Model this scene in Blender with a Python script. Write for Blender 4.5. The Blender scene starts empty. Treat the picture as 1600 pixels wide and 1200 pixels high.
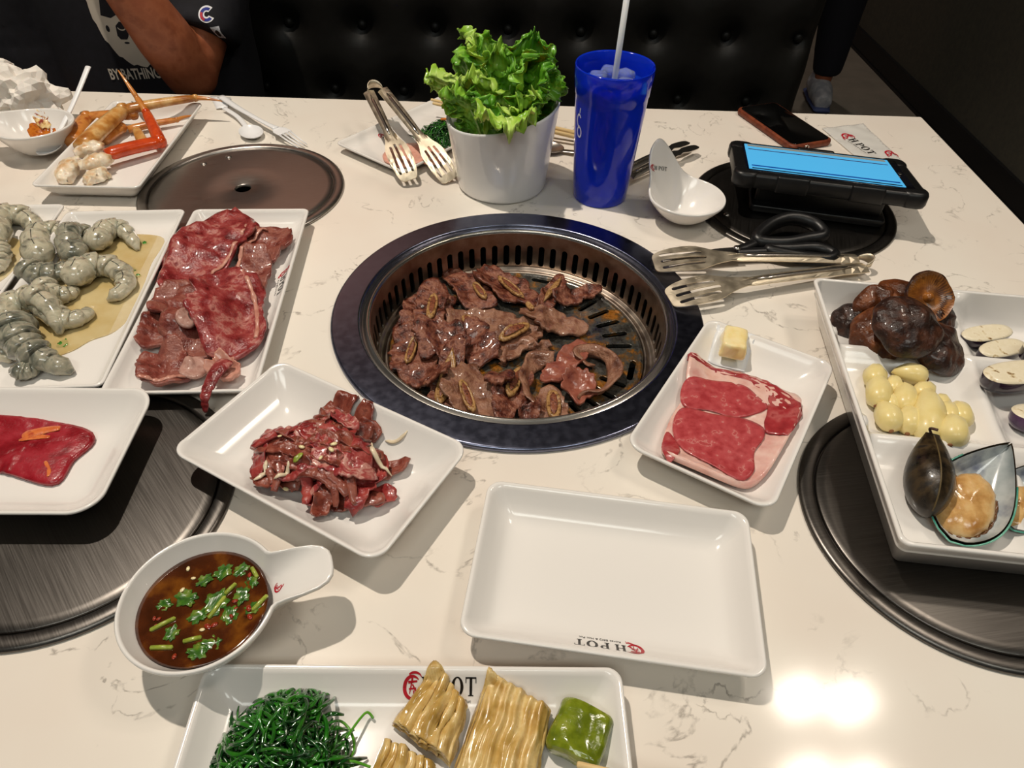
import bpy, bmesh, math, random
import numpy as np
from mathutils import Vector, Matrix, noise
from mathutils.bvhtree import BVHTree
PI = math.pi
SC = bpy.context.scene
COL = SC.collection
# world frame: table top is z = 0, grill centre is x = y = 0, floor is z = -0.75 (metres)
# ------------------------------------------------------------------ camera, light, exposure
cam = bpy.data.objects.new('camera', bpy.data.cameras.new('camera'))
COL.objects.link(cam)
cam.data.sensor_width = 36.0
cam.data.lens = 24.62
cam.data.clip_start = 0.02
_r = Vector((0.99959961, 0.01168776, 0.02576855)); _u = Vector((-0.02661455, 0.69756946, 0.71602271)); _f = Vector((0.00960665, 0.71642184, -0.69760122))
cam.matrix_world = Matrix(((_r.x, _u.x, -_f.x, -0.012), (_r.y, _u.y, -_f.y, -0.605136), (_r.z, _u.z, -_f.z, 0.48), (0, 0, 0, 1)))
SC.camera = cam
SC.view_settings.view_transform = 'Standard'
SC.view_settings.look = 'None'
SC.view_settings.gamma = 1.0
SC.view_settings.use_curve_mapping = False
SC.view_settings.exposure = 0.24
W = bpy.data.worlds.new('world'); SC.world = W; W.use_nodes = True
W.node_tree.nodes['Background'].inputs[0].default_value = (0.97, 0.97, 0.92, 1)
W.node_tree.nodes['Background'].inputs[1].default_value = 0.07

def spot(name, loc, target, power, col, size_deg=110, blend=0.6, radius=0.03):
    l = bpy.data.lights.new(name, 'SPOT'); l.energy = power; l.color = col
    l.spot_size = math.radians(size_deg); l.spot_blend = blend; l.shadow_soft_size = radius
    o = bpy.data.objects.new(name, l); COL.objects.link(o); o.location = loc
    o.rotation_euler = (Vector(target) - Vector(loc)).to_track_quat('-Z', 'Y').to_euler()
    return o
def area(name, loc, target, power, col, sx, sy):
    l = bpy.data.lights.new(name, 'AREA'); l.energy = power; l.color = col
    l.shape = 'RECTANGLE'; l.size = sx; l.size_y = sy
    o = bpy.data.objects.new(name, l); COL.objects.link(o); o.location = loc
    o.rotation_euler = (Vector(target) - Vector(loc)).to_track_quat('-Z', 'Y').to_euler()
    return o
WARM = (1.0, 0.89, 0.76)
spot('ceiling_spot_key', (-0.70, 0.34, 2.25), (-0.05, -0.05, 0), 138, WARM, 90, 0.7, 0.028)
for i_, (lx, ly) in enumerate(((0.94, 0.30), (1.10, 0.29), (0.90, 0.06), (1.06, 0.05))):
    area('ceiling_panel_side', (lx, ly, 1.75), (lx - 0.15, ly - 0.05, 0), 1.7, (1.0, 0.88, 0.74), 0.09, 0.13)
area('fill_panel_front', (-0.35, -1.7, 2.25), (-0.1, 0.0, 0), 13, (0.97, 1.0, 0.93), 1.2, 0.6)  # added fill light behind the camera, kept out of the steel reflections
area('fill_panel_front_right', (1.1, -1.5, 2.25), (0.2, 0.0, 0), 6, (0.97, 1.0, 0.93), 0.6, 0.6)  # second added fill light, softens the shadows from the near right
spot('added_red_uplight', (-1.7, 3.6, 0.9), (-1.7, 3.9, 2.35), 320, (1.0, 0.55, 0.42), 120, 0.8, 0.1)  # added unseen lamp, warms the far ceiling mirrored in the left pot cover
spot('aisle_fill_spot', (1.25, 3.4, 2.2), (1.35, 2.7, -0.75), 36, WARM, 80, 0.8, 0.06)  # added unseen lamp that brightens the aisle floor

# ------------------------------------------------------------------ helpers
def lin(c):
    return tuple((v / 12.92 if v <= 0.04045 else ((v + 0.055) / 1.055) ** 2.4) for v in c)
def rgb(h):
    return lin((int(h[0:2], 16) / 255, int(h[2:4], 16) / 255, int(h[4:6], 16) / 255))
MATS = {}
def mat(name, cols, scale=40, detail=4, rough=0.5, metal=0.0, bump=0.0, bscale=None, bdist=0.001, dist=0.0, trans=0.0, sss=0.0, coat=0.0,
        spec=0.5, emit=0.0, ior=1.45, alpha=1.0, rough2=None, stretch=None, anis=0.0, sssr=0.004):
    """cols: one hex string, or [(pos, hex), ...] driven by a 3-D noise in object space."""
    if name in MATS: return MATS[name]
    m = bpy.data.materials.new(name); m.use_nodes = True
    nt = m.node_tree; N = nt.nodes; L = nt.links; b = N['Principled BSDF']
    tc = N.new('ShaderNodeTexCoord'); vec = tc.outputs['Object']
    if stretch:
        mp = N.new('ShaderNodeMapping'); mp.inputs['Scale'].default_value = stretch
        L.new(vec, mp.inputs['Vector']); vec = mp.outputs['Vector']
    if isinstance(cols, str):
        b.inputs['Base Color'].default_value = (*rgb(cols), 1)
        if emit:
            b.inputs['Emission Color'].default_value = (*rgb(cols), 1)
    else:
        no = N.new('ShaderNodeTexNoise'); no.inputs['Scale'].default_value = scale; no.inputs['Detail'].default_value = detail
        no.inputs['Distortion'].default_value = dist; L.new(vec, no.inputs['Vector'])
        cr = N.new('ShaderNodeValToRGB'); els = cr.color_ramp.elements
        while len(els) < len(cols): els.new(0.5)
        for e, (p, c) in zip(els, cols): e.position = p; e.color = (*rgb(c), 1)
        L.new(no.outputs['Fac'], cr.inputs['Fac']); L.new(cr.outputs['Color'], b.inputs['Base Color'])
        if rough2 is not None:
            mr = N.new('ShaderNodeMapRange'); mr.inputs[1].default_value = 0.35; mr.inputs[2].default_value = 0.65
            mr.inputs[3].default_value = rough; mr.inputs[4].default_value = rough2
            L.new(no.outputs['Fac'], mr.inputs[0]); L.new(mr.outputs[0], b.inputs['Roughness'])
    if rough2 is None or isinstance(cols, str): b.inputs['Roughness'].default_value = rough
    b.inputs['Metallic'].default_value = metal; b.inputs['Specular IOR Level'].default_value = spec; b.inputs['IOR'].default_value = ior
    b.inputs['Transmission Weight'].default_value = trans; b.inputs['Coat Weight'].default_value = coat; b.inputs['Coat Roughness'].default_value = 0.06
    b.inputs['Alpha'].default_value = alpha; b.inputs['Anisotropic'].default_value = anis
    if sss:
        b.inputs['Subsurface Weight'].default_value = sss; b.inputs['Subsurface Scale'].default_value = sssr
        b.inputs['Subsurface Radius'].default_value = (1.0, 0.5, 0.35)
    b.inputs['Emission Strength'].default_value = emit
    if bump:
        n2 = N.new('ShaderNodeTexNoise'); n2.inputs['Scale'].default_value = bscale or scale * 2; n2.inputs['Detail'].default_value = 5
        L.new(vec, n2.inputs['Vector'])
        bp = N.new('ShaderNodeBump'); bp.inputs['Strength'].default_value = bump; bp.inputs['Distance'].default_value = bdist
        L.new(n2.outputs['Fac'], bp.inputs['Height']); L.new(bp.outputs['Normal'], b.inputs['Normal'])
    MATS[name] = m
    return m

def mesh(name, V, F, m, smooth=True):
    me = bpy.data.meshes.new(name)
    me.from_pydata([tuple(map(float, v)) for v in V], [], [tuple(map(int, f)) for f in F]); me.update()
    if isinstance(m, (list, tuple)):
        for q in m: me.materials.append(q)
    else: me.materials.append(m)
    if smooth: me.polygons.foreach_set('use_smooth', [True] * len(me.polygons))
    return me
def fixn(me):
    bm = bmesh.new(); bm.from_mesh(me); bmesh.ops.recalc_face_normals(bm, faces=bm.faces); bm.to_mesh(me); bm.free()
def tag(o, label=None, cat=None, group=None, kind=None):
    if label: o['label'] = label
    if cat: o['category'] = cat
    if group: o['group'] = group
    if kind: o['kind'] = kind
    return o
def thing(name, label, cat, loc=(0, 0, 0), rz=0.0, group=None):
    o = bpy.data.objects.new(name, None); COL.objects.link(o); o.empty_display_size = 0.02
    o.location = loc; o.rotation_euler = (0, 0, rz)
    return tag(o, label, cat, group)
def obj(name, VF, m, parent=None, loc=(0, 0, 0), rz=0.0, smooth=True, fix=True):
    me = VF if isinstance(VF, bpy.types.Mesh) else mesh(name, VF[0], VF[1], m, smooth)
    if isinstance(VF, bpy.types.Mesh) and not me.materials:
        me.materials.append(m)
    if fix: fixn(me)
    o = bpy.data.objects.new(name, me); COL.objects.link(o)
    o.location = loc; o.rotation_euler = (0, 0, rz)
    if parent is not None: o.parent = parent
    return o
def wobj(name, VF, m, parent=None, smooth=True, fix=True):
    """vertices in world space; becomes local to its parent, or gets its own base as origin."""
    V = np.array(VF[0], float)
    if parent is not None:
        off = np.zeros(3); p = parent
        mw = Matrix.Identity(4)
        chain = []
        while p is not None: chain.append(p); p = p.parent
        for p in reversed(chain): mw = mw @ Matrix.LocRotScale(p.location, p.rotation_euler, p.scale)
        inv = np.array(mw.inverted())
        V = V @ inv[:3, :3].T + inv[:3, 3]
        return obj(name, (V, VF[1]), m, parent, smooth=smooth, fix=fix)
    lo = V.min(0); hi = V.max(0); c = np.array([(lo[0] + hi[0]) / 2, (lo[1] + hi[1]) / 2, lo[2]])
    return obj(name, (V - c, VF[1]), m, None, tuple(c), smooth=smooth, fix=fix)
def join(*vfs):
    V = []; F = []
    for v, f in vfs:
        n = len(V); V.extend([tuple(q) for q in v]); F.extend([tuple(i + n for i in q) for q in f])
    return V, F
def xf(vf, loc=(0, 0, 0), rz=0, sc=1.0, M=None):
    m = M if M is not None else Matrix.LocRotScale(Vector(loc), Matrix.Rotation(rz, 3, 'Z').to_quaternion(), Vector((sc, sc, sc)) if not hasattr(sc, '__len__') else Vector(sc))
    a = np.array(m); V = np.array(vf[0], float) @ a[:3, :3].T + a[:3, 3]
    return V, vf[1]
def lathe(prof, n=64, caps=(False, False)):
    V = []; F = []
    for r, z in prof:
        for k in range(n):
            a = 2 * PI * k / n; V.append((r * math.cos(a), r * math.sin(a), z))
    for i in range(len(prof) - 1):
        for k in range(n):
            k2 = (k + 1) % n; F.append((i * n + k, i * n + k2, (i + 1) * n + k2, (i + 1) * n + k))
    if caps[0]: F.append(tuple(range(n - 1, -1, -1)))
    if caps[1]: F.append(tuple((len(prof) - 1) * n + k for k in range(n)))
    return V, F
def rings(R, cap0=True, cap1=True, closed=False):
    """skin a list of equal-length point loops"""
    n = len(R[0]); V = [tuple(p) for r in R for p in r]; F = []
    m = len(R)
    for i in range(m - 1 + (1 if closed else 0)):
        i2 = (i + 1) % m
        for k in range(n):
            k2 = (k + 1) % n; F.append((i * n + k, i * n + k2, i2 * n + k2, i2 * n + k))
    if not closed:
        if cap0: F.append(tuple(range(n - 1, -1, -1)))
        if cap1: F.append(tuple((m - 1) * n + k for k in range(n)))
    return V, F
def smooth_path(P, sub=6, closed=False):
    P = [np.array(p, float) for p in P]; out = []; n = len(P)
    rng = range(n) if closed else range(n - 1)
    for i in rng:
        if closed: p0, p1, p2, p3 = P[(i - 1) % n], P[i], P[(i + 1) % n], P[(i + 2) % n]
        else: p0, p1, p2, p3 = P[max(i - 1, 0)], P[i], P[i + 1], P[min(i + 2, n - 1)]
        for k in range(sub):
            t = k / sub
            out.append(0.5 * (2 * p1 + (p2 - p0) * t + (2 * p0 - 5 * p1 + 4 * p2 - p3) * t * t + (3 * p1 - p0 - 3 * p2 + p3) * t ** 3))
    if not closed: out.append(P[-1])
    return out
def tube(P, rad, n=10, flat=1.0, up=(0, 0, 1), closed=False, twist=0.0):
    """tube along P; rad number or list; flat scales the section along 'up'."""
    P = [np.array(p, float) for p in P]; m = len(P); up = np.array(up, float); R = []
    for i in range(m):
        if closed: d = P[(i + 1) % m] - P[i - 1]
        else: d = P[min(i + 1, m - 1)] - P[max(i - 1, 0)]
        d /= (np.linalg.norm(d) + 1e-12)
        s = np.cross(d, up)
        if np.linalg.norm(s) < 1e-4: s = np.cross(d, np.array([1.0, 0.2, 0]))
        s /= np.linalg.norm(s); w = np.cross(s, d)
        r = rad[i] if hasattr(rad, '__len__') else rad
        ru, rs = (r * flat, r)
        R.append([P[i] + rs * math.cos(2 * PI * k / n + twist) * s + ru * math.sin(2 * PI * k / n + twist) * w for k in range(n)])
    return rings(R, closed=closed)
def rrect(a, b, r, k=8):
    r = min(r, a * 0.999, b * 0.999); pts = []
    for cx, cy, a0 in ((a - r, b - r, 0), (-a + r, b - r, PI / 2), (-a + r, -b + r, PI), (a - r, -b + r, 1.5 * PI)):
        for i in range(k + 1):
            t = a0 + PI / 2 * i / k; pts.append((cx + r * math.cos(t), cy + r * math.sin(t)))
    return pts
def rbox(sx, sy, sz, r=0.003, k=4, e=None):
    """box with rounded plan corners and softened top and bottom edges, base at z=0, centred in xy"""
    e = e or min(r, sz * 0.3); R = []
    for ins, z in ((e, 0), (e * 0.3, e * 0.3), (0, e), (0, sz - e), (e * 0.3, sz - e * 0.3), (e, sz)):
        R.append([(x, y, z) for x, y in rrect(sx / 2 - ins, sy / 2 - ins, max(r - ins, 0.0004), k)])
    return rings(R)
def curve_mesh(cu, name='tmp'):
    o = bpy.data.objects.new(name, cu); COL.objects.link(o)
    dg = bpy.context.evaluated_depsgraph_get()
    me = bpy.data.meshes.new_from_object(o.evaluated_get(dg))
    bpy.data.objects.remove(o); bpy.data.curves.remove(cu)
    return me
def poly2d(loops, z0, z1, bevel=0.0, bres=1):
    """filled outline with holes, extruded z0..z1 -> V, F"""
    cu = bpy.data.curves.new('tmp', 'CURVE'); cu.dimensions = '2D'; cu.fill_mode = 'BOTH'
    cu.extrude = max((z1 - z0) / 2 - bevel, 0.00001); cu.bevel_depth = bevel; cu.bevel_resolution = bres; cu.offset = -bevel
    for lp in loops:
        s = cu.splines.new('POLY'); s.points.add(len(lp) - 1)
        for p, q in zip(s.points, lp): p.co = (q[0], q[1], 0, 1)
        s.use_cyclic_u = True
    me = curve_mesh(cu)
    bm = bmesh.new(); bm.from_mesh(me); bmesh.ops.remove_doubles(bm, verts=bm.verts, dist=1e-6); bm.to_mesh(me); bm.free()
    zc = (z0 + z1) / 2
    V = [(v.co.x, v.co.y, v.co.z + zc) for v in me.vertices]; F = [tuple(p.vertices) for p in me.polygons]
    bpy.data.meshes.remove(me)
    return V, F
def text2d(s, size=1.0, xs=1.0, bold=0.0):
    cu = bpy.data.curves.new('tmp', 'FONT'); cu.body = s; cu.size = size; cu.align_x = 'CENTER'; cu.align_y = 'CENTER'; cu.resolution_u = 3; cu.offset = bold
    me = curve_mesh(cu)
    V = [(v.co.x * xs, v.co.y) for v in me.vertices]; F = [tuple(p.vertices) for p in me.polygons]
    bpy.data.meshes.remove(me)
    return V, F
def nz(x, y=0.0, z=0.0): return noise.noise(Vector((x, y, z)))
def subdivide(vf, maxlen):
    bm = bmesh.new(); me = bpy.data.meshes.new('t'); me.from_pydata([tuple(v) for v in vf[0]], [], vf[1]); bm.from_mesh(me)
    bmesh.ops.triangulate(bm, faces=bm.faces)
    for _ in range(7):
        es = [e for e in bm.edges if e.calc_length() > maxlen]
        if not es: break
        bmesh.ops.subdivide_edges(bm, edges=es, cuts=1, use_grid_fill=False)
        bmesh.ops.triangulate(bm, faces=[f for f in bm.faces if len(f.verts) > 3])
    bm.to_mesh(me); bm.free()
    V = [tuple(v.co) for v in me.vertices]; F = [tuple(p.vertices) for p in me.polygons]; bpy.data.meshes.remove(me)
    return V, F

def world_bvh(objs):
    V = []; F = []
    for o in objs:
        mw = Matrix.Identity(4); ch = []; p = o
        while p is not None: ch.append(p); p = p.parent
        for p in reversed(ch): mw = mw @ Matrix.LocRotScale(p.location, p.rotation_euler, p.scale)
        n = len(V); V.extend([mw @ v.co for v in o.data.vertices]); F.extend([tuple(i + n for i in q.vertices) for q in o.data.polygons])
    return BVHTree.FromPolygons(V, F)
def print_on(name, vf2, target, m, org, ux, uy, ray, lift=0.0003, maxlen=0.004, parent=None):
    """flat print wrapped onto a surface: 2-D outline placed at org with axes ux, uy, dropped along ray onto target."""
    V, F = subdivide(([(x, y, 0) for x, y in vf2[0]], vf2[1]), maxlen / max(Vector(ux).length, 1e-9))
    bv = world_bvh([target]); org = Vector(org); ux = Vector(ux); uy = Vector(uy); ray = Vector(ray).normalized(); out = []
    for x, y, _ in V:
        p = org + ux * x + uy * y; h = bv.ray_cast(p - ray * 0.3, ray)
        q = h[0] if h[0] is not None else p
        out.append(tuple(q - ray * lift))
    return wobj(name, (out, F), m, parent if parent is not None else target, smooth=False, fix=False)

class HM:
    """height map of a dish: thin pieces are laid on it one after another and drape over what lies below"""
    def __init__(s, cx, cy, hx, hy, base=None, bvh=None, res=0.0015):
        s.x0 = cx - hx; s.y0 = cy - hy; s.res = res; s.nx = int(2 * hx / res) + 1; s.ny = int(2 * hy / res) + 1
        s.H = np.zeros((s.nx, s.ny)) + (base if base is not None else 0.0)
        if bvh is not None:
            st = 2
            for i in range(0, s.nx, st):
                for j in range(0, s.ny, st):
                    h = bvh.ray_cast(Vector((s.x0 + i * res, s.y0 + j * res, 0.5)), Vector((0, 0, -1)))
                    if h[0] is not None: s.H[i:i + st, j:j + st] = h[0].z
    def idx(s, x, y):
        i = np.clip(np.round((np.asarray(x) - s.x0) / s.res).astype(int), 0, s.nx - 1); j = np.clip(np.round((np.asarray(y) - s.y0) / s.res).astype(int), 0, s.ny - 1)
        return i, j
    def bil(s, A, x, y):
        fx = np.clip((np.asarray(x) - s.x0) / s.res, 0, s.nx - 1.001); fy = np.clip((np.asarray(y) - s.y0) / s.res, 0, s.ny - 1.001)
        i = fx.astype(int); j = fy.astype(int); u = fx - i; v = fy - j
        return A[i, j] * (1 - u) * (1 - v) + A[i + 1, j] * u * (1 - v) + A[i, j + 1] * (1 - u) * v + A[i + 1, j + 1] * u * v
    def get(s, x, y, k=0):
        if k == 0: return s.bil(s.H, x, y)
        def shift(A, op):
            P = np.pad(A, k, mode='edge'); n, m = A.shape; out = None
            for d in range(2 * k + 1):
                q = P[d:d + n, k:k + m]; out = q.copy() if out is None else op(out, q)
            P = np.pad(out if op is np.maximum else out / (2 * k + 1), k, mode='edge'); out = None
            for d in range(2 * k + 1):
                q = P[k:k + n, d:d + m]; out = q.copy() if out is None else op(out, q)
            return out if op is np.maximum else out / (2 * k + 1)
        mx = shift(s.H, np.maximum); A = shift(shift(0.45 * mx + 0.55 * shift(s.H, np.add), np.add), np.add)
        return s.bil(A, x, y)
    def splat(s, x, y, z):
        i, j = s.idx(x, y)
        for dx in (-1, 0, 1):
            for dy in (-1, 0, 1):
                np.maximum.at(s.H, (np.clip(i + dx, 0, s.nx - 1), np.clip(j + dy, 0, s.ny - 1)), np.asarray(z))

def sheet(hm, cx, cy, a, b, rot, t, seed, rough=0.18, wave=0.0015, wl=0.018, curl=0.0, nr=8, na=36, sq=2.4, stiff=2, rim=0.0, lump=0.0, outline=None, settle=0.0, ripple=0.0, ripl=0.012, cap=None):
    """an irregular slice laid on the height map: closed solid, world coordinates"""
    rng = random.Random(seed); ox, oy = rng.uniform(-50, 50), rng.uniform(-50, 50)
    ca, sa = math.cos(rot), math.sin(rot); X = []; Y = []; S = []; T = []
    for i in range(nr + 1):
        s = (i / nr)
        for k in range(na if i else 1):
            th = 2 * PI * k / na; c, q = math.cos(th), math.sin(th)
            if outline is None:
                r = (abs(c / a) ** sq + abs(q / b) ** sq) ** (-1 / sq)
                r *= 1 + rough * (nz(ox + 1.3 * c, oy + 1.3 * q) * 1.1 + 0.6 * nz(ox + 4 * c, oy + 4 * q, 3) + 0.25 * nz(ox + 10 * c, oy + 10 * q, 7))
            else: r = outline(th)
            x, y = s * r * c, s * r * q
            X.append(cx + ca * x - sa * y); Y.append(cy + sa * x + ca * y); S.append(s); T.append(th)
    X = np.array(X); Y = np.array(Y); S = np.array(S)
    Z = hm.get(X, Y, stiff)
    if settle: Z = np.maximum(hm.get(X, Y, 1), Z * (1 - settle) + settle * (np.mean(Z)))
    if cap is not None: Z = np.minimum(Z, cap(X, Y))
    wv = np.array([0.5 + 0.5 * nz(x / wl + ox, y / wl + oy, seed * 0.37) for x, y in zip(X, Y)]) * wave * (0.35 + 0.65 * S)
    if curl: wv = wv + curl * S ** 3 * np.array([max(0, nz(ox + 1.1 * math.cos(q), oy + 1.1 * math.sin(q), 11) + 0.25) for q in T])
    if ripple:
        ph = (X - cx) * ca + (Y - cy) * sa
        wv = wv + ripple * (0.5 + 0.5 * np.sin(ph / ripl * 2 * PI + np.array([2.5 * nz(x / 0.02 + ox, y / 0.02) for x, y in zip(X, Y)])))
    prof = t * (1 - 0.45 * S ** 4) + rim * np.exp(-((S - 0.86) / 0.12) ** 2) + lump * (1 - S ** 2)
    lp = np.array([nz(x / 0.006 + ox, y / 0.006, 5) for x, y in zip(X, Y)]) * t * 0.16
    top = Z + wv + prof + lp; bot = Z + wv * 0.85 + 0.0001
    n = len(X); V = [(x, y, z) for x, y, z in zip(X, Y, top)] + [(x, y, z) for x, y, z in zip(X, Y, bot)]; F = []
    for o, fl in ((0, False), (n, True)):
        for k in range(na):
            k2 = (k + 1) % na; f = (o, o + 1 + k, o + 1 + k2); F.append(f[::-1] if fl else f)
        for i in range(1, nr):
            for k in range(na):
                k2 = (k + 1) % na; A = o + 1 + (i - 1) * na; B = A + na; f = (A + k, B + k, B + k2, A + k2); F.append(f[::-1] if fl else f)
    A = 1 + (nr - 1) * na
    for k in range(na):
        k2 = (k + 1) % na; F.append((A + k, n + A + k, n + A + k2, A + k2))
    hm.splat(X, Y, top)
    return V, F
SHRIMP=[[(-0.5312, 0.0454), (-0.5513, 0.0705), (-0.5621, 0.0989), (-0.5504, 0.1086), (-0.529, 0.0977), (-0.5135, 0.0724), (-0.513, 0.0529)], [(-0.4962, 0.0537), (-0.5135, 0.0724), (-0.524, 0.1009), (-0.5152, 0.1104), (-0.498, 0.0934), (-0.4838, 0.0682)], [(-0.4868, 0.0766), (-0.4887, 0.1058), (-0.4791, 0.1184), (-0.4603, 0.1043), (-0.4388, 0.0761)], [(-0.5409, 0.0248), (-0.5231, 0.0194), (-0.5053, 0.0265), (-0.4872, 0.0406), (-0.4562, 0.0513)], [(-0.4775, 0.0023), (-0.4785, 0.0278), (-0.4645, 0.038), (-0.4436, 0.0321), (-0.427, 0.0122), (-0.4301, -0.0078), (-0.4465, -0.011), (-0.467, -0.0046)], [(-0.511, 0.0007), (-0.4914, -0.0155), (-0.4789, -0.0076), (-0.4801, 0.0047)], [(-0.5045, -0.0185), (-0.486, -0.0388), (-0.4647, -0.0537), (-0.4501, -0.0486), (-0.4464, -0.0301), (-0.457, -0.0139)], [(-0.5221, -0.0651), (-0.5239, -0.0428), (-0.5101, -0.0306), (-0.4899, -0.0367), (-0.4678, -0.0561), (-0.4625, -0.0734), (-0.4736, -0.076)], [(-0.5022, -0.0686), (-0.4855, -0.0933), (-0.4657, -0.1087), (-0.4419, -0.1195), (-0.418, -0.1256)], [(-0.5154, -0.0777), (-0.5019, -0.098), (-0.4884, -0.1136)], [(-0.4693, -0.1303), (-0.4613, -0.128), (-0.4592, -0.1163)]]
SHRIMP2=[[(-0.5972, 0.0795), (-0.6172, 0.105), (-0.6235, 0.1293), (-0.6121, 0.1395), (-0.588, 0.1281), (-0.5714, 0.1014), (-0.568, 0.0753), (-0.579, 0.069)], [(-0.6005, 0.068), (-0.5871, 0.0575), (-0.5787, 0.0388), (-0.5792, 0.0282)]]
GRILL=[(-0.1437, 0.0132, -0.1166, 0.0975, 0.022), (-0.1426, 0.0047, -0.1268, -0.0547, 0.019), (-0.1034, 0.0834, -0.1036, -0.0021, 0.014), (-0.0799, 0.1246, -0.0381, 0.0626, 0.017), (-0.0406, 0.1264, 0.0168, 0.0745, 0.019), (0.0569, 0.1311, 0.031, 0.0564, 0.01), (0.0504, 0.076, 0.0976, 0.1025, 0.009), (-0.0707, 0.0338, -0.006, 0.0278, 0.017), (0.022, 0.029, -0.0268, -0.0234, 0.017), (0.0108, 0.0373, 0.0712, 0.0311, 0.014), (-0.0613, 0.0167, -0.0371, -0.0318, 0.019), (-0.1073, -0.0187, -0.0629, -0.0004, 0.02), (-0.0688, -0.0331, -0.0778, -0.1137, 0.014), (-0.0513, -0.063, -0.0379, -0.1288, 0.022), (0.0027, -0.0458, -0.014, -0.1214, 0.013), (0.0382, -0.0851, 0.0369, -0.1295, 0.013), (-0.1397, -0.0738, -0.0995, -0.0938, 0.011), (0.0336, -0.0672, 0.0732, -0.0072, 0.012), (0.0559, -0.0845, 0.0779, -0.058, 0.014), (-0.0304, -0.0696, -0.0073, -0.0797, 0.012), (0.0079, -0.1106, 0.0213, -0.1235, 0.009)]
GBONE=[(-0.12, -0.0468, -0.1145, -0.0025, 0.006), (-0.1002, 0.0194, -0.0992, 0.0692, 0.007), (-0.0547, 0.1054, -0.0385, 0.072, 0.006), (-0.0253, 0.122, 0.008, 0.0765, 0.007), (-0.0205, -0.0069, 0.0136, 0.0242, 0.009), (-0.0805, -0.1104, -0.0701, -0.0331, 0.009), (-0.0083, -0.0974, 0.004, -0.0458, 0.008), (0.0383, -0.1228, 0.0383, -0.0815, 0.009), (-0.0626, 0.0386, -0.0504, 0.0215, 0.008), (0.0312, 0.0657, 0.055, 0.1207, 0.004), (-0.058, -0.078, -0.0433, -0.1191, 0.007), (-0.0643, -0.0407, -0.0592, -0.0167, 0.005), (0.0109, 0.0648, 0.018, 0.0467, 0.004)]
GCURL=[[(0.0128, -0.1138), (0.0276, -0.1115), (0.0155, -0.0895), (0.0105, -0.0681), (0.0172, -0.0414), (0.0292, -0.0291), (0.0412, -0.0287)], [(0.0848, -0.0348), (0.0773, -0.0272), (0.0724, -0.0194), (0.0888, -0.0155), (0.1011, -0.0302), (0.1, -0.0572), (0.0897, -0.0724), (0.0741, -0.0766), (0.061, -0.0843)], [(-0.0145, -0.0348), (-0.0055, -0.0186), (0.008, -0.0078), (0.0242, -0.0092), (0.0393, -0.0024)], [(0.0067, -0.0827), (0.0042, -0.1004), (0.0091, -0.1172), (0.0176, -0.1252)]]
GSLOT=[(0.076, 0.0734, 0.093, 0.0852), (0.0881, 0.0576, 0.1078, 0.0678), (0.0987, 0.0444, 0.1193, 0.0498), (0.1071, 0.0249, 0.1286, 0.028), (0.1096, 0.0066, 0.1347, 0.0068), (0.1328, -0.022, 0.1289, -0.0513), (0.0964, -0.0675, 0.1173, -0.0794), (0.0861, -0.0842, 0.1029, -0.0959), (0.0714, -0.0953, 0.0831, -0.1069), (0.0557, -0.1062, 0.064, -0.1144)]
GARLIC=[(0.3462, -0.1031, 0.34, -0.1163, 1), (0.3444, -0.114, 0.3322, -0.1477, 1.1), (0.3614, -0.1112, 0.354, -0.1306, 0.8), (0.3676, -0.1066, 0.3896, -0.1123, 1), (0.367, -0.1238, 0.3535, -0.1549, 1.05), (0.3912, -0.1229, 0.3778, -0.1338, 0.9), (0.3346, -0.1516, 0.3331, -0.1786, 1.1), (0.3571, -0.1567, 0.3478, -0.1818, 1.1), (0.3838, -0.1336, 0.3589, -0.1906, 1.35), (0.3961, -0.1393, 0.3911, -0.1475, 0.8), (0.3946, -0.1494, 0.389, -0.1691, 1), (0.4064, -0.149, 0.4005, -0.1687, 1), (0.3865, -0.1749, 0.3776, -0.1954, 1.2), (0.3457, -0.1412, 0.3448, -0.1472, 0.8)]
MUSH=[(0.3394, -0.0257, 0.0186), (0.3744, -0.0004, 0.024), (0.4035, 0.0191, 0.029), (0.3657, -0.0522, 0.0302), (0.4469, 0.0166, 0.0271), (0.4025, -0.0357, 0.034), (0.446, -0.021, 0.0155), (0.4191, -0.0692, 0.0329)]
EGG=[(0.453, -0.0549, 0.5099, -0.0402), (0.4586, -0.0806, 0.5105, -0.0645), (0.4878, -0.0908, 0.5043, -0.0947), (0.4327, -0.1297, 0.4916, -0.1191), (0.4467, -0.1671, 0.467, -0.1663)]
MUSSEL=[(0.3482, -0.2035, 0.3204, -0.2755), (0.41, -0.2136, 0.3196, -0.3013), (0.4347, -0.218, 0.3868, -0.2823), (0.3607, -0.2402, 0.3305, -0.2692)]
TRAYRIDGE=[(0.3284, -0.0743), (0.4411, -0.0882), (0.3178, -0.1938), (0.4309, -0.2043), (0.4368, -0.0699), (0.4417, -0.0971)]
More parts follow.
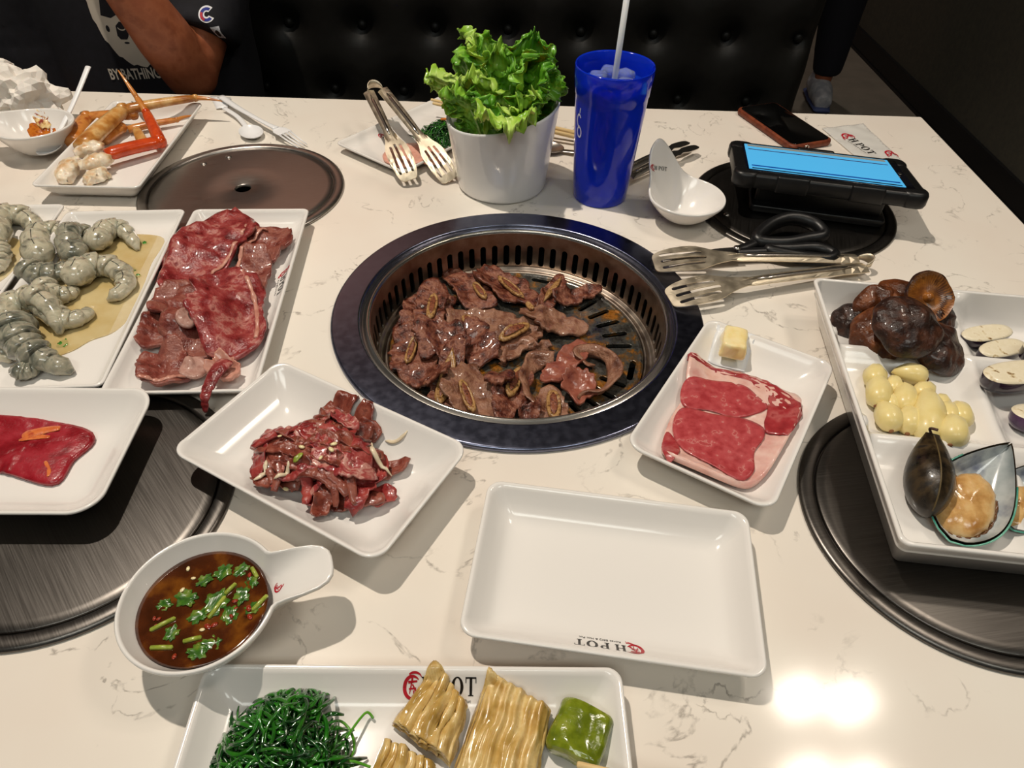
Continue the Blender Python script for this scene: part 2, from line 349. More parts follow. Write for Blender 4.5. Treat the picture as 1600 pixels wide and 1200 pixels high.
CRAB={'leg1': [(-0.621, 0.3351), (-0.626, 0.3637), (-0.6593, 0.4231), (-0.6385, 0.4287), (-0.5915, 0.4281), (-0.5535, 0.4514), (-0.496, 0.4726), (-0.4653, 0.4681)], 'leg2': [(-0.6042, 0.2816), (-0.5982, 0.3438), (-0.595, 0.3885), (-0.5915, 0.4281)], 'claw': [(-0.5573, 0.2913), (-0.53, 0.3065), (-0.5036, 0.3431), (-0.5348, 0.3928), (-0.5717, 0.4459), (-0.6236, 0.5249)], 'leg3': [(-0.579, 0.3973), (-0.5402, 0.4158), (-0.5144, 0.4273), (-0.4856, 0.4262)], 'leg4': [(-0.5312, 0.3412), (-0.559, 0.3797)], 'meat1': [(-0.5931, 0.214), (-0.5985, 0.2563), (-0.5955, 0.2757)], 'meat2': [(-0.587, 0.257), (-0.5751, 0.2835), (-0.5573, 0.2913)], 'meat3': [(-0.5624, 0.2218), (-0.5586, 0.2525), (-0.5492, 0.2722)]}
FORK=[(-0.491, 0.532), (-0.4434, 0.4746), (-0.3603, 0.4084), (-0.3093, 0.3673)]
PSPOON=[(-0.4512, 0.4657), (-0.4284, 0.4591), (-0.3939, 0.4023)]
NAPKIN=[(-0.8869, 0.6235), (-0.8048, 0.5229), (-0.7925, 0.5057), (-0.7291, 0.5288), (-0.7754, 0.6123), (-0.8176, 0.5986), (-0.7847, 0.4378), (-0.6868, 0.445)]
BOWLTL=[(-0.6386, 0.2601), (-0.6353, 0.3631), (-0.7262, 0.3422), (-0.6841, 0.4054)]
SPOONTL=[(-0.6314, 0.3195), (-0.6379, 0.4754)]
HAM=[(-0.2021, 0.366), (-0.1622, 0.4022), (-0.1295, 0.345), (-0.1641, 0.3089)]
TONGTL=[[(-0.2209, 0.476)], [(-0.1874, 0.3893), (-0.1507, 0.2678)], [(-0.1342, 0.3794), (-0.0953, 0.2769)], [(-0.2055, 0.4655)]]
TONGSHADOW=[(-0.1421, 0.2637), (-0.0912, 0.2865)]
SEAW2=[(-0.1529, 0.4299), (-0.1057, 0.3948)]
CHOP2=[(-0.1275, 0.4786), (-0.1094, 0.4685)]
CHOP2b=[(0.0564, 0.4474), (0.0842, 0.4157)]
BULG=[(-0.2398, -0.204), (-0.2093, -0.1743), (-0.156, -0.1673), (-0.1142, -0.2089), (-0.0958, -0.2375), (-0.1076, -0.2705), (-0.1345, -0.2965), (-0.1665, -0.2901), (-0.199, -0.2681), (-0.2275, -0.2502)]
SAUCEB=[(-0.2486, -0.3805), (-0.2608, -0.3827), (-0.2471, -0.3337), (-0.2098, -0.3204), (-0.165, -0.3608), (-0.1665, -0.3401), (-0.1508, -0.3266), (-0.1326, -0.3413), (-0.1502, -0.3543), (-0.1705, -0.4059), (-0.2079, -0.4196)]
SAUCEL=[(-0.2526, -0.3792), (-0.2471, -0.3426), (-0.2102, -0.3274), (-0.1676, -0.3552), (-0.1812, -0.3888), (-0.2141, -0.4102)]
TOFU=[[(-0.0536, -0.3999), (-0.0309, -0.4253), (-0.0398, -0.4614), (-0.078, -0.4375)], [(-0.018, -0.4042), (0.0238, -0.426), (0.0153, -0.4639), (-0.0336, -0.4579)], [(-0.0816, -0.4457), (-0.0472, -0.4616), (-0.0525, -0.4814), (-0.0885, -0.4674)]]
PICKLE=[(0.0298, -0.422), (0.0619, -0.4364), (0.0542, -0.4596), (0.0184, -0.4481)]
SEAW=[(-0.144, -0.4161), (-0.1108, -0.4455), (-0.0996, -0.4662), (-0.1861, -0.4679), (-0.174, -0.4414)]
CHOPB=[(0.0383, -0.4639), (0.0814, -0.4657)]
RICEC=[(0.0268, -0.4603)]
LOGOS={'A': [(0.0495, -0.3872), (0.0867, -0.3863)], 'H': [(-0.0696, -0.4194), (-0.0354, -0.4157)], 'D': [(-0.2691, 0.0507), (-0.2546, -0.0023)]}
RIB=[(-0.3269, 0.1399, -0.3775, 0.0543, 0.022), (-0.2747, 0.1177, -0.2887, 0.0588, 0.018), (-0.2885, 0.07, -0.2784, -0.013, 0.016), (-0.3365, 0.1268, -0.3713, 0.0023, 0.03), (-0.3175, 0.02, -0.2715, -0.097, 0.026), (-0.3678, -0.0074, -0.3194, -0.0653, 0.02), (-0.3228, -0.0199, -0.3137, -0.0987, 0.024), (-0.3617, -0.0403, -0.3536, -0.0922, 0.014), (-0.3517, -0.1317, -0.311, -0.1146, 0.024), (-0.2695, -0.1129, -0.2792, -0.1326, 0.012), (-0.2801, -0.1212, -0.283, -0.1793, 0.007)]
RIBBONE=[(-0.3451, -0.0387, -0.3362, -0.0147, 0.008), (-0.312, -0.1333, -0.3045, -0.1098, 0.011), (-0.3287, -0.0779, -0.3267, -0.0515, 0.009), (-0.3129, -0.0598, -0.302, -0.0935, 0.007)]
SLICE=[(-0.4576, -0.188), (-0.4201, -0.19), (-0.3781, -0.1967), (-0.3671, -0.2092), (-0.3787, -0.2561), (-0.4274, -0.2447)]
STEAK=[(0.1574, -0.1085), (0.1651, -0.0922), (0.1881, -0.095), (0.2231, -0.1034), (0.2544, -0.1237), (0.2657, -0.1438), (0.2519, -0.1787), (0.2214, -0.2247), (0.2028, -0.247), (0.1858, -0.2536), (0.1639, -0.2508), (0.1378, -0.2384), (0.1207, -0.228), (0.1195, -0.2053), (0.1332, -0.1725), (0.1501, -0.1436)]
STEAKLEAN=[[(0.1549, -0.1242), (0.1881, -0.1194), (0.213, -0.1243), (0.2238, -0.1399), (0.2302, -0.1552), (0.2142, -0.1665), (0.1931, -0.1715), (0.1731, -0.1638), (0.1466, -0.1561)], [(0.1455, -0.1626), (0.1719, -0.1702), (0.2014, -0.1754), (0.2173, -0.1851), (0.2153, -0.1992), (0.2022, -0.217), (0.1973, -0.2375), (0.1863, -0.2484), (0.174, -0.2471), (0.1595, -0.2351), (0.1371, -0.2154), (0.1325, -0.1881)], [(0.2206, -0.1193), (0.2465, -0.1322), (0.2601, -0.1519), (0.2454, -0.1821), (0.2263, -0.1969), (0.2163, -0.2012), (0.2245, -0.1746), (0.2337, -0.1507), (0.2303, -0.1328)], [(0.1257, -0.1934), (0.1318, -0.2021), (0.1336, -0.2193), (0.1227, -0.2345), (0.1176, -0.2199)]]
BUTTER=[(0.2094, -0.0503), (0.2343, -0.0573), (0.2208, -0.094), (0.1951, -0.0875)]
PAPER=[(0.2047, -0.0445), (0.2397, -0.062), (0.225, -0.0958), (0.1899, -0.0847)]
TONG=[[(0.1556, 0.0727), (0.4061, 0.0927), (0.2132, 0.0907), (0.3693, 0.0782)], [(0.1665, 0.0156), (0.4104, 0.0992), (0.2486, 0.0517)]]
SCIS=[(0.2315, 0.1044), (0.2754, 0.1281), (0.3084, 0.1636), (0.3432, 0.1772), (0.3789, 0.1502), (0.3742, 0.1064), (0.2957, 0.113), (0.3793, 0.1616), (0.3785, 0.1014), (0.3335, 0.0991)]
PHONE=[(0.3602, 0.5413), (0.4308, 0.5765), (0.4818, 0.4397), (0.4025, 0.4092)]
WRAP=[(0.4875, 0.493), (0.5598, 0.5165), (0.5657, 0.4036), (0.5098, 0.384)]
WRAPLOGO=[(0.5101, 0.4654), (0.5336, 0.3995)]
TONG3=[(0.1547, 0.3133), (0.1903, 0.3454), (0.2549, 0.4095), (0.2652, 0.3937), (0.1565, 0.2989)]
TUMBLOGO=[(0.072, 0.2758)]# ------------------------------------------------------------------ materials
M_plate = mat('white_melamine', 'e8e4df', rough=0.16, spec=0.5, coat=0.3)
M_steel = mat('brushed_steel', [(0.3, 'a39d97'), (0.7, 'aca6a0')], scale=1, detail=3, rough=0.28, rough2=0.34, metal=1.0, stretch=(40, 700, 1))
M_steel_ring = mat('blued_steel', [(0.3, '70748a'), (0.7, '7b7f94')], scale=120, detail=3, rough=0.22, rough2=0.26, metal=1.0)
M_steel_dark = mat('seasoned_steel', [(0.3, '605c58'), (0.7, '6a6662')], scale=1, detail=3, rough=0.30, rough2=0.36, metal=1.0, stretch=(18, 1000, 1))
M_wallsteel = mat('smoked_steel', [(0.3, '8a7c72'), (0.7, 'b0a294')], scale=60, rough=0.32, rough2=0.42, metal=1.0)
M_chrome = mat('polished_steel', 'c8c2ba', rough=0.24, metal=1.0)
M_tong = mat('tong_steel', [(0.35, 'c4b8a2'), (0.6, 'd8ccb6')], scale=70, rough=0.36, rough2=0.46, metal=1.0)
M_black = mat('black_void', '050505', rough=0.9, spec=0.1)
M_soot = mat('sooty_iron', '0b0908', rough=0.8, spec=0.2)
M_red = mat('red_print', 'b5182a', rough=0.4)
M_ink = mat('black_print', '15120f', rough=0.4)
M_bone = mat('rib_bone', [(0.33, '5c381f'), (0.45, '98703f'), (0.55, 'b28a58'), (0.68, '6e3c1c')], scale=220, rough=0.35, bump=0.4, bscale=300, bdist=0.0006)
M_marrow = mat('bone_marrow', [(0.35, '4d1c12'), (0.55, '8a4f34'), (0.7, '2a100a')], scale=300, rough=0.35, bump=0.7, bscale=500, bdist=0.001)
M_wood = mat('bamboo', [(0.3, 'd9b87c'), (0.7, 'e6cc98')], scale=30, rough=0.5, stretch=(1, 8, 8))
M_wplastic = mat('white_plastic', 'e9e9ea', rough=0.25, spec=0.5)

def quartz():
    m = bpy.data.materials.new('white_quartz'); m.use_nodes = True; nt = m.node_tree; N = nt.nodes; L = nt.links; b = N['Principled BSDF']
    tc = N.new('ShaderNodeTexCoord')
    def noise_(sc, det, dist=0.0):
        n = N.new('ShaderNodeTexNoise'); n.inputs['Scale'].default_value = sc; n.inputs['Detail'].default_value = det; n.inputs['Distortion'].default_value = dist
        L.new(tc.outputs['Object'], n.inputs['Vector']); return n
    def math_(op, a, v):
        q = N.new('ShaderNodeMath'); q.operation = op
        L.new(a, q.inputs[0])
        if hasattr(v, 'default_value'): L.new(v, q.inputs[1])
        else: q.inputs[1].default_value = v
        return q.outputs[0]
    v = noise_(14, 8, 0.5); d = math_('ABSOLUTE', math_('SUBTRACT', v.outputs['Fac'], 0.5), 0.0)
    thin = N.new('ShaderNodeMapRange'); thin.inputs[1].default_value = 0.0; thin.inputs[2].default_value = 0.013; thin.inputs[3].default_value = 1; thin.inputs[4].default_value = 0; L.new(d, thin.inputs[0])
    pm = noise_(17, 3); pr = N.new('ShaderNodeMapRange'); pr.inputs[1].default_value = 0.44; pr.inputs[2].default_value = 0.58; L.new(pm.outputs['Fac'], pr.inputs[0])
    brk = noise_(120, 3); bk = N.new('ShaderNodeMapRange'); bk.inputs[1].default_value = 0.38; bk.inputs[2].default_value = 0.6; L.new(brk.outputs['Fac'], bk.inputs[0])
    fac = math_('MULTIPLY', math_('MULTIPLY', thin.outputs[0], pr.outputs[0]), bk.outputs[0]); fac = math_('MULTIPLY', fac, 0.68)
    soft = noise_(6, 3); base = N.new('ShaderNodeValToRGB'); base.color_ramp.elements[0].position = 0.35; base.color_ramp.elements[1].position = 0.7
    base.color_ramp.elements[0].color = (*rgb('e8e1d6'), 1); base.color_ramp.elements[1].color = (*rgb('e4d9cd'), 1); L.new(soft.outputs['Fac'], base.inputs['Fac'])
    mx = N.new('ShaderNodeMixRGB'); L.new(fac, mx.inputs[0]); L.new(base.outputs['Color'], mx.inputs[1]); mx.inputs[2].default_value = (*rgb('7d746b'), 1)
    L.new(mx.outputs[0], b.inputs['Base Color']); b.inputs['Roughness'].default_value = 0.11; b.inputs['Specular IOR Level'].default_value = 0.5
    return m
M_quartz = quartz()

# ------------------------------------------------------------------ room
M_floor = mat('floor_vinyl', [(0.3, '6f675d'), (0.7, '7b7267')], scale=12, rough=0.6, bump=0.1, bscale=60)
M_wall = mat('dark_olive_wall', [(0.3, '45423a'), (0.7, '4e4b3f')], scale=60, rough=0.8, bump=0.2, bscale=300)
M_basebd = mat('black_baseboard', '0c0c0f', rough=0.45)
M_vinyl = mat('black_vinyl', [(0.3, '11100e'), (0.7, '151412')], scale=50, spec=0.3, rough=0.5, bump=0.12, bscale=500, bdist=0.0004)
M_ceil = mat('ceiling_paint', '6a6560', rough=0.9)
def struct(name, vf, m, parent=None, **k):
    o = obj(name, vf, m, parent, **k)
    o['kind'] = 'structure'; return o
def slab(x0, x1, y0, y1, z0, z1):
    V = [(x, y, z) for z in (z0, z1) for x, y in ((x0, y0), (x1, y0), (x1, y1), (x0, y1))]
    return V, [(3, 2, 1, 0), (4, 5, 6, 7), (0, 1, 5, 4), (1, 2, 6, 5), (2, 3, 7, 6), (3, 0, 4, 7)]
struct('floor', slab(-3.5, 2.0, -3.0, 6.5, -0.80, -0.75), M_floor, smooth=False)
struct('ceiling', slab(-3.5, 2.0, -3.0, 6.5, 2.35, 2.4), M_ceil, smooth=False)
struct('wall_right', slab(1.742, 1.90, -3.0, 6.4, -0.75, 2.35), M_wall, smooth=False)
struct('baseboard_right', join(slab(1.727, 1.742, -3.0, 6.4, -0.7499, -0.655), slab(1.722, 1.727, -3.0, 6.4, -0.7499, -0.738)), M_basebd, smooth=False)
struct('wall_back', slab(-3.4, 1.742, 6.4, 6.5, -0.75, 2.35), M_wall, smooth=False)

# tufted booth across the far side of the table
booth = thing('booth_bench', 'black tufted vinyl booth bench along the far side of the table', 'bench', (-0.9, 0.75, -0.75))
def tuft():
    x0, x1, z0, z1, y = -2.4, 0.60, -0.34, 0.27, 0.885
    nx, nzv = 260, 72
    B = []
    for row in range(-3, 4):
        for c in range(-17, 6):
            B.append((0.122 + 0.1475 * c + (0.0 if row % 2 == 0 else -0.0735), 0.005 + 0.130 * row))
    V = []; F = []
    Bx = np.array(B)
    for i in range(nx + 1):
        for j in range(nzv + 1):
            x = x0 + (x1 - x0) * i / nx; z = z0 + (z1 - z0) * j / nzv
            d = np.hypot(Bx[:, 0] - x, Bx[:, 1] - z); dm = d.min()
            dep = 0.022 * math.exp(-(dm / 0.022) ** 2) + 0.010 * math.exp(-(dm / 0.055) ** 2)
            e = min((x1 - x), (z1 - z)); rnd = 0.03 * max(0, 1 - e / 0.03) ** 2
            V.append((x + 0.9, y - 0.75 + dep + rnd, z + 0.75))
    for i in range(nx):
        for j in range(nzv):
            a = i * (nzv + 1) + j; F.append((a, a + nzv + 1, a + nzv + 2, a + 1))
    n = len(V)
    yb = 1.06
    def add(ids):
        base = len(V)
        for q in ids: V.append((V[q][0], yb - 0.75, V[q][2]))
        for k in range(len(ids) - 1): F.append((ids[k], ids[k + 1], base + k + 1, base + k))
        return base
    add([nx * (nzv + 1) + j for j in range(nzv + 1)]); add([i * (nzv + 1) + nzv for i in range(nx, -1, -1)])
    q = len(V); V.extend([(x0 + 0.9, yb - 0.75, z0 + 0.75), (x1 + 0.9, yb - 0.75, z0 + 0.75), (x1 + 0.9, yb - 0.75, z1 + 0.75), (x0 + 0.9, yb - 0.75, z1 + 0.75)]); F.append((q, q + 1, q + 2, q + 3))
    return (V, F), B
tv, BUT = tuft()
obj('backrest', tv, M_vinyl, booth)
bprof = [(0.0001, -0.0045), (0.005, -0.0038), (0.0085, -0.0015), (0.010, 0.0015), (0.0105, 0.006)]
bme = mesh('button', *lathe([(r, z) for r, z in bprof], 14), M_vinyl); fixn(bme)
for bx_, bz_ in BUT:
    if -1.3 < bx_ < 0.58 and -0.30 < bz_ < 0.25:
        o = bpy.data.objects.new('button', bme); COL.objects.link(o); o.parent = booth; o.rotation_euler = (-PI / 2, 0, 0)
        o.location = (bx_ + 0.9, 0.885 + 0.024 - 0.75, bz_ + 0.75)
obj('seat', xf(rbox(3.0, 0.47, 0.13, 0.03, 5), (0.0, -0.09, 0.27)), M_vinyl, booth)
obj('base', xf(rbox(2.96, 0.62, 0.268, 0.01, 3), (0.0, 0.0, 0.001)), M_basebd, booth)
obj('back_panel', xf(rbox(3.0, 0.05, 1.015, 0.01, 3), (0.0, 0.335, 0.0)), M_vinyl, booth)

# ------------------------------------------------------------------ table with five round openings
DISC = [(-0.3705, 0.2465), (0.3695, 0.2465), (-0.3695, -0.261), (0.3725, -0.261)]
def circ(cx, cy, r, n=72): return [(cx + r * math.cos(2 * PI * k / n), cy + r * math.sin(2 * PI * k / n)) for k in range(n)]
table = thing('dining_table', 'white veined quartz restaurant table with a built-in grill and four pot wells', 'table', (-0.35, 0.0, -0.75))
outer = [(-1.35, -0.56), (0.673, -0.56), (0.673, 0.556), (-1.35, 0.556)]
tt = poly2d([outer, circ(0, 0, 0.175, 96)] + [circ(x, y, 0.115) for x, y in DISC], -0.03, 0.0, 0.002)
obj('table_top', xf(tt, (0.35, 0, 0.75)), M_quartz, table, smooth=False)
obj('apron', xf(rbox(1.8, 0.95, 0.10, 0.02), (0.0, 0, 0.45)), M_basebd, table)
for sx in (-0.55, 0.55):
    obj('leg', xf(rbox(0.12, 0.5, 0.449, 0.02), (sx, 0, 0.002)), M_basebd, table)

for x_, y_ in DISC:
    obj('pot_well', xf(lathe([(0.1148, -0.002), (0.112, -0.09), (0.0001, -0.10)], 48), (x_ + 0.35, y_, 0.75)), M_black, table)
def pot_cover(i, label):
    x, y = DISC[i]
    t = thing('pot_cover', label, 'pot cover', (x, y, 0), 0.3 + i, 'steel covers over the pot wells')
    obj('rim', lathe([(0.1165, 0.0002), (0.1325, 0.0002), (0.1334, 0.0012), (0.1328, 0.0032), (0.1300, 0.0046), (0.1225, 0.0046), (0.1207, 0.0036), (0.1200, 0.0014), (0.1195, 0.0003)], 96), M_steel_dark if i else M_steel, t)
    obj('lid', lathe([(0.1189, 0.0003), (0.1187, 0.0026), (0.1178, 0.0034), (0.110, 0.0037), (0.06, 0.0038), (0.0112, 0.0038), (0.0104, 0.0034), (0.0102, 0.0004)], 96), M_steel_dark if i else M_steel, t)
    for a in (2.05, 2.42):
        obj('rivet', xf(lathe([(0.0045, 0.0), (0.0042, 0.001), (0.0025, 0.0017), (0.0001, 0.0019)], 14), (0.098 * math.cos(a + 0.06 * i - 0.3), 0.098 * math.sin(a - 0.3), 0.0036)), M_steel, t)
    return t
pot_cover(0, 'round steel pot cover beside the crab plate, with a centre hole in plain view')
pot_cover(1, 'round dark pot cover lying under the tablet')
pot_cover(2, 'round dark scratched pot cover under the plate with one red beef slice')
pot_cover(3, 'round dark pot cover under the corner of the divided tray of mushrooms')

# ------------------------------------------------------------------ grill
grill = thing('table_grill', 'round steel barbecue grill sunk into the middle of the table', 'grill', (0, 0, 0))
obj('ring', lathe([(0.168, -0.004), (0.1995, -0.0002), (0.2012, 0.0014), (0.2014, 0.0030), (0.2008, 0.0044), (0.1998, 0.0053), (0.1990, 0.0056), (0.1986, 0.00565), (0.1955, 0.0058), (0.1860, 0.0061), (0.1760, 0.0064), (0.1728, 0.0065), (0.1724, 0.0065), (0.1714, 0.0062), (0.1706, 0.0052), (0.1703, 0.0046), (0.1700, 0.0030), (0.1690, 0.0008)], 160), M_steel_ring, grill)
obj('inner_lip', lathe([(0.1688, 0.0006), (0.1665, 0.0010), (0.1640, 0.0034), (0.1625, 0.0040), (0.1608, 0.0030), (0.1600, 0.0)], 160), M_chrome, grill)
def slotted_wall():
    n = 66; V = []; F = []; zt, zb = 0.0, -0.050; s1, s0 = -0.0165, -0.0455; m = 12
    def pt(a, z): r = 0.1600 + (z / -0.05) * (-0.003); return (r * math.cos(a), r * math.sin(a), z)
    da = 2 * PI / n; hw = 0.245 * da
    for k in range(n):
        c = da * (k + 0.5)
        # slot outline: capsule
        rz = hw * 0.158; loop = []
        for i in range(m // 2 + 1):
            t = PI * i / (m // 2); loop.append((c + hw * math.cos(t), s1 - rz + rz * math.sin(t)))
        for i in range(m // 2 + 1):
            t = PI + PI * i / (m // 2); loop.append((c + hw * math.cos(t), s0 + rz + rz * math.sin(t)))
        L = len(loop); out = []
        for a, z in loop:
            # outer cell point in the same sense
            fx = (a - c) / hw
            if z > s1 - rz - 1e-9: out.append((c + da / 2 * max(-1, min(1, fx * 1.0)), zt))
            else: out.append((c + da / 2 * max(-1, min(1, fx * 1.0)), zb))
        b0 = len(V)
        V.extend([pt(a, z) for a, z in loop]); V.extend([pt(a, z) for a, z in out])
        b2 = len(V)
        V.extend([tuple(np.array(pt(a, z)) * np.array([1.012, 1.012, 1])) for a, z in loop])
        for i in range(L):
            j = (i + 1) % L; F.append((b0 + i, b0 + j, b0 + L + j, b0 + L + i)); F.append((b0 + i, b0 + j, b2 + j, b2 + i))
    return V, F
obj('slotted_wall', slotted_wall(), M_wallsteel, grill, smooth=False)
obj('outer_shell', lathe([(0.1725, -0.001), (0.1725, -0.075), (0.0001, -0.085)], 64), M_black, grill)
obj('step_ring', lathe([(0.1572, -0.0475), (0.1555, -0.0475), (0.1545, -0.051), (0.1500, -0.0515), (0.1485, -0.0490), (0.1465, -0.0490), (0.1450, -0.052), (0.1440, -0.056)], 128), M_wallsteel, grill)
def grill_mat():
    m = bpy.data.materials.new('greasy_grill_iron'); m.use_nodes = True; nt = m.node_tree; N = nt.nodes; L = nt.links; b = N['Principled BSDF']
    tc = N.new('ShaderNodeTexCoord')
    n1 = N.new('ShaderNodeTexNoise'); n1.inputs['Scale'].default_value = 38; n1.inputs['Detail'].default_value = 7; n1.inputs['Roughness'].default_value = 0.7; L.new(tc.outputs['Object'], n1.inputs['Vector'])
    cr = N.new('ShaderNodeValToRGB'); e = cr.color_ramp.elements
    for _ in range(4): e.new(0.5)
    for q, (p, c) in zip(e, [(0.30, '1a1512'), (0.42, '33302b'), (0.5, '4a4a45'), (0.56, '6a4a22'), (0.63, 'a8691f'), (0.72, '4c1d0c')]): q.position = p; q.color = (*rgb(c), 1)
    L.new(n1.outputs['Fac'], cr.inputs['Fac']); L.new(cr.outputs['Color'], b.inputs['Base Color'])
    n2 = N.new('ShaderNodeTexNoise'); n2.inputs['Scale'].default_value = 260; n2.inputs['Detail'].default_value = 6; L.new(tc.outputs['Object'], n2.inputs['Vector'])
    mr = N.new('ShaderNodeMapRange'); mr.inputs[1].default_value = 0.35; mr.inputs[2].default_value = 0.65; mr.inputs[3].default_value = 0.15; mr.inputs[4].default_value = 0.5; L.new(n2.outputs['Fac'], mr.inputs[0]); L.new(mr.outputs[0], b.inputs['Roughness'])
    bp = N.new('ShaderNodeBump'); bp.inputs['Strength'].default_value = 0.5; bp.inputs['Distance'].default_value = 0.0008; L.new(n2.outputs['Fac'], bp.inputs['Height']); L.new(bp.outputs['Normal'], b.inputs['Normal'])
    b.inputs['Metallic'].default_value = 0.35; b.inputs['Coat Weight'].default_value = 0.5; b.inputs['Coat Roughness'].default_value = 0.15
    return m
M_grill = grill_mat()
def capsule(x0, y0, x1, y1, w, n=6):
    a = math.atan2(y1 - y0, x1 - x0); P = []
    for i in range(n + 1): t = a - PI / 2 + PI * i / n; P.append((x1 + w * math.cos(t), y1 + w * math.sin(t)))
    for i in range(n + 1): t = a + PI / 2 + PI * i / n; P.append((x0 + w * math.cos(t), y0 + w * math.sin(t)))
    return P
R0 = math.radians
GS = []
for d in range(0, 360, 10):
    q = (d + 3 + 15) % 90
    if q > 78 or q < 12:
        continue
    a = R0(d + 3)
    GS.append((0.106 * math.cos(a), 0.106 * math.sin(a), 0.130 * math.cos(a), 0.130 * math.sin(a)))
for d in (-15, 75, 165, 255):
    a = R0(d); c, s_ = 0.1325 * math.cos(a), 0.1325 * math.sin(a)
    GS.append((c - 0.013 * math.sin(a), s_ + 0.013 * math.cos(a), c + 0.013 * math.sin(a), s_ - 0.013 * math.cos(a)))
gp = poly2d([circ(0, 0, 0.1445, 128)] + [capsule(*s, 0.0033) for s in GS], -0.0545, -0.0495, 0.0006)
obj('cooking_plate', gp, M_grill, grill, smooth=False)
obj('cooking_plate_rim', lathe([(0.1440, -0.0500), (0.1425, -0.0478), (0.1405, -0.0478), (0.1385, -0.0497)], 128), M_grill, grill)

# ------------------------------------------------------------------ the restaurant's printed mark: red emblem + H POT
def rect(x0, y0, x1, y1): return [(x0, y0), (x1, y0), (x1, y1), (x0, y1)], [(0, 1, 2, 3)]
def ann(cx, cy, ro, ri, a0, a1, n=20, tw=None):
    V = []; F = []
    for i in range(n + 1):
        a = a0 + (a1 - a0) * i / n
        w = 1.0 if tw is None else tw(i / n)
        for rx, ry in ((ro[0], ro[1]), (ro[0] + (ri[0] - ro[0]) * w, ro[1] + (ri[1] - ro[1]) * w)): V.append((cx + rx * math.cos(a), cy + ry * math.sin(a)))
    for i in range(n): F.append((2 * i, 2 * i + 2, 2 * i + 3, 2 * i + 1))
    return V, F
def bar(x0, y0, x1, y1, w0, w1):
    a = math.atan2(y1 - y0, x1 - x0); s, c = math.sin(a), math.cos(a)
    return [(x0 - s * w0, y0 + c * w0), (x0 + s * w0, y0 - c * w0), (x1 + s * w1, y1 - c * w1), (x1 - s * w1, y1 + c * w1)], [(0, 1, 2, 3)]
def mark_letters():
    P = []
    # H (0..0.9), P (1.35..2.1), O (2.25..3.2), T (3.35..4.25); height 1
    for x in (0.08, 0.62): P += [rect(x, 0, x + 0.2, 1)]
    P += [rect(0.28, 0.47, 0.62, 0.55)]
    for x in (0.0, 0.54): P += [rect(x, 0, x + 0.36, 0.07), rect(x, 0.93, x + 0.36, 1)]
    P += [rect(1.43, 0, 1.63, 1), rect(1.35, 0, 1.74, 0.07), rect(1.35, 0.93, 1.8, 1), rect(1.63, 0.45, 1.82, 0.52), ann(1.80, 0.725, (0.30, 0.275), (0.1, 0.2), -PI / 2, PI / 2, 14)]
    P += [ann(2.75, 0.5, (0.47, 0.52), (0.24, 0.45), 0, 2 * PI, 32)]
    P += [rect(3.70, 0, 3.90, 1), rect(3.60, 0, 4.0, 0.07), rect(3.38, 0.92, 4.22, 1), rect(3.38, 0.70, 3.44, 1), rect(4.16, 0.70, 4.22, 1)]
    return join(*[([(x, y, 0) for x, y in v], f) for v, f in P])
def mark_sub():
    v, f = text2d('Korea BBQ & Hot Pot', 0.30, 1.25)
    return [(x + 2.1, y - 0.30) for x, y in v], f
def mark_emblem():
    P = [ann(-0.75, 0.42, (0.72, 0.68), (0.50, 0.50), 0.75, 2 * PI - 0.45, 30, lambda t: 0.35 + 0.9 * math.sin(PI * t) ** 0.8),
         ann(-0.55, 0.95, (0.55, 0.34), (0.5, 0.2), 0.1, 2.5, 12), bar(-1.05, 0.72, -0.35, 0.78, 0.07, 0.05), bar(-0.72, 0.95, -0.95, 0.1, 0.07, 0.03),
         bar(-0.72, 0.62, -0.3, 0.05, 0.05, 0.08), bar(-1.0, 0.38, -0.45, 0.42, 0.05, 0.05), bar(-0.62, 0.3, -0.62, -0.05, 0.05, 0.03), bar(-0.95, -0.18, -0.15, -0.38, 0.03, 0.09), bar(-0.1, -0.25, 0.0, -0.5, 0.06, 0.01)]
    return join(*[([(x, y, 0) for x, y in v], f) for v, f in P])
def strip(vf): return [(v[0], v[1]) for v in vf[0]], vf[1]
LET, SUBT, EMB = strip(mark_letters()), mark_sub(), strip(mark_emblem())
def mark(target, x, y, ang, h, sub=True, z=0.3, shift=0.0):
    """ang: reading direction in the plane; h: letter height"""
    ux = Vector((math.cos(ang), math.sin(ang), 0)) * h; uy = Vector((-math.sin(ang), math.cos(ang), 0)) * h
    o = Vector((x, y, 0)) - ux * 1.4
    e = print_on('emblem_print', EMB, target, M_red, o, ux, uy, (0, 0, -1)); e['label'] = 'red brush emblem printed on the rim'
    e = print_on('lettering_print', LET, target, M_ink, o, ux, uy, (0, 0, -1)); e['label'] = 'black printed letters H POT'
    if sub: print_on('lettering_print', SUBT, target, M_ink, o, ux, uy, (0, 0, -1))

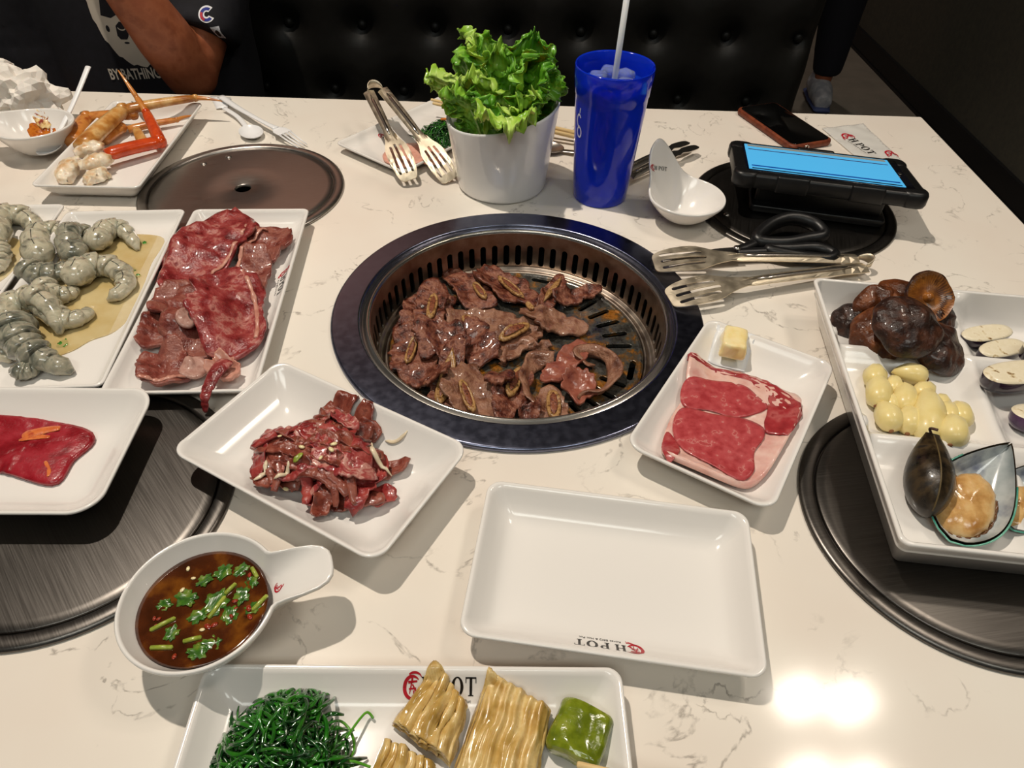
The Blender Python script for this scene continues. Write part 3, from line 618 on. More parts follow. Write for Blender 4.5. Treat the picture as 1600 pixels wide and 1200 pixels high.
# ------------------------------------------------------------------ plates
def plate_vf(wx, wy, h, r, wall, lift=0.0, bow=0.0, t=0.0032, k=9, sag=0.0):
    a, b = wx / 2, wy / 2
    prof = [(wall + 0.004, 0.0, 1), (wall - 0.002, 0.0002, 1), (wall * 0.75, 0.0030 + h * 0.02, 1), (wall * 0.4, h * 0.48, 1), (0.004, h - 0.0050, 1), (0.0006, h - 0.0032, 1), (0.0, h - 0.0018, 1), (0.0004, h - 0.0005, 1), (0.0016, h, 1), (0.0032, h - 0.0004, 1),
            (0.0055, h - 0.003, 1), (wall * 0.5, h * 0.50 + t * 0.3, 1), (wall * 0.78, h * 0.20 + t * 0.7, 1), (wall, t + h * 0.05, 1), (wall + 0.006, t + 0.0003, 1), (wall + 0.014, t, 1), (wall + 0.022, t, 1)]
    R = []
    for ins, z, _ in prof:
        rr = max(r - ins * 0.35, 0.006); loop = []
        for x, y in rrect(a - ins, b - ins, rr, k):
            c = (abs(x) / a) ** 2 * (abs(y) / b) ** 2; out = 1 - min(1, ins / (wall + 0.01))
            px = 1 - bow * (1 - (y / b) ** 2) * (abs(x) / a); py = 1 - bow * (1 - (x / a) ** 2) * (abs(y) / b)
            loop.append((x * px, y * py, z + lift * c * out - sag * (1 - c) * out))
        R.append(loop)
    return rings(R)
PLATE_N = 0
def plate(label, cx, cy, rz, wx, wy, h=0.022, r=0.012, wall=0.02, z=0.0004, lift=0.0, bow=0.0, group=None, name='serving_plate', sag=0.0):
    o = obj(name, plate_vf(wx, wy, h, r, wall, lift, bow, sag=sag), M_plate, None, (cx, cy, z), rz)
    return tag(o, label, 'plate', group)
R_ = math.radians
P_empty = plate('empty white rectangular plate in front of the grill', 0.0715, -0.330, R_(-7.2), 0.208, 0.134, 0.024, 0.012, 0.022, 0.0004, 0.002)
P_bulg = plate('white plate with upturned corners holding a heap of marinated shredded beef', -0.163, -0.229, R_(-28.5), 0.212, 0.130, 0.025, 0.016, 0.030, 0.0047, 0.007, 0.02)
P_steak = plate('white plate right of the grill holding a raw steak and butter', 0.1995, -0.156, R_(58.9), 0.208, 0.130, 0.021, 0.016, 0.026, 0.0047, 0.005, 0.02)
P_rib = plate('long white plate of raw short ribs, right of the shrimp plate', -0.3205, 0.003, R_(3.8) , 0.140, 0.322, 0.017, 0.008, 0.016, 0.0050, 0.001)
P_shr = plate('long white plate of raw shrimp between the rib plate and another shrimp plate', -0.4655, -0.0035, R_(5.6), 0.140, 0.312, 0.017, 0.008, 0.016, 0.0050, 0.001)
P_shr2 = plate('long white shrimp plate cut off by the left edge of the photo', -0.6145, 0.0005, R_(5.6), 0.140, 0.312, 0.017, 0.008, 0.016, 0.0050, 0.001)
P_slice = plate('white plate with one red beef slice, on the dark pot cover', -0.425, -0.2335, R_(1.5), 0.208, 0.136, 0.024, 0.022, 0.030, 0.0050, 0.007, 0.015)
P_side = plate('white plate nearest the camera with seaweed, bean curd and pickle', -0.066, -0.474, R_(0.8), 0.274, 0.140, 0.022, 0.010, 0.022, 0.0004, 0.001)
P_crab = plate('white plate of snow crab legs at the far left', -0.5535, 0.329, R_(1.0), 0.136, 0.262, 0.020, 0.008, 0.018, 0.0048, 0.003)
P_ham = plate('white plate of pink ham and seaweed behind the lettuce pot', -0.132, 0.431, R_(52.5), 0.270, 0.137, 0.014, 0.008, 0.016, 0.0004, 0.001)
mark(P_empty, 0.0655, -0.3785, R_(-7.2 + 180), 0.0086)
mark(P_rib, -0.2655, 0.0265, R_(-84), 0.0085)
mark(P_shr, -0.5145, -0.006, R_(76), 0.0085)
mark(P_shr2, -0.566, -0.018, R_(76), 0.0085)
mark(P_side, -0.0497, -0.4185, R_(0.8), 0.0085)
mark(P_ham, -0.20, 0.404, R_(-35), 0.0065)
# ------------------------------------------------------------------ short ribs on the grill
M_cook = mat('seared_beef', [(0.30, '1f0b06'), (0.42, '56271a'), (0.52, '7a4432'), (0.60, '94604a'), (0.70, '5a2413')], scale=95, detail=7, rough=0.25, rough2=0.5, bump=0.9, bscale=330, bdist=0.0022, coat=0.45)
M_cook2 = mat('grey_seared_beef', [(0.28, '4a2417'), (0.45, '80543f'), (0.58, '9b7058'), (0.75, '6d3a28')], scale=60, detail=7, rough=0.28, rough2=0.48, bump=0.85, bscale=330, bdist=0.002, coat=0.45)
M_cook3 = mat('pink_seared_beef', [(0.28, '6b2a20'), (0.5, '9a5a48'), (0.75, '7d4030')], scale=70, detail=6, rough=0.3, bump=0.5, bscale=220, bdist=0.0013, coat=0.4)
hmG = HM(0, 0, 0.16, 0.16, base=-0.0494)
GL = ['large seared rib slice against the upper left wall of the grill', 'seared rib slice at the left edge of the grill, tall bone in front', 'seared rib slice with an upright bone, upper left of the grill',
 'curled rib slice at the upper left of the grill, beside the widest slice', 'widest rib slice, at the far edge of the grill', 'narrow folded rib strip at the far right of the meat', 'rightmost charred rib strip, pointing at the grill wall',
 'flat seared slice with a round grey bone in the middle of the grill', 'rib slice with the slanting oval bone at the centre of the grill', 'smooth grey-brown rib slice right of the slanting bone', 'dark crumpled slice below the round grey bone',
 'seared slice between the left edge bone and the grill centre', 'rib with the long upright charred bone at the near left', 'trapezoid rib slice at the near edge of the grill', 'rib slice with an upright orange bone and a charred end, near the front',
 'rib slice with a pale oval bone at the near edge, right of the curl', 'small rib scrap at the near left wall of the grill', 'pink diagonal rib strip between the two curls', 'small pinkish scrap under the ring-shaped curl', 'small dark scrap left of the upright orange bone', 'small seared scrap at the near edge of the grill']
gthings = []
bones = [((b[0] + b[2]) / 2, (b[1] + b[3]) / 2, b) for b in GBONE]
BONE_OF = [1, 2, 3, 4, 8, 12, 14, 15, 7, 5, 13, 11, 9]
for i, (x0, y0, x1, y1, hw) in enumerate(GRILL):
    cx, cy = (x0 + x1) / 2, (y0 + y1) / 2; a = math.hypot(x1 - x0, y1 - y0) / 2 * 1.2; rot = math.atan2(y1 - y0, x1 - x0)
    rr = math.hypot(cx, cy)
    if rr > 0.118: cx *= 0.118 / rr; cy *= 0.118 / rr
    m = (M_cook, M_cook2, M_cook3)[0 if i not in (7, 8, 9, 13, 15, 17, 18) else (2 if i in (17, 18) else 1)]
    vf = sheet(hmG, cx, cy, a, hw * 1.25, rot, 0.0050, 100 + i, 0.34, 0.008, 0.022, 0.007, 12, 56, stiff=3, ripple=0.0022, ripl=0.019)
    t = thing('rib_slice', GL[i], 'meat', (cx, cy, float(min(v[2] for v in vf[0]))), 0, 'short ribs cooking on the grill')
    wobj('meat', vf, m, t); gthings.append(t)
    for bi, own in enumerate(BONE_OF):
        if own != i: continue
        bx, by, b = bones[bi]; L = math.hypot(b[2] - b[0], b[3] - b[1]) / 2; ang = math.atan2(b[3] - b[1], b[2] - b[0]); w = b[4] * 0.85
        bo = wobj('bone', sheet(hmG, bx, by, L, w, ang, 0.0030, 300 + bi, 0.06, 0.0005, 0.03, 0, 8, 28, stiff=4, rim=0.0014, settle=0.6), M_bone, t)
        if w > 0.004: wobj('marrow', sheet(hmG, bx, by, L * 0.74, w * 0.52, ang, 0.0006, 330 + bi, 0.12, 0.0003, 0.02, 0, 5, 24, stiff=3), M_marrow, bo)
def ribbon(path, h, t, z0, seed, lean=0.25, wob=0.003):
    """a strip of meat standing on its edge along a path"""
    P = smooth_path([(x, y, 0) for x, y in path], 7); R = []; m = len(P)
    for i, p in enumerate(P):
        d = P[min(i + 1, m - 1)] - P[max(i - 1, 0)]; d /= np.linalg.norm(d) + 1e-9; s = np.array([-d[1], d[0], 0]); loop = []
        u = i / (m - 1); hh = h * (0.55 + 0.45 * math.sin(PI * min(max(u, 0.08), 0.92))) * (1 + 0.25 * nz(u * 5, seed)); K = 6
        for side in (1, -1):
            for k in range(K + 1):
                f = k / K if side == 1 else 1 - k / K
                off = lean * h * (f - 0.2) ** 2 * 2 + wob * nz(u * 6, f * 2, seed) + side * t * 0.5 * (1 - 0.5 * (2 * f - 1) ** 4) * (1 + 0.3 * nz(u * 14, f * 5, seed + 4))
                q = p + s * off; loop.append((q[0], q[1], z0 + 0.0003 + hh * f))
        R.append(loop)
    return rings(R)
CL = ['big C-shaped rib curl standing on edge at the front of the grill', 'ring-shaped rib curl at the right of the meat', 'wavy rib strip standing on edge below the slanting bone', 'glossy dark rib strip inside the big curl']
for i, c in enumerate(GCURL):
    vf = ribbon(c, (0.018, 0.016, 0.014, 0.015)[i], 0.0050, -0.0494, 40 + i, 0.35, 0.010)
    o = wobj('rib_curl', vf, (M_cook2, M_cook2, M_cook2, M_cook)[i]); tag(o, CL[i], 'meat', 'short ribs cooking on the grill')

# ------------------------------------------------------------------ raw short ribs
M_raw = mat('raw_rib_beef', [(0.28, '561414'), (0.44, '84292a'), (0.55, '9a3f3c'), (0.62, 'b5746a'), (0.68, '8a3230'), (0.76, '6b1c1c')], scale=70, detail=6, rough=0.22, rough2=0.4, bump=0.7, bscale=260, bdist=0.002, coat=0.45, sss=0.1)
M_raw2 = mat('marinated_rib_beef', [(0.28, '4a1a14'), (0.45, '7d3a30'), (0.58, '965a4c'), (0.70, '6e2d26')], scale=55, detail=6, rough=0.22, rough2=0.42, bump=0.75, bscale=260, bdist=0.002, coat=0.45, sss=0.1)
M_rawfat = mat('raw_fat', [(0.3, 'b0705f'), (0.55, 'cb9482'), (0.75, 'a05a4c')], scale=90, rough=0.3, bump=0.3, bscale=200, coat=0.4, sss=0.15)
M_rawbone = mat('raw_bone', [(0.3, 'a8776a'), (0.55, 'bd9588'), (0.75, '8f5a4e')], scale=140, rough=0.3, bump=0.25, bscale=300, coat=0.4)
hmR = HM(-0.3205, 0.003, 0.09, 0.19, bvh=world_bvh([P_rib]))
RL = ['raw rib slice at the far end of the rib plate', 'raw rib slice at the far right corner of the rib plate', 'folded raw rib slice at the right side of the rib plate', 'largest folded red rib slice in the far half of the rib plate', 'long red rib slice along the right of the pile',
 'raw rib slice with a round bone near the middle of the rib plate', 'marinated brown rib slice in the middle of the pile', 'small folded rib end at the left of the pile', 'marinated rib slice with a bone at the near end of the rib plate', 'pale fat edge at the near right of the rib pile', 'thin red meat strip hanging over the near rim of the rib plate']
RBO = [5, 8, 6, 6]
for i in (0, 1, 2, 3, 7, 5, 6, 4, 8, 9):
    x0, y0, x1, y1, hw = RIB[i]; cx, cy = (x0 + x1) / 2 - (0.012 if i in (1, 2) else 0.004), (y0 + y1) / 2; a = math.hypot(x1 - x0, y1 - y0) / 2 * 1.08
    vf = sheet(hmR, cx, cy, a, hw * 1.30, math.atan2(y1 - y0, x1 - x0), 0.0060, 500 + i, 0.24, 0.010, 0.024, 0.007, 13, 64, stiff=3, ripple=0.0022, ripl=0.022, sq=3.4)
    t = thing('raw_rib_slice', RL[i], 'meat', (cx, cy, float(min(v[2] for v in vf[0]))), 0, 'raw short ribs on the long plate')
    wobj('meat', vf, {0: M_raw, 3: M_raw, 4: M_raw, 9: M_rawfat}.get(i, M_raw2), t)
    if i in (0, 2, 3, 4, 8, 1):  # fatty edge band
        ang = math.atan2(y1 - y0, x1 - x0) ; s = 1 if i in (0, 3, 4) else -1
        P = [(cx + math.cos(ang) * a * u - s * math.sin(ang) * hw * 1.02 * math.sqrt(max(0, 1 - u * u * 0.7)), cy + math.sin(ang) * a * u + s * math.cos(ang) * hw * 1.02 * math.sqrt(max(0, 1 - u * u * 0.7))) for u in np.linspace(-0.8, 0.75, 14)]
        pts = [(x, y, float(hmR.get(np.array([x]), np.array([y]), 0)[0]) + 0.0006) for x, y in P]
        wobj('fat_edge', tube(smooth_path(pts, 2), [0.0034 * (0.7 + 0.5 * nz(k * 0.5, i)) for k in range(27)], 8, 0.5), M_rawfat, t)
    for bi, own in enumerate(RBO):
        if own == i:
            b = RIBBONE[bi]; wobj('bone', sheet(hmR, (b[0] + b[2]) / 2, (b[1] + b[3]) / 2, math.hypot(b[2] - b[0], b[3] - b[1]) / 2 * 1.15, b[4], math.atan2(b[3] - b[1], b[2] - b[0]), 0.003, 560 + bi, 0.08, 0.0004, 0.03, 0, 7, 28, stiff=3, rim=0.0008, settle=0.5), M_rawbone, t)
P = [(-0.276, -0.118), (-0.281, -0.136), (-0.284, -0.150)]
pts = [(x, y, float(hmR.get(np.array([x]), np.array([y]), 1)[0]) + 0.003) for x, y in P] + [(-0.2840, -0.1615, 0.0215), (-0.2845, -0.1655, 0.0150), (-0.2850, -0.1690, 0.0085)]
o = wobj('raw_meat_strip', tube(smooth_path(pts, 5), [0.0068, 0.0085, 0.0088, 0.0085, 0.008, 0.0074, 0.007, 0.0066, 0.0064, 0.006, 0.0062, 0.0058, 0.005, 0.0048, 0.0052, 0.005, 0.0046, 0.004, 0.0036, 0.0038, 0.004, 0.0036, 0.003, 0.0026, 0.002, 0.001], 10, 0.30), M_raw)
tag(o, RL[10], 'meat', 'raw short ribs on the long plate')

# ------------------------------------------------------------------ marinated shredded beef
M_b1 = mat('marinated_beef_red', [(0.28, '581616'), (0.45, '8c2c2b'), (0.60, 'a4443c'), (0.74, '6b1c19')], scale=80, detail=6, rough=0.2, rough2=0.4, bump=0.6, bscale=330, bdist=0.0012, coat=0.5, sss=0.1)
M_b2 = mat('marinated_beef_brown', [(0.28, '4a1b14'), (0.45, '7a382b'), (0.60, '93503f'), (0.74, '632a20')], scale=90, detail=6, rough=0.2, rough2=0.4, bump=0.6, bscale=350, bdist=0.0012, coat=0.5, sss=0.1)
M_b3 = mat('marbled_beef', [(0.34, '8a2a2c'), (0.48, 'a04442'), (0.55, 'c79284'), (0.62, '9c3c3a'), (0.74, 'ba7f72')], scale=70, detail=5, rough=0.22, rough2=0.4, bump=0.5, bscale=300, bdist=0.0012, coat=0.5, sss=0.1, dist=0.8)
M_garlic = mat('garlic_bit', 'e6d6a4', rough=0.3, coat=0.3)
M_onion = mat('onion_sliver', 'dfcdb0', rough=0.25, coat=0.4, sss=0.2)
hmB = HM(-0.163, -0.232, 0.11, 0.10, bvh=world_bvh([P_bulg]), res=0.0012)
rng = random.Random(7)
bp_ = BULG
def inside(x, y, poly):
    c = False; n = len(poly)
    for i in range(n):
        x1, y1 = poly[i]; x2, y2 = poly[i - 1]
        if (y1 > y) != (y2 > y) and x < (x2 - x1) * (y - y1) / (y2 - y1) + x1: c = not c
    return c
cxB, cyB = -0.166, -0.2325
nB = 0
def strand(hm, x, y, a, L, w, k1, seed, cap):
    n = 22; X = []; Y = []; ang = a
    x -= math.cos(a) * L / 2; y -= math.sin(a) * L / 2
    for i in range(n):
        X.append(x); Y.append(y); ang += k1 / n + 0.25 * nz(i * 0.35, seed); x += math.cos(ang) * L / n; y += math.sin(ang) * L / n
    X = np.array(X); Y = np.array(Y); Z = np.minimum(hm.get(X, Y, 2), cap(X, Y)); Z = np.convolve(np.pad(Z, 2, mode='edge'), np.ones(5) / 5, mode='valid')
    rr = [w * (0.25 + 0.75 * math.sin(PI * (0.06 + 0.88 * i / (n - 1))) ** 0.5) * (1 + 0.35 * nz(i * 0.5, seed, 2)) for i in range(n)]
    P = [(px, py, pz + r * 0.30 + 0.0015 * (0.5 + 0.5 * nz(i * 0.4, seed, 5))) for i, (px, py, pz, r) in enumerate(zip(X, Y, Z, rr))]
    hm.splat(X, Y, np.array([p[2] for p in P]) + np.array(rr) * 0.35)
    return tube(P, rr, 10, 0.45, twist=0.3)
H0B = hmB.H.copy()
capB = lambda X, Y: np.maximum(hmB.bil(H0B, X, Y) + 0.0012, 0.0095 + 0.026 * np.clip(1.15 - ((X - cxB) / 0.078) ** 2 - ((Y - cyB) / 0.066) ** 2, 0, 1))
while nB < 110:
    x, y = rng.uniform(-0.245, -0.092), rng.uniform(-0.30, -0.165)
    k = (0.90 - 0.22 * (nB / 40)) if nB < 40 else (0.72 - 0.26 * ((nB - 40) / 70))
    if not inside(cxB + (x - cxB) / k, cyB + (y - cyB) / k, bp_): continue
    a = rng.uniform(0.016, 0.034); b = rng.uniform(0.006, 0.011)
    rot = rng.gauss(-0.45, 0.55) if nB > 25 else rng.uniform(0, PI)
    if nB >= 40: vf = strand(hmB, x, y, rot, rng.uniform(0.028, 0.055), rng.uniform(0.0030, 0.0052), rng.uniform(-1.6, 1.6), 700 + nB, capB)
    else: vf = sheet(hmB, x, y, a, b, rot, 0.0024, 700 + nB, 0.26, 0.0055, 0.014, 0.006, 8, 44, stiff=2, ripple=0.0020, ripl=rng.uniform(0.007, 0.013), cap=capB)
    o = wobj('beef_shred', vf, rng.choice((M_b1, M_b1, M_b2, M_b2, M_b2, M_b3)))
    tag(o, 'thin marinated beef shred in the heap on the upturned-corner plate', 'meat', 'marinated beef shreds in the heap'); nB += 1
def lay(hm, x, y, dz=0.0): return float(hm.get(np.array([x]), np.array([y]), 0)[0]) + dz
for i in range(6):
    x, y = rng.uniform(-0.20, -0.125), rng.uniform(-0.265, -0.195); s = rng.uniform(0.0012, 0.0021)
    o = wobj('garlic_bit', xf(lathe([(0.0001, -s * 0.6), (s, -s * 0.3), (s * 1.1, s * 0.2), (s * 0.6, s * 0.6), (0.0001, s * 0.7)], 8), (x, y, lay(hmB, x, y, s * 0.3)), rng.uniform(0, 3), (1.5, 0.9, 0.8)), M_garlic)
    tag(o, 'tiny minced garlic bit on the shredded beef heap', 'garlic', 'garlic bits on the beef heap')
for i, (x, y, a, L) in enumerate(((-0.203, -0.256, 1.2, 0.009), (-0.118, -0.233, -0.9, 0.015), (-0.105, -0.206, 0.1, 0.010), (-0.186, -0.258, 0.9, 0.008))):
    pts = [(x + math.cos(a) * L * u - math.sin(a) * L * 0.35 * (u * u), y + math.sin(a) * L * u + math.cos(a) * L * 0.35 * u * u) for u in np.linspace(-1, 1, 9)]
    pts = [(px, py, lay(hmB, px, py, 0.0012)) for px, py in pts]
    o = wobj('onion_sliver', tube(pts, [0.0006, 0.0016, 0.002, 0.0022, 0.0022, 0.0021, 0.0019, 0.0015, 0.0006], 7, 0.6), M_onion)
    tag(o, ('pale onion sliver at the left edge of the shredded beef heap', 'pale onion sliver on the right of the shredded beef heap', 'clear onion sliver on the white plate beyond the beef heap', 'pale onion sliver near the front of the beef heap')[i], 'onion', 'onion slivers with the beef')
o = wobj('scallion_bit', sheet(hmB, -0.176, -0.2475, 0.0050, 0.0022, 0.9, 0.001, 31, 0.2, 0.0008, 0.01, 0, 4, 16), mat('scallion', [(0.4, '6f7f1f'), (0.6, '98a43a')], scale=200, rough=0.35, coat=0.3)); tag(o, 'single green scallion bit on the shredded beef heap', 'scallion')

# ------------------------------------------------------------------ beef slice, steak, butter
M_beef = mat('red_beef_slice', [(0.30, '6b0a12'), (0.48, '8f1420'), (0.60, 'a12430'), (0.75, '7a0f18')], scale=45, detail=6, rough=0.22, rough2=0.36, bump=0.4, bscale=380, bdist=0.0008, coat=0.5, sss=0.15)
M_ofat = mat('orange_fat', [(0.3, 'c0552c'), (0.6, 'd8763e'), (0.75, 'a8382a')], scale=110, rough=0.25, bump=0.2, bscale=300, coat=0.5)
hmS = HM(-0.42, -0.23, 0.11, 0.08, bvh=world_bvh([P_slice]))
def poly_outline(pts, cx, cy):
    S = np.array(smooth_path(pts, 6, True)); th = np.arctan2(S[:, 1] - cy, S[:, 0] - cx); r = np.hypot(S[:, 1] - cy, S[:, 0] - cx); o = np.argsort(th); th, r = th[o], r[o]
    return lambda t: float(np.interp(((t + PI) % (2 * PI)) - PI, th, r, period=2 * PI))
SL = [(-0.488, -0.193), (-0.4576, -0.188), (-0.4201, -0.19), (-0.3781, -0.1967), (-0.3671, -0.2092), (-0.375, -0.2300), (-0.3800, -0.2561), (-0.4274, -0.2447), (-0.478, -0.238)]
t = thing('beef_slice', 'single dark red beef slice with an orange fat streak', 'meat', (-0.42, -0.22, 0.009))
wobj('meat', sheet(hmS, -0.42, -0.218, 0.05, 0.03, 0, 0.006, 41, 0, 0.0015, 0.03, 0.0, 12, 72, outline=poly_outline(SL, -0.42, -0.218)), M_beef, t)
for pts, w in (([(-0.470, -0.232), (-0.455, -0.224), (-0.440, -0.213), (-0.425, -0.2065), (-0.410, -0.2005), (-0.400, -0.198)], 0.0055), ([(-0.428, -0.213), (-0.415, -0.2085), (-0.404, -0.2085)], 0.0026), ([(-0.395, -0.235), (-0.388, -0.244), (-0.386, -0.250)], 0.0018)):
    pp = smooth_path([(x, y, lay(hmS, x, y, 0.0)) for x, y in pts], 4); n = len(pp)
    wobj('fat_streak', tube(pp, [w * (0.35 + 0.65 * math.sin(PI * (0.08 + 0.84 * k / (n - 1)))) * (1 + 0.3 * nz(k * 0.4, w * 900)) for k in range(n)], 10, 0.22), M_ofat, t)

M_lean = mat('raw_steak_lean', [(0.32, 'a03438'), (0.5, 'b34649'), (0.60, 'b84e50'), (0.635, 'c67f79'), (0.66, 'b34446'), (0.72, 'a83e40')], scale=120, detail=8, rough=0.28, rough2=0.4, bump=0.3, bscale=520, bdist=0.0006, coat=0.35, sss=0.15)
M_lean2 = mat('raw_steak_cap', [(0.3, '8a2428'), (0.5, 'a33438'), (0.64, 'b45a58'), (0.75, '922a2e')], scale=80, detail=7, rough=0.28, bump=0.4, bscale=400, bdist=0.0008, coat=0.35, sss=0.15)
M_sfat = mat('steak_fat', [(0.3, 'd8a594'), (0.5, 'e6c0b4'), (0.7, 'd29a90')], scale=45, detail=5, rough=0.3, bump=0.35, bscale=160, bdist=0.0012, coat=0.35, sss=0.2)
hmK = HM(0.195, -0.165, 0.11, 0.12, bvh=world_bvh([P_steak]))
t = thing('raw_steak', 'raw boneless steak with a pale fat edge on the plate right of the grill', 'meat', (0.19, -0.175, 0.009))
STEAK = [(0.1925 + (x - 0.190) * 0.93, -0.1715 + (y + 0.175) * 0.93) for x, y in STEAK]
STEAKLEAN = [[(0.1925 + (x - 0.190) * 0.95, -0.1715 + (y + 0.175) * 0.95 - (0.0022 if k == 0 else 0.0)) for x, y in lp] for k, lp in enumerate(STEAKLEAN)]
wobj('fat', sheet(hmK, 0.190, -0.175, 0.05, 0.05, 0, 0.0125, 43, 0, 0.0012, 0.04, 0.0, 14, 110, outline=poly_outline(STEAK, 0.190, -0.175)), M_sfat, t)
for i, lp in enumerate(STEAKLEAN):
    c = np.mean(np.array(lp), 0)
    if i == 2: continue
    o = wobj('lean', sheet(hmK, c[0], c[1], 0.05, 0.05, 0, 0.0012, 60 + i, 0, 0.0003, 0.03, 0.0, 12, 80, stiff=3, outline=poly_outline(lp, c[0], c[1])), (M_lean, M_lean, M_lean2, M_lean2)[i], t)
cap = [(0.1640, -0.0975), (0.188, -0.1015), (0.215, -0.1085), (0.2355, -0.121), (0.2465, -0.138), (0.2440, -0.160), (0.2345, -0.178), (0.2275, -0.192)]
capw = [0.004, 0.0045, 0.006, 0.0085, 0.0125, 0.0150, 0.013, 0.009]
pp = smooth_path([(x, y, lay(hmK, x, y)) for x, y in cap], 5); ww = np.interp(np.linspace(0, 1, len(pp)), np.linspace(0, 1, len(capw)), capw)
V = []; F = []
for i, (p, w) in enumerate(zip(pp, ww)):
    d = pp[min(i + 1, len(pp) - 1)] - pp[max(i - 1, 0)]; d /= np.linalg.norm(d); s = np.array([-d[1], d[0], 0])
    for k in range(9):
        u = -1 + k / 4; q = p + s * w * u * (1 + 0.12 * nz(i * 0.4, u)); V.append((q[0], q[1], lay(hmK, q[0], q[1], 0.0003 + 0.0012 * (1 - u * u))))
for i in range(len(pp) - 1):
    for k in range(8): a = i * 9 + k; F.append((a, a + 1, a + 10, a + 9))
o = wobj('lean_cap', (V, F), M_lean2, t); o.modifiers.new('s', 'SOLIDIFY').thickness = 0.001
M_butter = mat('butter', [(0.4, 'f3e2ae'), (0.6, 'eed690')], scale=60, rough=0.3, bump=0.25, bscale=120, bdist=0.001, sss=0.3, coat=0.3)
M_paper = mat('waxed_paper', 'e6e8ea', rough=0.35)
pv = poly2d([PAPER], 0.0, 0.0005)
pv = subdivide(pv, 0.008)
zz = max(lay(hmK, x, y) for x, y in [(0.222, -0.066), (0.2, -0.08), (0.21, -0.06)])
pv = ([(x, y, max(z + 0.0095, lay(hmK, x, y, 0.0004) + z)) for x, y, z in pv[0]], pv[1])
o = wobj('wax_paper_square', pv, M_paper); tag(o, 'small white square of paper under the butter pat', 'paper')
bc = np.mean(np.array(BUTTER), 0); 
bvf = rbox(0.026, 0.036, 0.017, 0.004, 4, 0.003); bvf = ([(x * (1 - 0.12 * z / 0.02) + 0.0012 * nz(x * 120, y * 120, z * 120), y * (1 - 0.10 * z / 0.02) + 0.0015 * nz(y * 120, x * 120, z * 90), z + 0.001 * nz(x * 90, y * 90)) for x, y, z in subdivide(bvf, 0.005)[0]], subdivide(bvf, 0.005)[1])
o = obj('butter_pat', bvf, M_butter, None, (0.2155, -0.0715, 0.0185), R_(-16)); tag(o, 'pale yellow pat of butter at the top of the steak plate', 'butter')

# ------------------------------------------------------------------ shrimp
def shrimp_mat():
    return mat('raw_shrimp', [(0.27, '504f45'), (0.36, '96927f'), (0.50, 'c4bda6'), (0.64, 'b4ae98'), (0.74, '7d7a6a')], scale=85, detail=6, rough=0.14, rough2=0.28, bump=0.3, bscale=260, bdist=0.0008, coat=0.7, sss=0.35, sssr=0.006, dist=0.6)
M_shr = shrimp_mat()
M_shrd = mat('raw_shrimp_dark', [(0.28, '3e4039'), (0.42, '70716455'[:6]), (0.56, 'a39f8c'), (0.74, '5c5d54')], scale=70, detail=6, rough=0.14, rough2=0.28, bump=0.3, bscale=260, bdist=0.0008, coat=0.7, sss=0.3, sssr=0.006, dist=0.8)
M_vein = mat('shrimp_vein', '45453f', rough=0.3)
def shrimp(path, hm, r0, seed, label, group, m):
    P = smooth_path([(x, y, 0) for x, y in path], 12); P = P[:max(8, int(len(P) * (0.80 if len(path) > 5 else 0.93)))]; n = len(P); rad = []; Q = []
    for i, p in enumerate(P):
        u = i / (n - 1); r = 1.36 * r0 * (1.0 - 0.62 * u ** 1.5) * min(1, (u / 0.10 + 0.25)) ** 0.6
        if u > 0.93: r *= 1 - (u - 0.93) / 0.12
        r *= 1 + 0.17 * (((u * 6.5) % 1) ** 2 - 0.4) + 0.06 * nz(u * 9, seed)
        rad.append(max(r, 0.0012))
    top = []
    zb = hm.get(np.array([p[0] for p in P]), np.array([p[1] for p in P]), 3); zb = np.convolve(np.pad(zb, 4, mode='edge'), np.ones(9) / 9, mode='valid')
    for p, r, z in zip(P, rad, zb): Q.append((p[0], p[1], z + r * 0.80 + 0.0003))
    vf = tube(Q, rad, 14, 0.85)
    o = wobj('raw_shrimp', vf, m); tag(o, label, 'shrimp', group)
    vn = [(q[0], q[1], q[2] + 0.85 * r * 0.985) for q, r in list(zip(Q, rad))[3:-8]]
    if len(vn) > 4: wobj('vein', tube(vn, [0.0003] + [0.00045 * (1 + 0.5 * nz(k * 0.6, seed)) for k in range(len(vn) - 2)] + [0.0003], 6, 0.5), M_vein, o)
    A = np.array(Q); hm.splat(A[:, 0], A[:, 1], A[:, 2] + np.array(rad) * 0.6)
    return o
ML = mat('shrimp_marinade', [(0.35, 'd8bd78'), (0.6, 'e4cf96')], scale=30, rough=0.06, coat=0.6, alpha=0.55)
def puddle(pl, pts, z, label):
    vf = poly2d([[tuple(p[:2]) for p in smooth_path(pts, 6, True)]], z, z + 0.0012, 0.0004)
    o = wobj('marinade_puddle', vf, ML, smooth=False); tag(o, label, 'sauce'); return o
puddle(P_shr, [(-0.515, 0.115), (-0.47, 0.120), (-0.425, 0.112), (-0.420, 0.06), (-0.413, 0.02), (-0.405, -0.03), (-0.412, -0.06), (-0.43, -0.075), (-0.44, -0.09), (-0.455, -0.1), (-0.48, -0.10), (-0.505, -0.10), (-0.510, -0.06), (-0.505, 0.0), (-0.530, 0.05)], 0.0083, 'yellowish marinade puddle under the shrimp on the middle plate')
puddle(P_shr2, [(-0.66, 0.11), (-0.59, 0.10), (-0.570, 0.06), (-0.57, 0.02), (-0.60, -0.02), (-0.65, 0.0)], 0.0083, 'yellowish marinade puddle on the leftmost shrimp plate')
hmP = HM(-0.4655, -0.0035, 0.09, 0.175, base=0.0086)
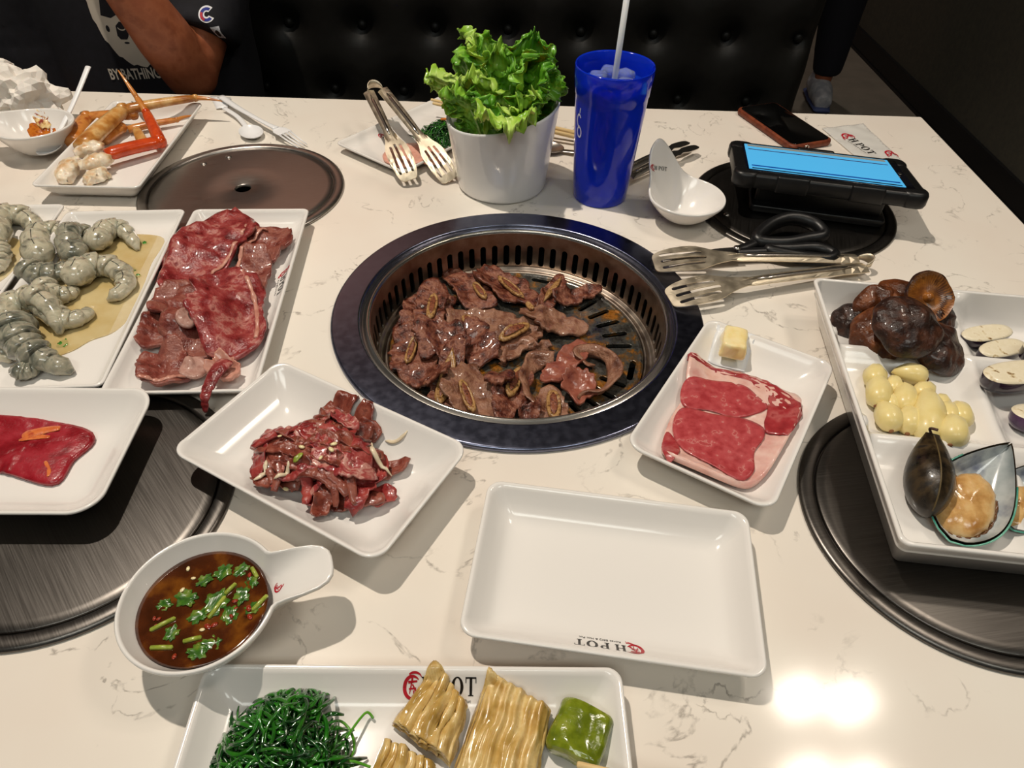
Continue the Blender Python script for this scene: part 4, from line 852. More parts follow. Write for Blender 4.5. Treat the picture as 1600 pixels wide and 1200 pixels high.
SHL = ['curled grey shrimp at the far left of the shrimp pile', 'curled shrimp second from the far left of the pile', 'arched shrimp at the far right of the shrimp plate', 'long straight dark shrimp lying across the middle of the pile', 'wide curled shrimp at the right middle of the plate', 'small pale shrimp between the straight and the lowest curled shrimp',
 'pale curled shrimp at the lower right of the pile', 'arched shrimp in the near left part of the pile', 'shrimp with its tail stretching to the near right', 'shrimp at the near left, half out of the photo', 'small dark shrimp tail end nearest the front rim']
RS = [0.0125, 0.0115, 0.0115, 0.0115, 0.0125, 0.010, 0.0115, 0.0125, 0.0150, 0.0105, 0.008]
for i in (0, 1, 2, 5, 4, 6, 3, 9, 10, 7, 8):
    shrimp(SHRIMP[i], hmP, RS[i], 11 + i, SHL[i], 'raw shrimp on the middle plate', (M_shrd if i in (3, 8, 10, 1) else M_shr))
hmP2 = HM(-0.6145, 0.0, 0.09, 0.175, base=0.0086)
for i, p in enumerate(SHRIMP2): shrimp(p, hmP2, (0.0135, 0.011)[i], 51 + i, ('large curled shrimp on the leftmost plate', 'small shrimp at the photo edge on the leftmost plate')[i], 'raw shrimp on the leftmost plate', M_shr)
M_herb = mat('green_herb', [(0.35, '1f5a16'), (0.55, '3f8a26'), (0.7, '16400f')], scale=160, rough=0.3, coat=0.3)
def leaflet(s, seed, lobes=5):
    """small lobed herb leaf, thin solid"""
    rng = random.Random(seed); o = []
    n = 40
    for k in range(n):
        t = 2 * PI * k / n; r = s * (0.62 + 0.30 * abs(math.cos(lobes * t / 2)) + 0.10 * math.sin(11 * t + seed)); o.append((r * math.cos(t) * 1.25, r * math.sin(t)))
    v, f = poly2d([o], 0, 0.0006)
    v, f = subdivide((v, f), s * 0.5)
    return [(x, y, z + 0.0016 * nz(x / s, y / s, seed)) for x, y, z in v], f
for i, (x, y, s) in enumerate(((-0.4470, 0.1015, 0.0055), (-0.4365, 0.047, 0.0045), (-0.4265, 0.036, 0.0035), (-0.425, 0.018, 0.004), (-0.455, -0.081, 0.006), (-0.505, -0.10, 0.0045))):
    o = obj('herb_bit', xf(leaflet(s, i, 3), (0, 0, 0), i), M_herb, None, (x, y, lay(hmP, x, y, 0.0002)), i); tag(o, ('green herb bit on the shrimp at the far right of the plate', 'green herb bit floating beside the straight shrimp tail', 'smallest green herb bit in the marinade', 'green herb bit right of the wide curled shrimp', 'dark green herb bit by the near stretched shrimp', 'green herb bit at the near left of the shrimp plate')[i], 'herb', 'herb bits with the shrimp')
# ------------------------------------------------------------------ sauce bowls with a pulled-out handle
def bowl_vf(a, b, h, hl, sg, rise, t=0.003, n=112, pw=2.3, rs=2.2):
    R = []
    def loop(rho, off, dz, zmin):
        L = []
        for k in range(n):
            th = 2 * PI * k / n; d = ((th + PI) % (2 * PI)) - PI
            ell = 1 / math.sqrt((math.cos(th) / a) ** 2 + (math.sin(th) / b) ** 2); w = math.exp(-(d / sg) ** 4); wr = math.exp(-(d / (sg * rs)) ** 2)
            r = ell * rho + hl * w * rho ** 7 + off; z = t + (h - t) * rho ** pw + rise * wr * rho ** 4 + dz
            L.append((r * math.cos(th), r * math.sin(th), max(z, zmin)))
        return L
    out = [0.40, 0.5, 0.6, 0.7, 0.78, 0.85, 0.91, 0.95, 0.98, 1.0]
    for q in out: R.append(loop(q, t * 0.7, -t, 0.0))
    R.append(loop(1.0, t * 0.75, -t * 0.4, 0)); R.append(loop(1.0, t * 0.45, 0.0002, 0)); R.append(loop(1.0, 0.0, 0.0, 0))
    for q in (0.985, 0.96, 0.93, 0.89, 0.84, 0.78, 0.7, 0.6, 0.48, 0.34, 0.18, 0.04): R.append(loop(q, 0, 0, 0))
    return rings(R)
def bowl(label, x, y, rz, a, b, h, hl, sg, rise, pw=2.3, rs=2.2):
    o = obj('sauce_bowl', bowl_vf(a, b, h, hl, sg, rise, pw=pw, rs=rs), M_plate, None, (x, y, 0.0004), rz)
    return tag(o, label, 'bowl', 'white handled sauce bowls')
B_sauce = bowl('white handled bowl full of brown dipping sauce with herbs', -0.2135, -0.3715, R_(19), 0.050, 0.050, 0.045, 0.037, 0.30, 0.002, 2.6)
z_s = 0.0335
M_sauce = mat('brown_dipping_sauce', [(0.3, '2e1406'), (0.5, '4a220c'), (0.62, '704012'), (0.75, '361808')], scale=45, detail=6, rough=0.05, coat=0.8, spec=0.6, bump=0.15, bscale=60, bdist=0.0008)
e = 0.875
so = obj('dipping_sauce', rings([[(e * 0.050 * q * math.cos(2 * PI * k / 64), e * 0.050 * q * math.sin(2 * PI * k / 64), z) for k in range(64)] for q, z in ((0.6, -0.016), (0.85, -0.008), (0.985, 0.0), (0.93, -0.0004), (0.6, -0.0004), (0.2, -0.0004))]), M_sauce, None, (-0.2135, -0.3715, z_s), 0)
tag(so, 'dark brown dipping sauce filling the near bowl', 'sauce')
M_cil = mat('cilantro', [(0.33, '1f4310'), (0.5, '3c6a1c'), (0.66, '6b7f28'), (0.75, '284a12')], scale=130, rough=0.25, coat=0.4)
M_stem = mat('herb_stem', [(0.4, '7f8f26'), (0.6, 'a3ad45')], scale=150, rough=0.3, coat=0.3)
rng = random.Random(21)
SP = [(-0.208, -0.345, 0.0065), (-0.196, -0.343, 0.0055), (-0.219, -0.352, 0.0055), (-0.227, -0.366, 0.0075), (-0.206, -0.369, 0.0095), (-0.190, -0.363, 0.0065), (-0.194, -0.377, 0.0065), (-0.207, -0.403, 0.0065), (-0.200, -0.397, 0.006), (-0.228, -0.391, 0.0055), (-0.240, -0.371, 0.005), (-0.186, -0.352, 0.005), (-0.215, -0.379, 0.006), (-0.180, -0.372, 0.005)]
for i, (x, y, s) in enumerate(SP):
    o = obj('cilantro_leaf', leaflet(s, 60 + i, 5), M_cil, None, (x, y, z_s - 0.0004), rng.uniform(0, 6)); tag(o, 'green cilantro leaf floating in the brown dipping sauce', 'herb', 'cilantro leaves in the sauce')
for i, (x, y, a, L) in enumerate(((-0.231, -0.401, 0.05, 0.0075), (-0.236, -0.385, 0.6, 0.0085), (-0.199, -0.358, 1.0, 0.005), (-0.176, -0.368, 1.0, 0.007), (-0.204, -0.372, 1.2, 0.009), (-0.186, -0.345, -0.9, 0.005), (-0.213, -0.395, 0.3, 0.006))):
    o = wobj('green_herb_sprig', tube([(x + math.cos(a) * L * u, y + math.sin(a) * L * u, z_s + 0.0004 - 0.0003 * u * u) for u in (-1, -0.9, 0, 0.9, 1)], [0.0004, 0.0015, 0.0016, 0.0015, 0.0004], 8), M_stem); tag(o, 'short pale green herb stem floating in the brown dipping sauce', 'herb', 'herb stems in the sauce')
for i in range(16):
    a = rng.uniform(0, 6.28); r = 0.036 * math.sqrt(rng.random()); x, y = -0.2135 + r * math.cos(a), -0.3715 + r * math.sin(a); s = rng.uniform(0.0012, 0.0022)
    o = wobj('chilli_bit', xf(lathe([(0.0001, -s * 0.4), (s, 0), (s * 0.8, s * 0.4), (0.0001, s * 0.5)], 7), (x, y, z_s), rng.uniform(0, 3), (1.4, 0.9, 0.7)), (mat('chilli_bit_red', '8a2a12', rough=0.2, coat=0.5), M_garlic)[i % 5 == 0]); tag(o, 'tiny chopped chilli or garlic bit in the brown dipping sauce', 'seasoning', 'chopped bits in the sauce')
print_on('emblem_print', EMB, B_sauce, M_red, (-0.1655, -0.3515, 0), Vector((0.35, 0.94, 0)) * 0.0042, Vector((-0.94, 0.35, 0)) * 0.0042, (0, 0, -1))

B_small = bowl('small white bowl with a tall curved handle, right of the blue tumbler', 0.2125, 0.203, R_(130), 0.047, 0.047, 0.036, 0.012, 0.46, 0.052, 2.0, 1.2)
mark_d = Vector((0.23, 0.05, 0))
bv = Vector((0.98, 0.18, 0)) * 0.0048
uyv = Vector((-0.12, 0.60, 0.80)).normalized() * 0.0048
for vf, m in ((EMB, M_red), (LET, M_ink)):
    print_on('emblem_print' if m is M_red else 'lettering_print', vf, B_small, m, (0.1712, 0.2268, 0.058), bv, uyv, (-0.10, 0.72, -0.69), 0.0004)
hmQ = HM(0.2125, 0.203, 0.06, 0.06, bvh=world_bvh([B_small]))
for i, (x, y) in enumerate(((0.198, 0.196), (0.203, 0.194), (0.2085, 0.193), (0.214, 0.1915), (0.205, 0.2), (0.219, 0.191))):
    o = wobj('sesame_seed', xf(lathe([(0.0001, -0.003), (0.001, -0.001), (0.0012, 0.001), (0.0001, 0.003)], 8), M=Matrix.Translation((x, y, lay(hmQ, x, y, 0.0012))) @ Matrix.Rotation(i * 1.3, 4, 'Z') @ Matrix.Rotation(PI / 2, 4, 'X')), M_onion); tag(o, 'pale seed left in the small white bowl', 'seed', 'seeds in the small bowl')
B_tl = bowl('white handled bowl with orange sauce and a spoon, left of the crab', -0.679, 0.336, R_(186), 0.052, 0.047, 0.044, 0.036, 0.32, 0.010, 2.2)
B_tl2 = bowl('white bowl with green garnish at the left edge of the photo', -0.808, 0.318, R_(150), 0.052, 0.050, 0.045, 0.03, 0.32, 0.010, 2.2)
M_osauce = mat('orange_sauce', [(0.4, '9a4512'), (0.55, 'c4701e'), (0.7, '7a2a0c')], scale=120, rough=0.2, coat=0.5)
hmT = HM(-0.679, 0.336, 0.07, 0.07, bvh=world_bvh([B_tl]))
o = wobj('orange_sauce', sheet(hmT, -0.688, 0.3630, 0.018, 0.010, 0.3, 0.0012, 5, 0.3, 0.0, 0.02, 0, 6, 28, stiff=0), M_osauce); tag(o, 'orange sauce left at the bottom of the bowl beside the crab', 'sauce')
o = wobj('sauce_smear', sheet(hmT, -0.688, 0.3745, 0.013, 0.008, 0.1, 0.0006, 8, 0.3, 0.0, 0.02, 0, 6, 28, stiff=0), mat('yellow_smear', [(0.38, '8a2a10'), (0.5, 'd6b070'), (0.6, 'e0c48c')], scale=150, rough=0.3, coat=0.3)); tag(o, 'yellowish sauce smear up the far inner side of the bowl', 'sauce')
o = wobj('bowl_garnish', sheet(HM(-0.8, 0.32, 0.1, 0.1, base=0.034), -0.797, 0.326, 0.030, 0.026, 0.2, 0.004, 12, 0.3, 0.004, 0.006, 0.004, 7, 32), M_herb); tag(o, 'green chopped garnish in the bowl at the left photo edge', 'herb')
def flat_spoon(P0, P1, zt, label, m, w=0.0042):
    pts = smooth_path([P0, tuple((np.array(P0) + np.array(P1)) / 2 + np.array([0, 0, -0.003])), P1], 8); n = len(pts)
    t = thing('plastic_spoon', label, 'spoon', (P0[0], P0[1], P0[2] - 0.004))
    wobj('handle', tube(pts, [w * (0.75 + 0.35 * k / n) for k in range(n)], 10, 0.45), m, t)
    d = np.array(P0) - np.array(P1); d /= np.linalg.norm(d); c = np.array(P0) + d * 0.014
    wobj('bowl', xf(bowl_vf(0.022, 0.013, 0.006, 0, 0.3, 0, 0.001, 40), tuple(c - np.array([0, 0, 0.003])), math.atan2(d[1], d[0])), m, t)
    return t
flat_spoon((-0.6545, 0.330, 0.0215), (-0.6400, 0.455, 0.078), 0, 'white plastic spoon standing in the orange sauce bowl', M_wplastic)

# ------------------------------------------------------------------ near plate: seaweed, bean curd, pickle, chopstick
def seaweed(name, label, poly, z0, hmax, n, seed, cols):
    rng = random.Random(seed); xs = [p[0] for p in poly]; ys = [p[1] for p in poly]; cx, cy = sum(xs) / len(xs), sum(ys) / len(ys); allvf = [[], [], []]
    R = max(max(xs) - min(xs), max(ys) - min(ys)) / 2; c = 0
    while c < n:
        x, y = rng.uniform(min(xs), max(xs)), rng.uniform(min(ys), max(ys))
        if not inside(x, y, poly): continue
        c += 1; d = math.hypot(x - cx, y - cy) / R; top = hmax * max(0.12, 1 - d * d); z = z0 + rng.uniform(0.15, 1.0) * top; a = rng.uniform(0, 2 * PI); L = rng.uniform(0.009, 0.024); P = []
        k1, k2 = rng.uniform(-70, 70), rng.uniform(-0.22, 0.18); w = rng.uniform(0.0007, 0.0016)
        for s in np.linspace(-1, 1, 11):
            aa = a + k1 * L * s; x2 = x + L * s * math.cos(aa); y2 = y + L * s * math.sin(aa); dd = math.hypot(x2 - cx, y2 - cy) / R
            P.append((x2, y2, max(z0 + 0.0006, min(z + k2 * L * s + 0.002 * nz(x2 * 200, y2 * 200, c), z0 + hmax * max(0.05, 1.1 - dd * dd)))))
        allvf[c % 3].append(tube(P, [w * 0.5] + [w] * 9 + [w * 0.4], 5, 0.4))
    t = thing(name, label, 'seaweed', (cx, cy, z0))
    for i, m in enumerate(cols):
        o = wobj('strands', join(*allvf[i]), m, t); o['kind'] = 'stuff'
    return t
M_sw1 = mat('seaweed_dark', [(0.35, '0b2a0c'), (0.6, '144a16')], scale=90, rough=0.15, coat=0.6)
M_sw2 = mat('seaweed_green', [(0.35, '1c5c14'), (0.6, '2f7a1c')], scale=90, rough=0.15, coat=0.6)
M_sw2b = mat('seaweed_mid', [(0.35, '123f10'), (0.6, '2c6e1a')], scale=60, rough=0.12, coat=0.7)
M_sw3 = mat('seaweed_bright', [(0.35, '3f8a1a'), (0.6, '5fa428')], scale=90, rough=0.15, coat=0.6)
seaweed('seaweed_salad', 'heap of shiny green seaweed strands on the near plate', [(-0.149, -0.420), (-0.137, -0.420), (-0.122, -0.436), (-0.112, -0.450), (-0.104, -0.470), (-0.104, -0.505), (-0.180, -0.512), (-0.186, -0.475), (-0.172, -0.445)], 0.004, 0.034, 750, 3, (M_sw1, M_sw2, M_sw2b))
seaweed('seaweed_salad', 'small dark seaweed heap beside the pink ham', [(-0.150, 0.425), (-0.128, 0.445), (-0.098, 0.43), (-0.09, 0.40), (-0.105, 0.385), (-0.135, 0.395)], 0.004, 0.026, 330, 4, (M_sw1, M_sw2, M_sw1))
for i, pts in enumerate(([(-0.122, -0.440), (-0.112, -0.436), (-0.104, -0.442), (-0.101, -0.452), (-0.107, -0.458)], [(-0.105, -0.448), (-0.0995, -0.436), (-0.0955, -0.430), (-0.0915, -0.4325)], [(-0.108, -0.462), (-0.098, -0.461), (-0.088, -0.463)])):
    o = wobj('seaweed_strand', tube(smooth_path([(x, y, 0.014 - 0.003 * k + 0.002 * i) for k, (x, y) in enumerate(pts)], 6), 0.0009, 6), M_sw3); tag(o, ('curly loose seaweed strand at the right of the near heap', 'hooked loose seaweed strand pointing at the bean curd', 'straight loose seaweed strand lying on the near plate')[i], 'seaweed', 'loose seaweed strands')
def yuba_mat():
    m = mat('bean_curd_skin', [(0.3, 'a8843f'), (0.45, 'c6a25c'), (0.58, 'd8bc80'), (0.72, 'b8924c')], scale=60, detail=5, rough=0.18, rough2=0.32, bump=0.5, bscale=120, bdist=0.0012, coat=0.55, sss=0.15)
    return m
M_yuba = yuba_mat()
hmY = HM(-0.03, -0.46, 0.09, 0.07, bvh=world_bvh([P_side]))
def yuba(i, quad, label, zt, fold):
    q = np.array(quad); rng = random.Random(i); vs = []; nu, nv = 36, 30; layers = 3
    t = thing('bean_curd_skin', label, 'bean curd', (*q.mean(0), 0.004))
    for L in range(layers):
        V = []; F = []; sh = 0.006 * (L - 1)
        for a in range(nu + 1):
            for b in range(nv + 1):
                u, v = a / nu, b / nv; p = (q[0] * (1 - u) * (1 - v) + q[1] * u * (1 - v) + q[2] * u * v + q[3] * (1 - u) * v)
                c = q.mean(0); p = c + (p - c) * (1.0 - 0.03 * L) + np.array([0.0015 * nz(v * 3, L, i), 0.0018 * nz(u * 3, L, i + 5)])
                z = 0.0052 + zt * (0.33 * (L + 1)) + 0.0016 * math.sin(u * 38 + 5 * nz(v * 2, i, L)) + 0.0032 * nz(u * 7 + i, v * 1.4, L) + fold * math.exp(-((u - 0.35 - 0.3 * v) / 0.10) ** 2) + 0.0012 * nz(u * 25, v * 3, i)
                z -= 0.006 * (max(0, abs(2 * u - 1) - 0.75) / 0.25) ** 2 * (0.4 + 0.3 * L)
                V.append((p[0], p[1], max(z, lay(hmY, p[0], p[1], 0.0006 + 0.0012 * L))))
        for a in range(nu):
            for b in range(nv): k = a * (nv + 1) + b; F.append((k, k + nv + 1, k + nv + 2, k + 1))
        o = wobj('layer', (V, F), M_yuba, t); s = o.modifiers.new('thick', 'SOLIDIFY'); s.thickness = 0.0016; s.offset = 1
yuba(1, TOFU[0], 'crumpled bean curd skin left of the largest sheet, on the near plate', 0.012, 0.005)
yuba(2, [(-0.018, -0.4042), (0.0238, -0.426), (0.012, -0.475), (-0.0370, -0.466)], 'largest ribbed bean curd skin sheet on the near plate', 0.014, 0.002)
yuba(3, [(-0.0816, -0.4457), (-0.0472, -0.4616), (-0.0500, -0.500), (-0.0920, -0.486)], 'lower left bean curd skin sheet, cut off by the photo edge', 0.012, 0.003)
M_pick = mat('green_pickle', [(0.35, '5c6a12'), (0.5, '75831c'), (0.65, '8b9430'), (0.75, '525e10')], scale=80, rough=0.15, coat=0.6, bump=0.35, bscale=180, bdist=0.0012, sss=0.2)
pk = np.array(PICKLE); c = pk.mean(0); vf = rbox(0.036, 0.034, 0.016, 0.005, 5, 0.004); vf = subdivide(vf, 0.005)
vf = ([(x * 1.0 + 0.0015 * nz(x * 60, y * 60), y + 0.0018 * nz(y * 70, x * 70, 4), z + 0.0035 * math.sin((x + 0.018) / 0.036 * PI) * (z / 0.016) + 0.001 * nz(x * 150, y * 150)) for x, y, z in vf[0]], vf[1])
o = obj('pickle_chunk', vf, M_pick, None, (c[0], c[1], 0.0046), R_(-24)); tag(o, 'olive green pickle chunk at the right of the near plate', 'pickle')
o = wobj('pale_slice', sheet(hmY, 0.024, -0.474, 0.020, 0.013, 0.1, 0.005, 77, 0.12, 0.001, 0.02, 0, 7, 32), mat('pale_turnip', [(0.4, 'ded0b4'), (0.6, 'e8dcc4')], scale=60, rough=0.25, coat=0.3)); tag(o, 'pale slice below the green pickle', 'vegetable')
def stick(name, p0, p1, r0, r1, label, m=None, cat='chopstick', group=None):
    p0, p1 = np.array(p0), np.array(p1); pts = [p0 + (p1 - p0) * u for u in (0, 0.004, 0.3, 0.7, 0.996, 1)]; rr = [r0 * 0.6, r0, r0 + (r1 - r0) * 0.3, r0 + (r1 - r0) * 0.7, r1, r1 * 0.6]
    o = wobj(name, tube(pts, rr, 10), m or M_wood); return tag(o, label, cat, group)
stick('chopstick', (0.0365, -0.4640, 0.0285), (0.235, -0.502, 0.026), 0.0020, 0.0032, 'bamboo chopstick tip resting at the near right plate rim')

# ------------------------------------------------------------------ divided tray
TR_C = (0.4445, -0.1685); TR_R = R_(-5.8); TW, TH = 0.300, 0.333
def tray_vf():
    n, m = 90, 100; V = []; F = []; h = 0.0445
    def zf(x, y):
        xr = -0.014 + 0.015 * (y / 0.16); z = 0.0085
        rg = max(math.exp(-((y - 0.0815) / 0.013) ** 2), math.exp(-((y + 0.039) / 0.013) ** 2), math.exp(-((x - xr) / 0.011) ** 2)); z += 0.0125 * rg
        # scooped floors
        for y0, y1 in ((0.0815, 0.163), (-0.039, 0.0815), (-0.163, -0.039)):
            if y0 <= y <= y1: z += 0.004 * (2 * (y - y0) / (y1 - y0) - 1) ** 4
        e = min(x + TW / 2 - 0.004, TW / 2 - 0.004 - x, y + TH / 2 - 0.004, TH / 2 - 0.004 - y)
        z += 0.034 * max(0, 1 - e / 0.016) ** 2.2
        return min(z, h - 0.001)
    for i in range(n + 1):
        for j in range(m + 1):
            x = -TW / 2 + 0.004 + (TW - 0.008) * i / n; y = -TH / 2 + 0.004 + (TH - 0.008) * j / m; V.append((x, y, zf(x, y)))
    for i in range(n):
        for j in range(m): a = i * (m + 1) + j; F.append((a, a + m + 1, a + m + 2, a + 1))
    inner = (V, F)
    R = []
    for ins, z in ((0.018, 0.0), (0.016, 0.0004), (0.0005, h - 0.003), (0.0, h - 0.0012), (0.0008, h), (0.0030, h), (0.0040, h - 0.0012), (0.0040, 0.030)):
        R.append([(x, y, z) for x, y in rrect(TW / 2 - ins, TH / 2 - ins, max(0.008 - ins * 0.2, 0.003), 6)])
    return join(inner, rings(R, True, False))
tray = obj('divided_tray', tray_vf(), M_plate, None, (*TR_C, 0.0052), TR_R, fix=False)
tag(tray, 'white divided tray of mushrooms, garlic, eggplant and mussels on the right', 'tray')
hmD = HM(0.43, -0.165, 0.17, 0.19, bvh=world_bvh([tray]))
M_shii = mat('shiitake_cap', [(0.3, '140805'), (0.48, '2c150c'), (0.62, '4a2613'), (0.75, '1c0c07')], scale=70, detail=6, rough=0.35, rough2=0.55, bump=1.0, bscale=90, bdist=0.004, coat=0.25)
M_shii2 = mat('shiitake_cap_amber', [(0.3, '321606'), (0.48, '5c2d10'), (0.62, '7d441a'), (0.75, '401d0a')], scale=60, detail=6, rough=0.35, rough2=0.5, bump=1.0, bscale=90, bdist=0.004, coat=0.3)
M_gill = mat('shiitake_gills', [(0.35, '6e3d14'), (0.55, '9a5f24'), (0.7, '58300f')], scale=90, rough=0.35, coat=0.4)
def mushroom(x, y, r, z, tx, ty, inv, m, label):
    Mx = Matrix.Translation((x, y, z)) @ Matrix.Rotation(ty, 4, 'Y') @ Matrix.Rotation(tx, 4, 'X') @ (Matrix.Rotation(PI, 4, 'X') if inv else Matrix.Identity(4))
    t = thing('shiitake_mushroom', label, 'mushroom', (x, y, z - r * 0.3), 0, 'mushrooms in the divided tray'); sd = x * 100 + y * 50
    n = 48; prof = [(0.96, -0.10), (1.0, -0.02), (0.985, 0.07), (0.93, 0.17), (0.82, 0.27), (0.66, 0.36), (0.46, 0.43), (0.24, 0.47), (0.02, 0.48)]
    R = [[(r * q * math.cos(2 * PI * k / n) * (1 + 0.09 * nz(1.4 * math.cos(2 * PI * k / n) + sd, 1.4 * math.sin(2 * PI * k / n))), r * q * math.sin(2 * PI * k / n) * (1 + 0.09 * nz(1.4 * math.cos(2 * PI * k / n) + sd, 1.4 * math.sin(2 * PI * k / n))), r * h * 0.95 + r * 0.16 * nz(2.2 * q * math.cos(2 * PI * k / n) + sd, 2.2 * q * math.sin(2 * PI * k / n), 3)) for k in range(n)] for q, h in prof]
    wobj('cap', xf(rings(R, False, True), M=Mx), m, t)
    ng = 96; G = []
    for q, h in ((0.95, -0.10), (0.88, -0.03), (0.7, 0.06), (0.45, 0.10), (0.2, 0.10), (0.16, 0.10)):
        G.append([(r * q * math.cos(2 * PI * k / ng) * (1 + 0.09 * nz(1.4 * math.cos(2 * PI * k / ng) + sd, 1.4 * math.sin(2 * PI * k / ng))), r * q * math.sin(2 * PI * k / ng) * (1 + 0.09 * nz(1.4 * math.cos(2 * PI * k / ng) + sd, 1.4 * math.sin(2 * PI * k / ng))), r * (h + (0.055 if k % 2 else -0.055) * (0.2 < q < 0.93))) for k in range(ng)])
    wobj('gills', xf(rings(G, False, True), M=Mx), M_gill, t)
    if inv: wobj('stem_stub', xf(lathe([(r * 0.2, r * 0.12), (r * 0.17, -0.06 * r), (r * 0.10, -0.12 * r), (0.0001, -0.13 * r)], 16), M=Mx), M_gill, t)
MS = [(0, 0.020, 0.5, -0.7, False, M_shii, 'small dark mushroom at the left end of the mushroom pile'), (1, 0.034, 1.0, 0.1, False, M_shii2, 'amber mushroom lying on its side at the upper left of the pile'), (2, 0.030, 0.6, 0.1, False, M_shii2, 'mushroom at the back of the pile, half hidden'),
 (3, 0.030, 0.6, -0.35, False, M_shii2, 'wrinkled amber-edged mushroom at the near left of the pile'), (4, 0.045, 0.75, 0.15, True, M_shii, 'upturned mushroom showing its radial gills'), (6, 0.030, 0.6, 0.6, False, M_shii, 'small folded mushroom below the upturned one'), (7, 0.026, 0.3, 0.35, False, M_shii, 'dark mushroom at the near right of the pile, tilted'), (5, 0.046, 0.45, 0.05, False, M_shii, 'big round dark mushroom cap on top of the pile')]
MUSHP = [(0.3450, -0.0300, 0.026), (0.3700, -0.0250, 0.040), (0.3930, -0.0210, 0.042), (0.3640, -0.0615, 0.034), (0.4180, -0.0265, 0.056), (0.3770, -0.0730, 0.054), (0.4395, -0.0340, 0.035), (0.4150, -0.0760, 0.032)]
for i, z, tx, ty, inv, m, lb in MS:
    x, y, z = MUSHP[i]; r = MUSH[i][2]; mushroom(x, y, r, z, tx, ty, inv, m, lb)
M_clove = mat('garlic_clove', [(0.35, 'e2cd86'), (0.55, 'ead99c'), (0.7, 'dcc27a')], scale=35, rough=0.34, coat=0.2, sss=0.08, bump=0.12, bscale=60)
M_root = mat('garlic_root', '8a5a36', rough=0.6)
def clove(x0, y0, x1, y1, s, i):
    cx, cy = (x0 + x1) / 2, (y0 + y1) / 2; d = np.array([x1 - x0, y1 - y0]); L = max(np.linalg.norm(d), 0.004); a = math.atan2(d[1], d[0]) if np.linalg.norm(d) > 1e-4 else i
    hl = max(0.0165 * s, L * 0.58 + 0.002); r0 = 0.0105 * s; P = []; rr = []
    cx = max(cx, 0.3215 + 0.10 * (cy + 0.16) + r0 * 1.0)
    z = max(lay(hmD, cx, cy), lay(hmD, cx + 0.004, cy), lay(hmD, cx - 0.004, cy)) + r0 * 0.9
    for u in np.linspace(-1, 1, 13):
        P.append((cx + math.cos(a) * hl * u - math.sin(a) * 0.0018 * (1 - u * u), cy + math.sin(a) * hl * u + math.cos(a) * 0.0018 * (1 - u * u), z + 0.002 * (1 - u * u) - 0.001)); rr.append(r0 * (max(0.0, 1 - abs(u) ** (2.8 if u > 0 else 1.7)) ** (0.5 if u > 0 else 0.8) * (1.0 + 0.12 * u) + 0.03 + (0.12 if u > 0.9 else 0)))
    t = thing('garlic_clove', GLAB[i], 'garlic', (cx, cy, z - r0), 0, 'peeled garlic cloves in the tray')
    wobj('clove', tube(P, rr, 7, 0.95, twist=i), M_clove, t)
    wobj('root_end', xf(lathe([(0.0001, 0.0), (0.0022, 0.0003), (0.0020, 0.0009), (0.0001, 0.0011)], 10), M=Matrix.Translation(P[-1]) @ Matrix.Rotation(a, 4, 'Z') @ Matrix.Rotation(PI / 2, 4, 'Y')), M_root, t)
    A = np.array(P); hmD.splat(A[:, 0], A[:, 1], A[:, 2] + np.array(rr) * 0.7)
GLAB = ['garlic clove at the far left of the garlic heap', 'upright garlic clove at the left side of the heap', 'small garlic clove behind the heap, third from the left', 'long garlic clove lying across the back of the heap', 'round garlic clove in the middle of the heap', 'small garlic clove at the far right of the heap', 'garlic clove at the near left, root end facing the camera', 'garlic clove at the near edge between the leftmost and the tallest', 'tallest garlic clove leaning on the heap', 'small garlic clove behind the tallest one', 'garlic clove right of the tallest one', 'rightmost garlic clove of the heap', 'garlic clove lying at the near right corner of the heap', 'tiny garlic clove almost hidden inside the heap']
for i in (0, 13, 2, 3, 5, 9, 1, 4, 10, 11, 6, 7, 12, 8): clove(*GARLIC[i], i)
M_flesh = mat('eggplant_flesh', [(0.40, 'e6dabc'), (0.58, 'ebe0c6'), (0.66, 'd2be94'), (0.70, '7a5a38')], scale=130, detail=3, rough=0.35, coat=0.2, bump=0.2, bscale=150)
M_skin = mat('eggplant_skin', [(0.4, '1c0c1e'), (0.6, '2c1030')], scale=50, rough=0.14, coat=0.6)
M_skin2 = mat('eggplant_skin_purple', [(0.4, '30103a'), (0.6, '4a1a52')], scale=50, rough=0.14, coat=0.6)
def eggplant(x0, y0, x1, y1, w, h, tilt, label, skin=M_skin, dz=0.0):
    cx, cy = (x0 + x1) / 2, (y0 + y1) / 2; L = math.hypot(x1 - x0, y1 - y0) / 2; a = math.atan2(y1 - y0, x1 - x0); n = 40
    def o(q): return [(L * q * math.copysign(abs(math.cos(2 * PI * k / n)) ** 0.8, math.cos(2 * PI * k / n)), w * q * math.copysign(abs(math.sin(2 * PI * k / n)) ** 0.85, math.sin(2 * PI * k / n))) for k in range(n)]
    z = lay(hmD, cx, cy) + h + dz; Mx = Matrix.Translation((cx, cy, z)) @ Matrix.Rotation(a, 4, 'Z') @ Matrix.Rotation(tilt, 4, 'X')
    t = thing('eggplant_wedge', label, 'eggplant', (cx, cy, z - h), 0, 'eggplant wedges in the tray')
    wobj('skin', xf(rings([[(x, y, zz) for x, y in o(q)] for q, zz in ((0.55, -h), (0.75, -h * 0.96), (0.90, -h * 0.8), (0.98, -h * 0.5), (1.0, -0.0005))], True, False), M=Mx), skin, t)
    wobj('flesh', xf(rings([[(x, y, zz) for x, y in o(q)] for q, zz in ((0.995, -0.0006), (0.97, 0.0006), (0.8, 0.0010), (0.5, 0.0012), (0.1, 0.0012))], False, True), M=Mx), M_flesh, t)
eggplant(*EGG[0], 0.011, 0.015, 0.05, 'eggplant wedge beside the mushrooms, cut side up')
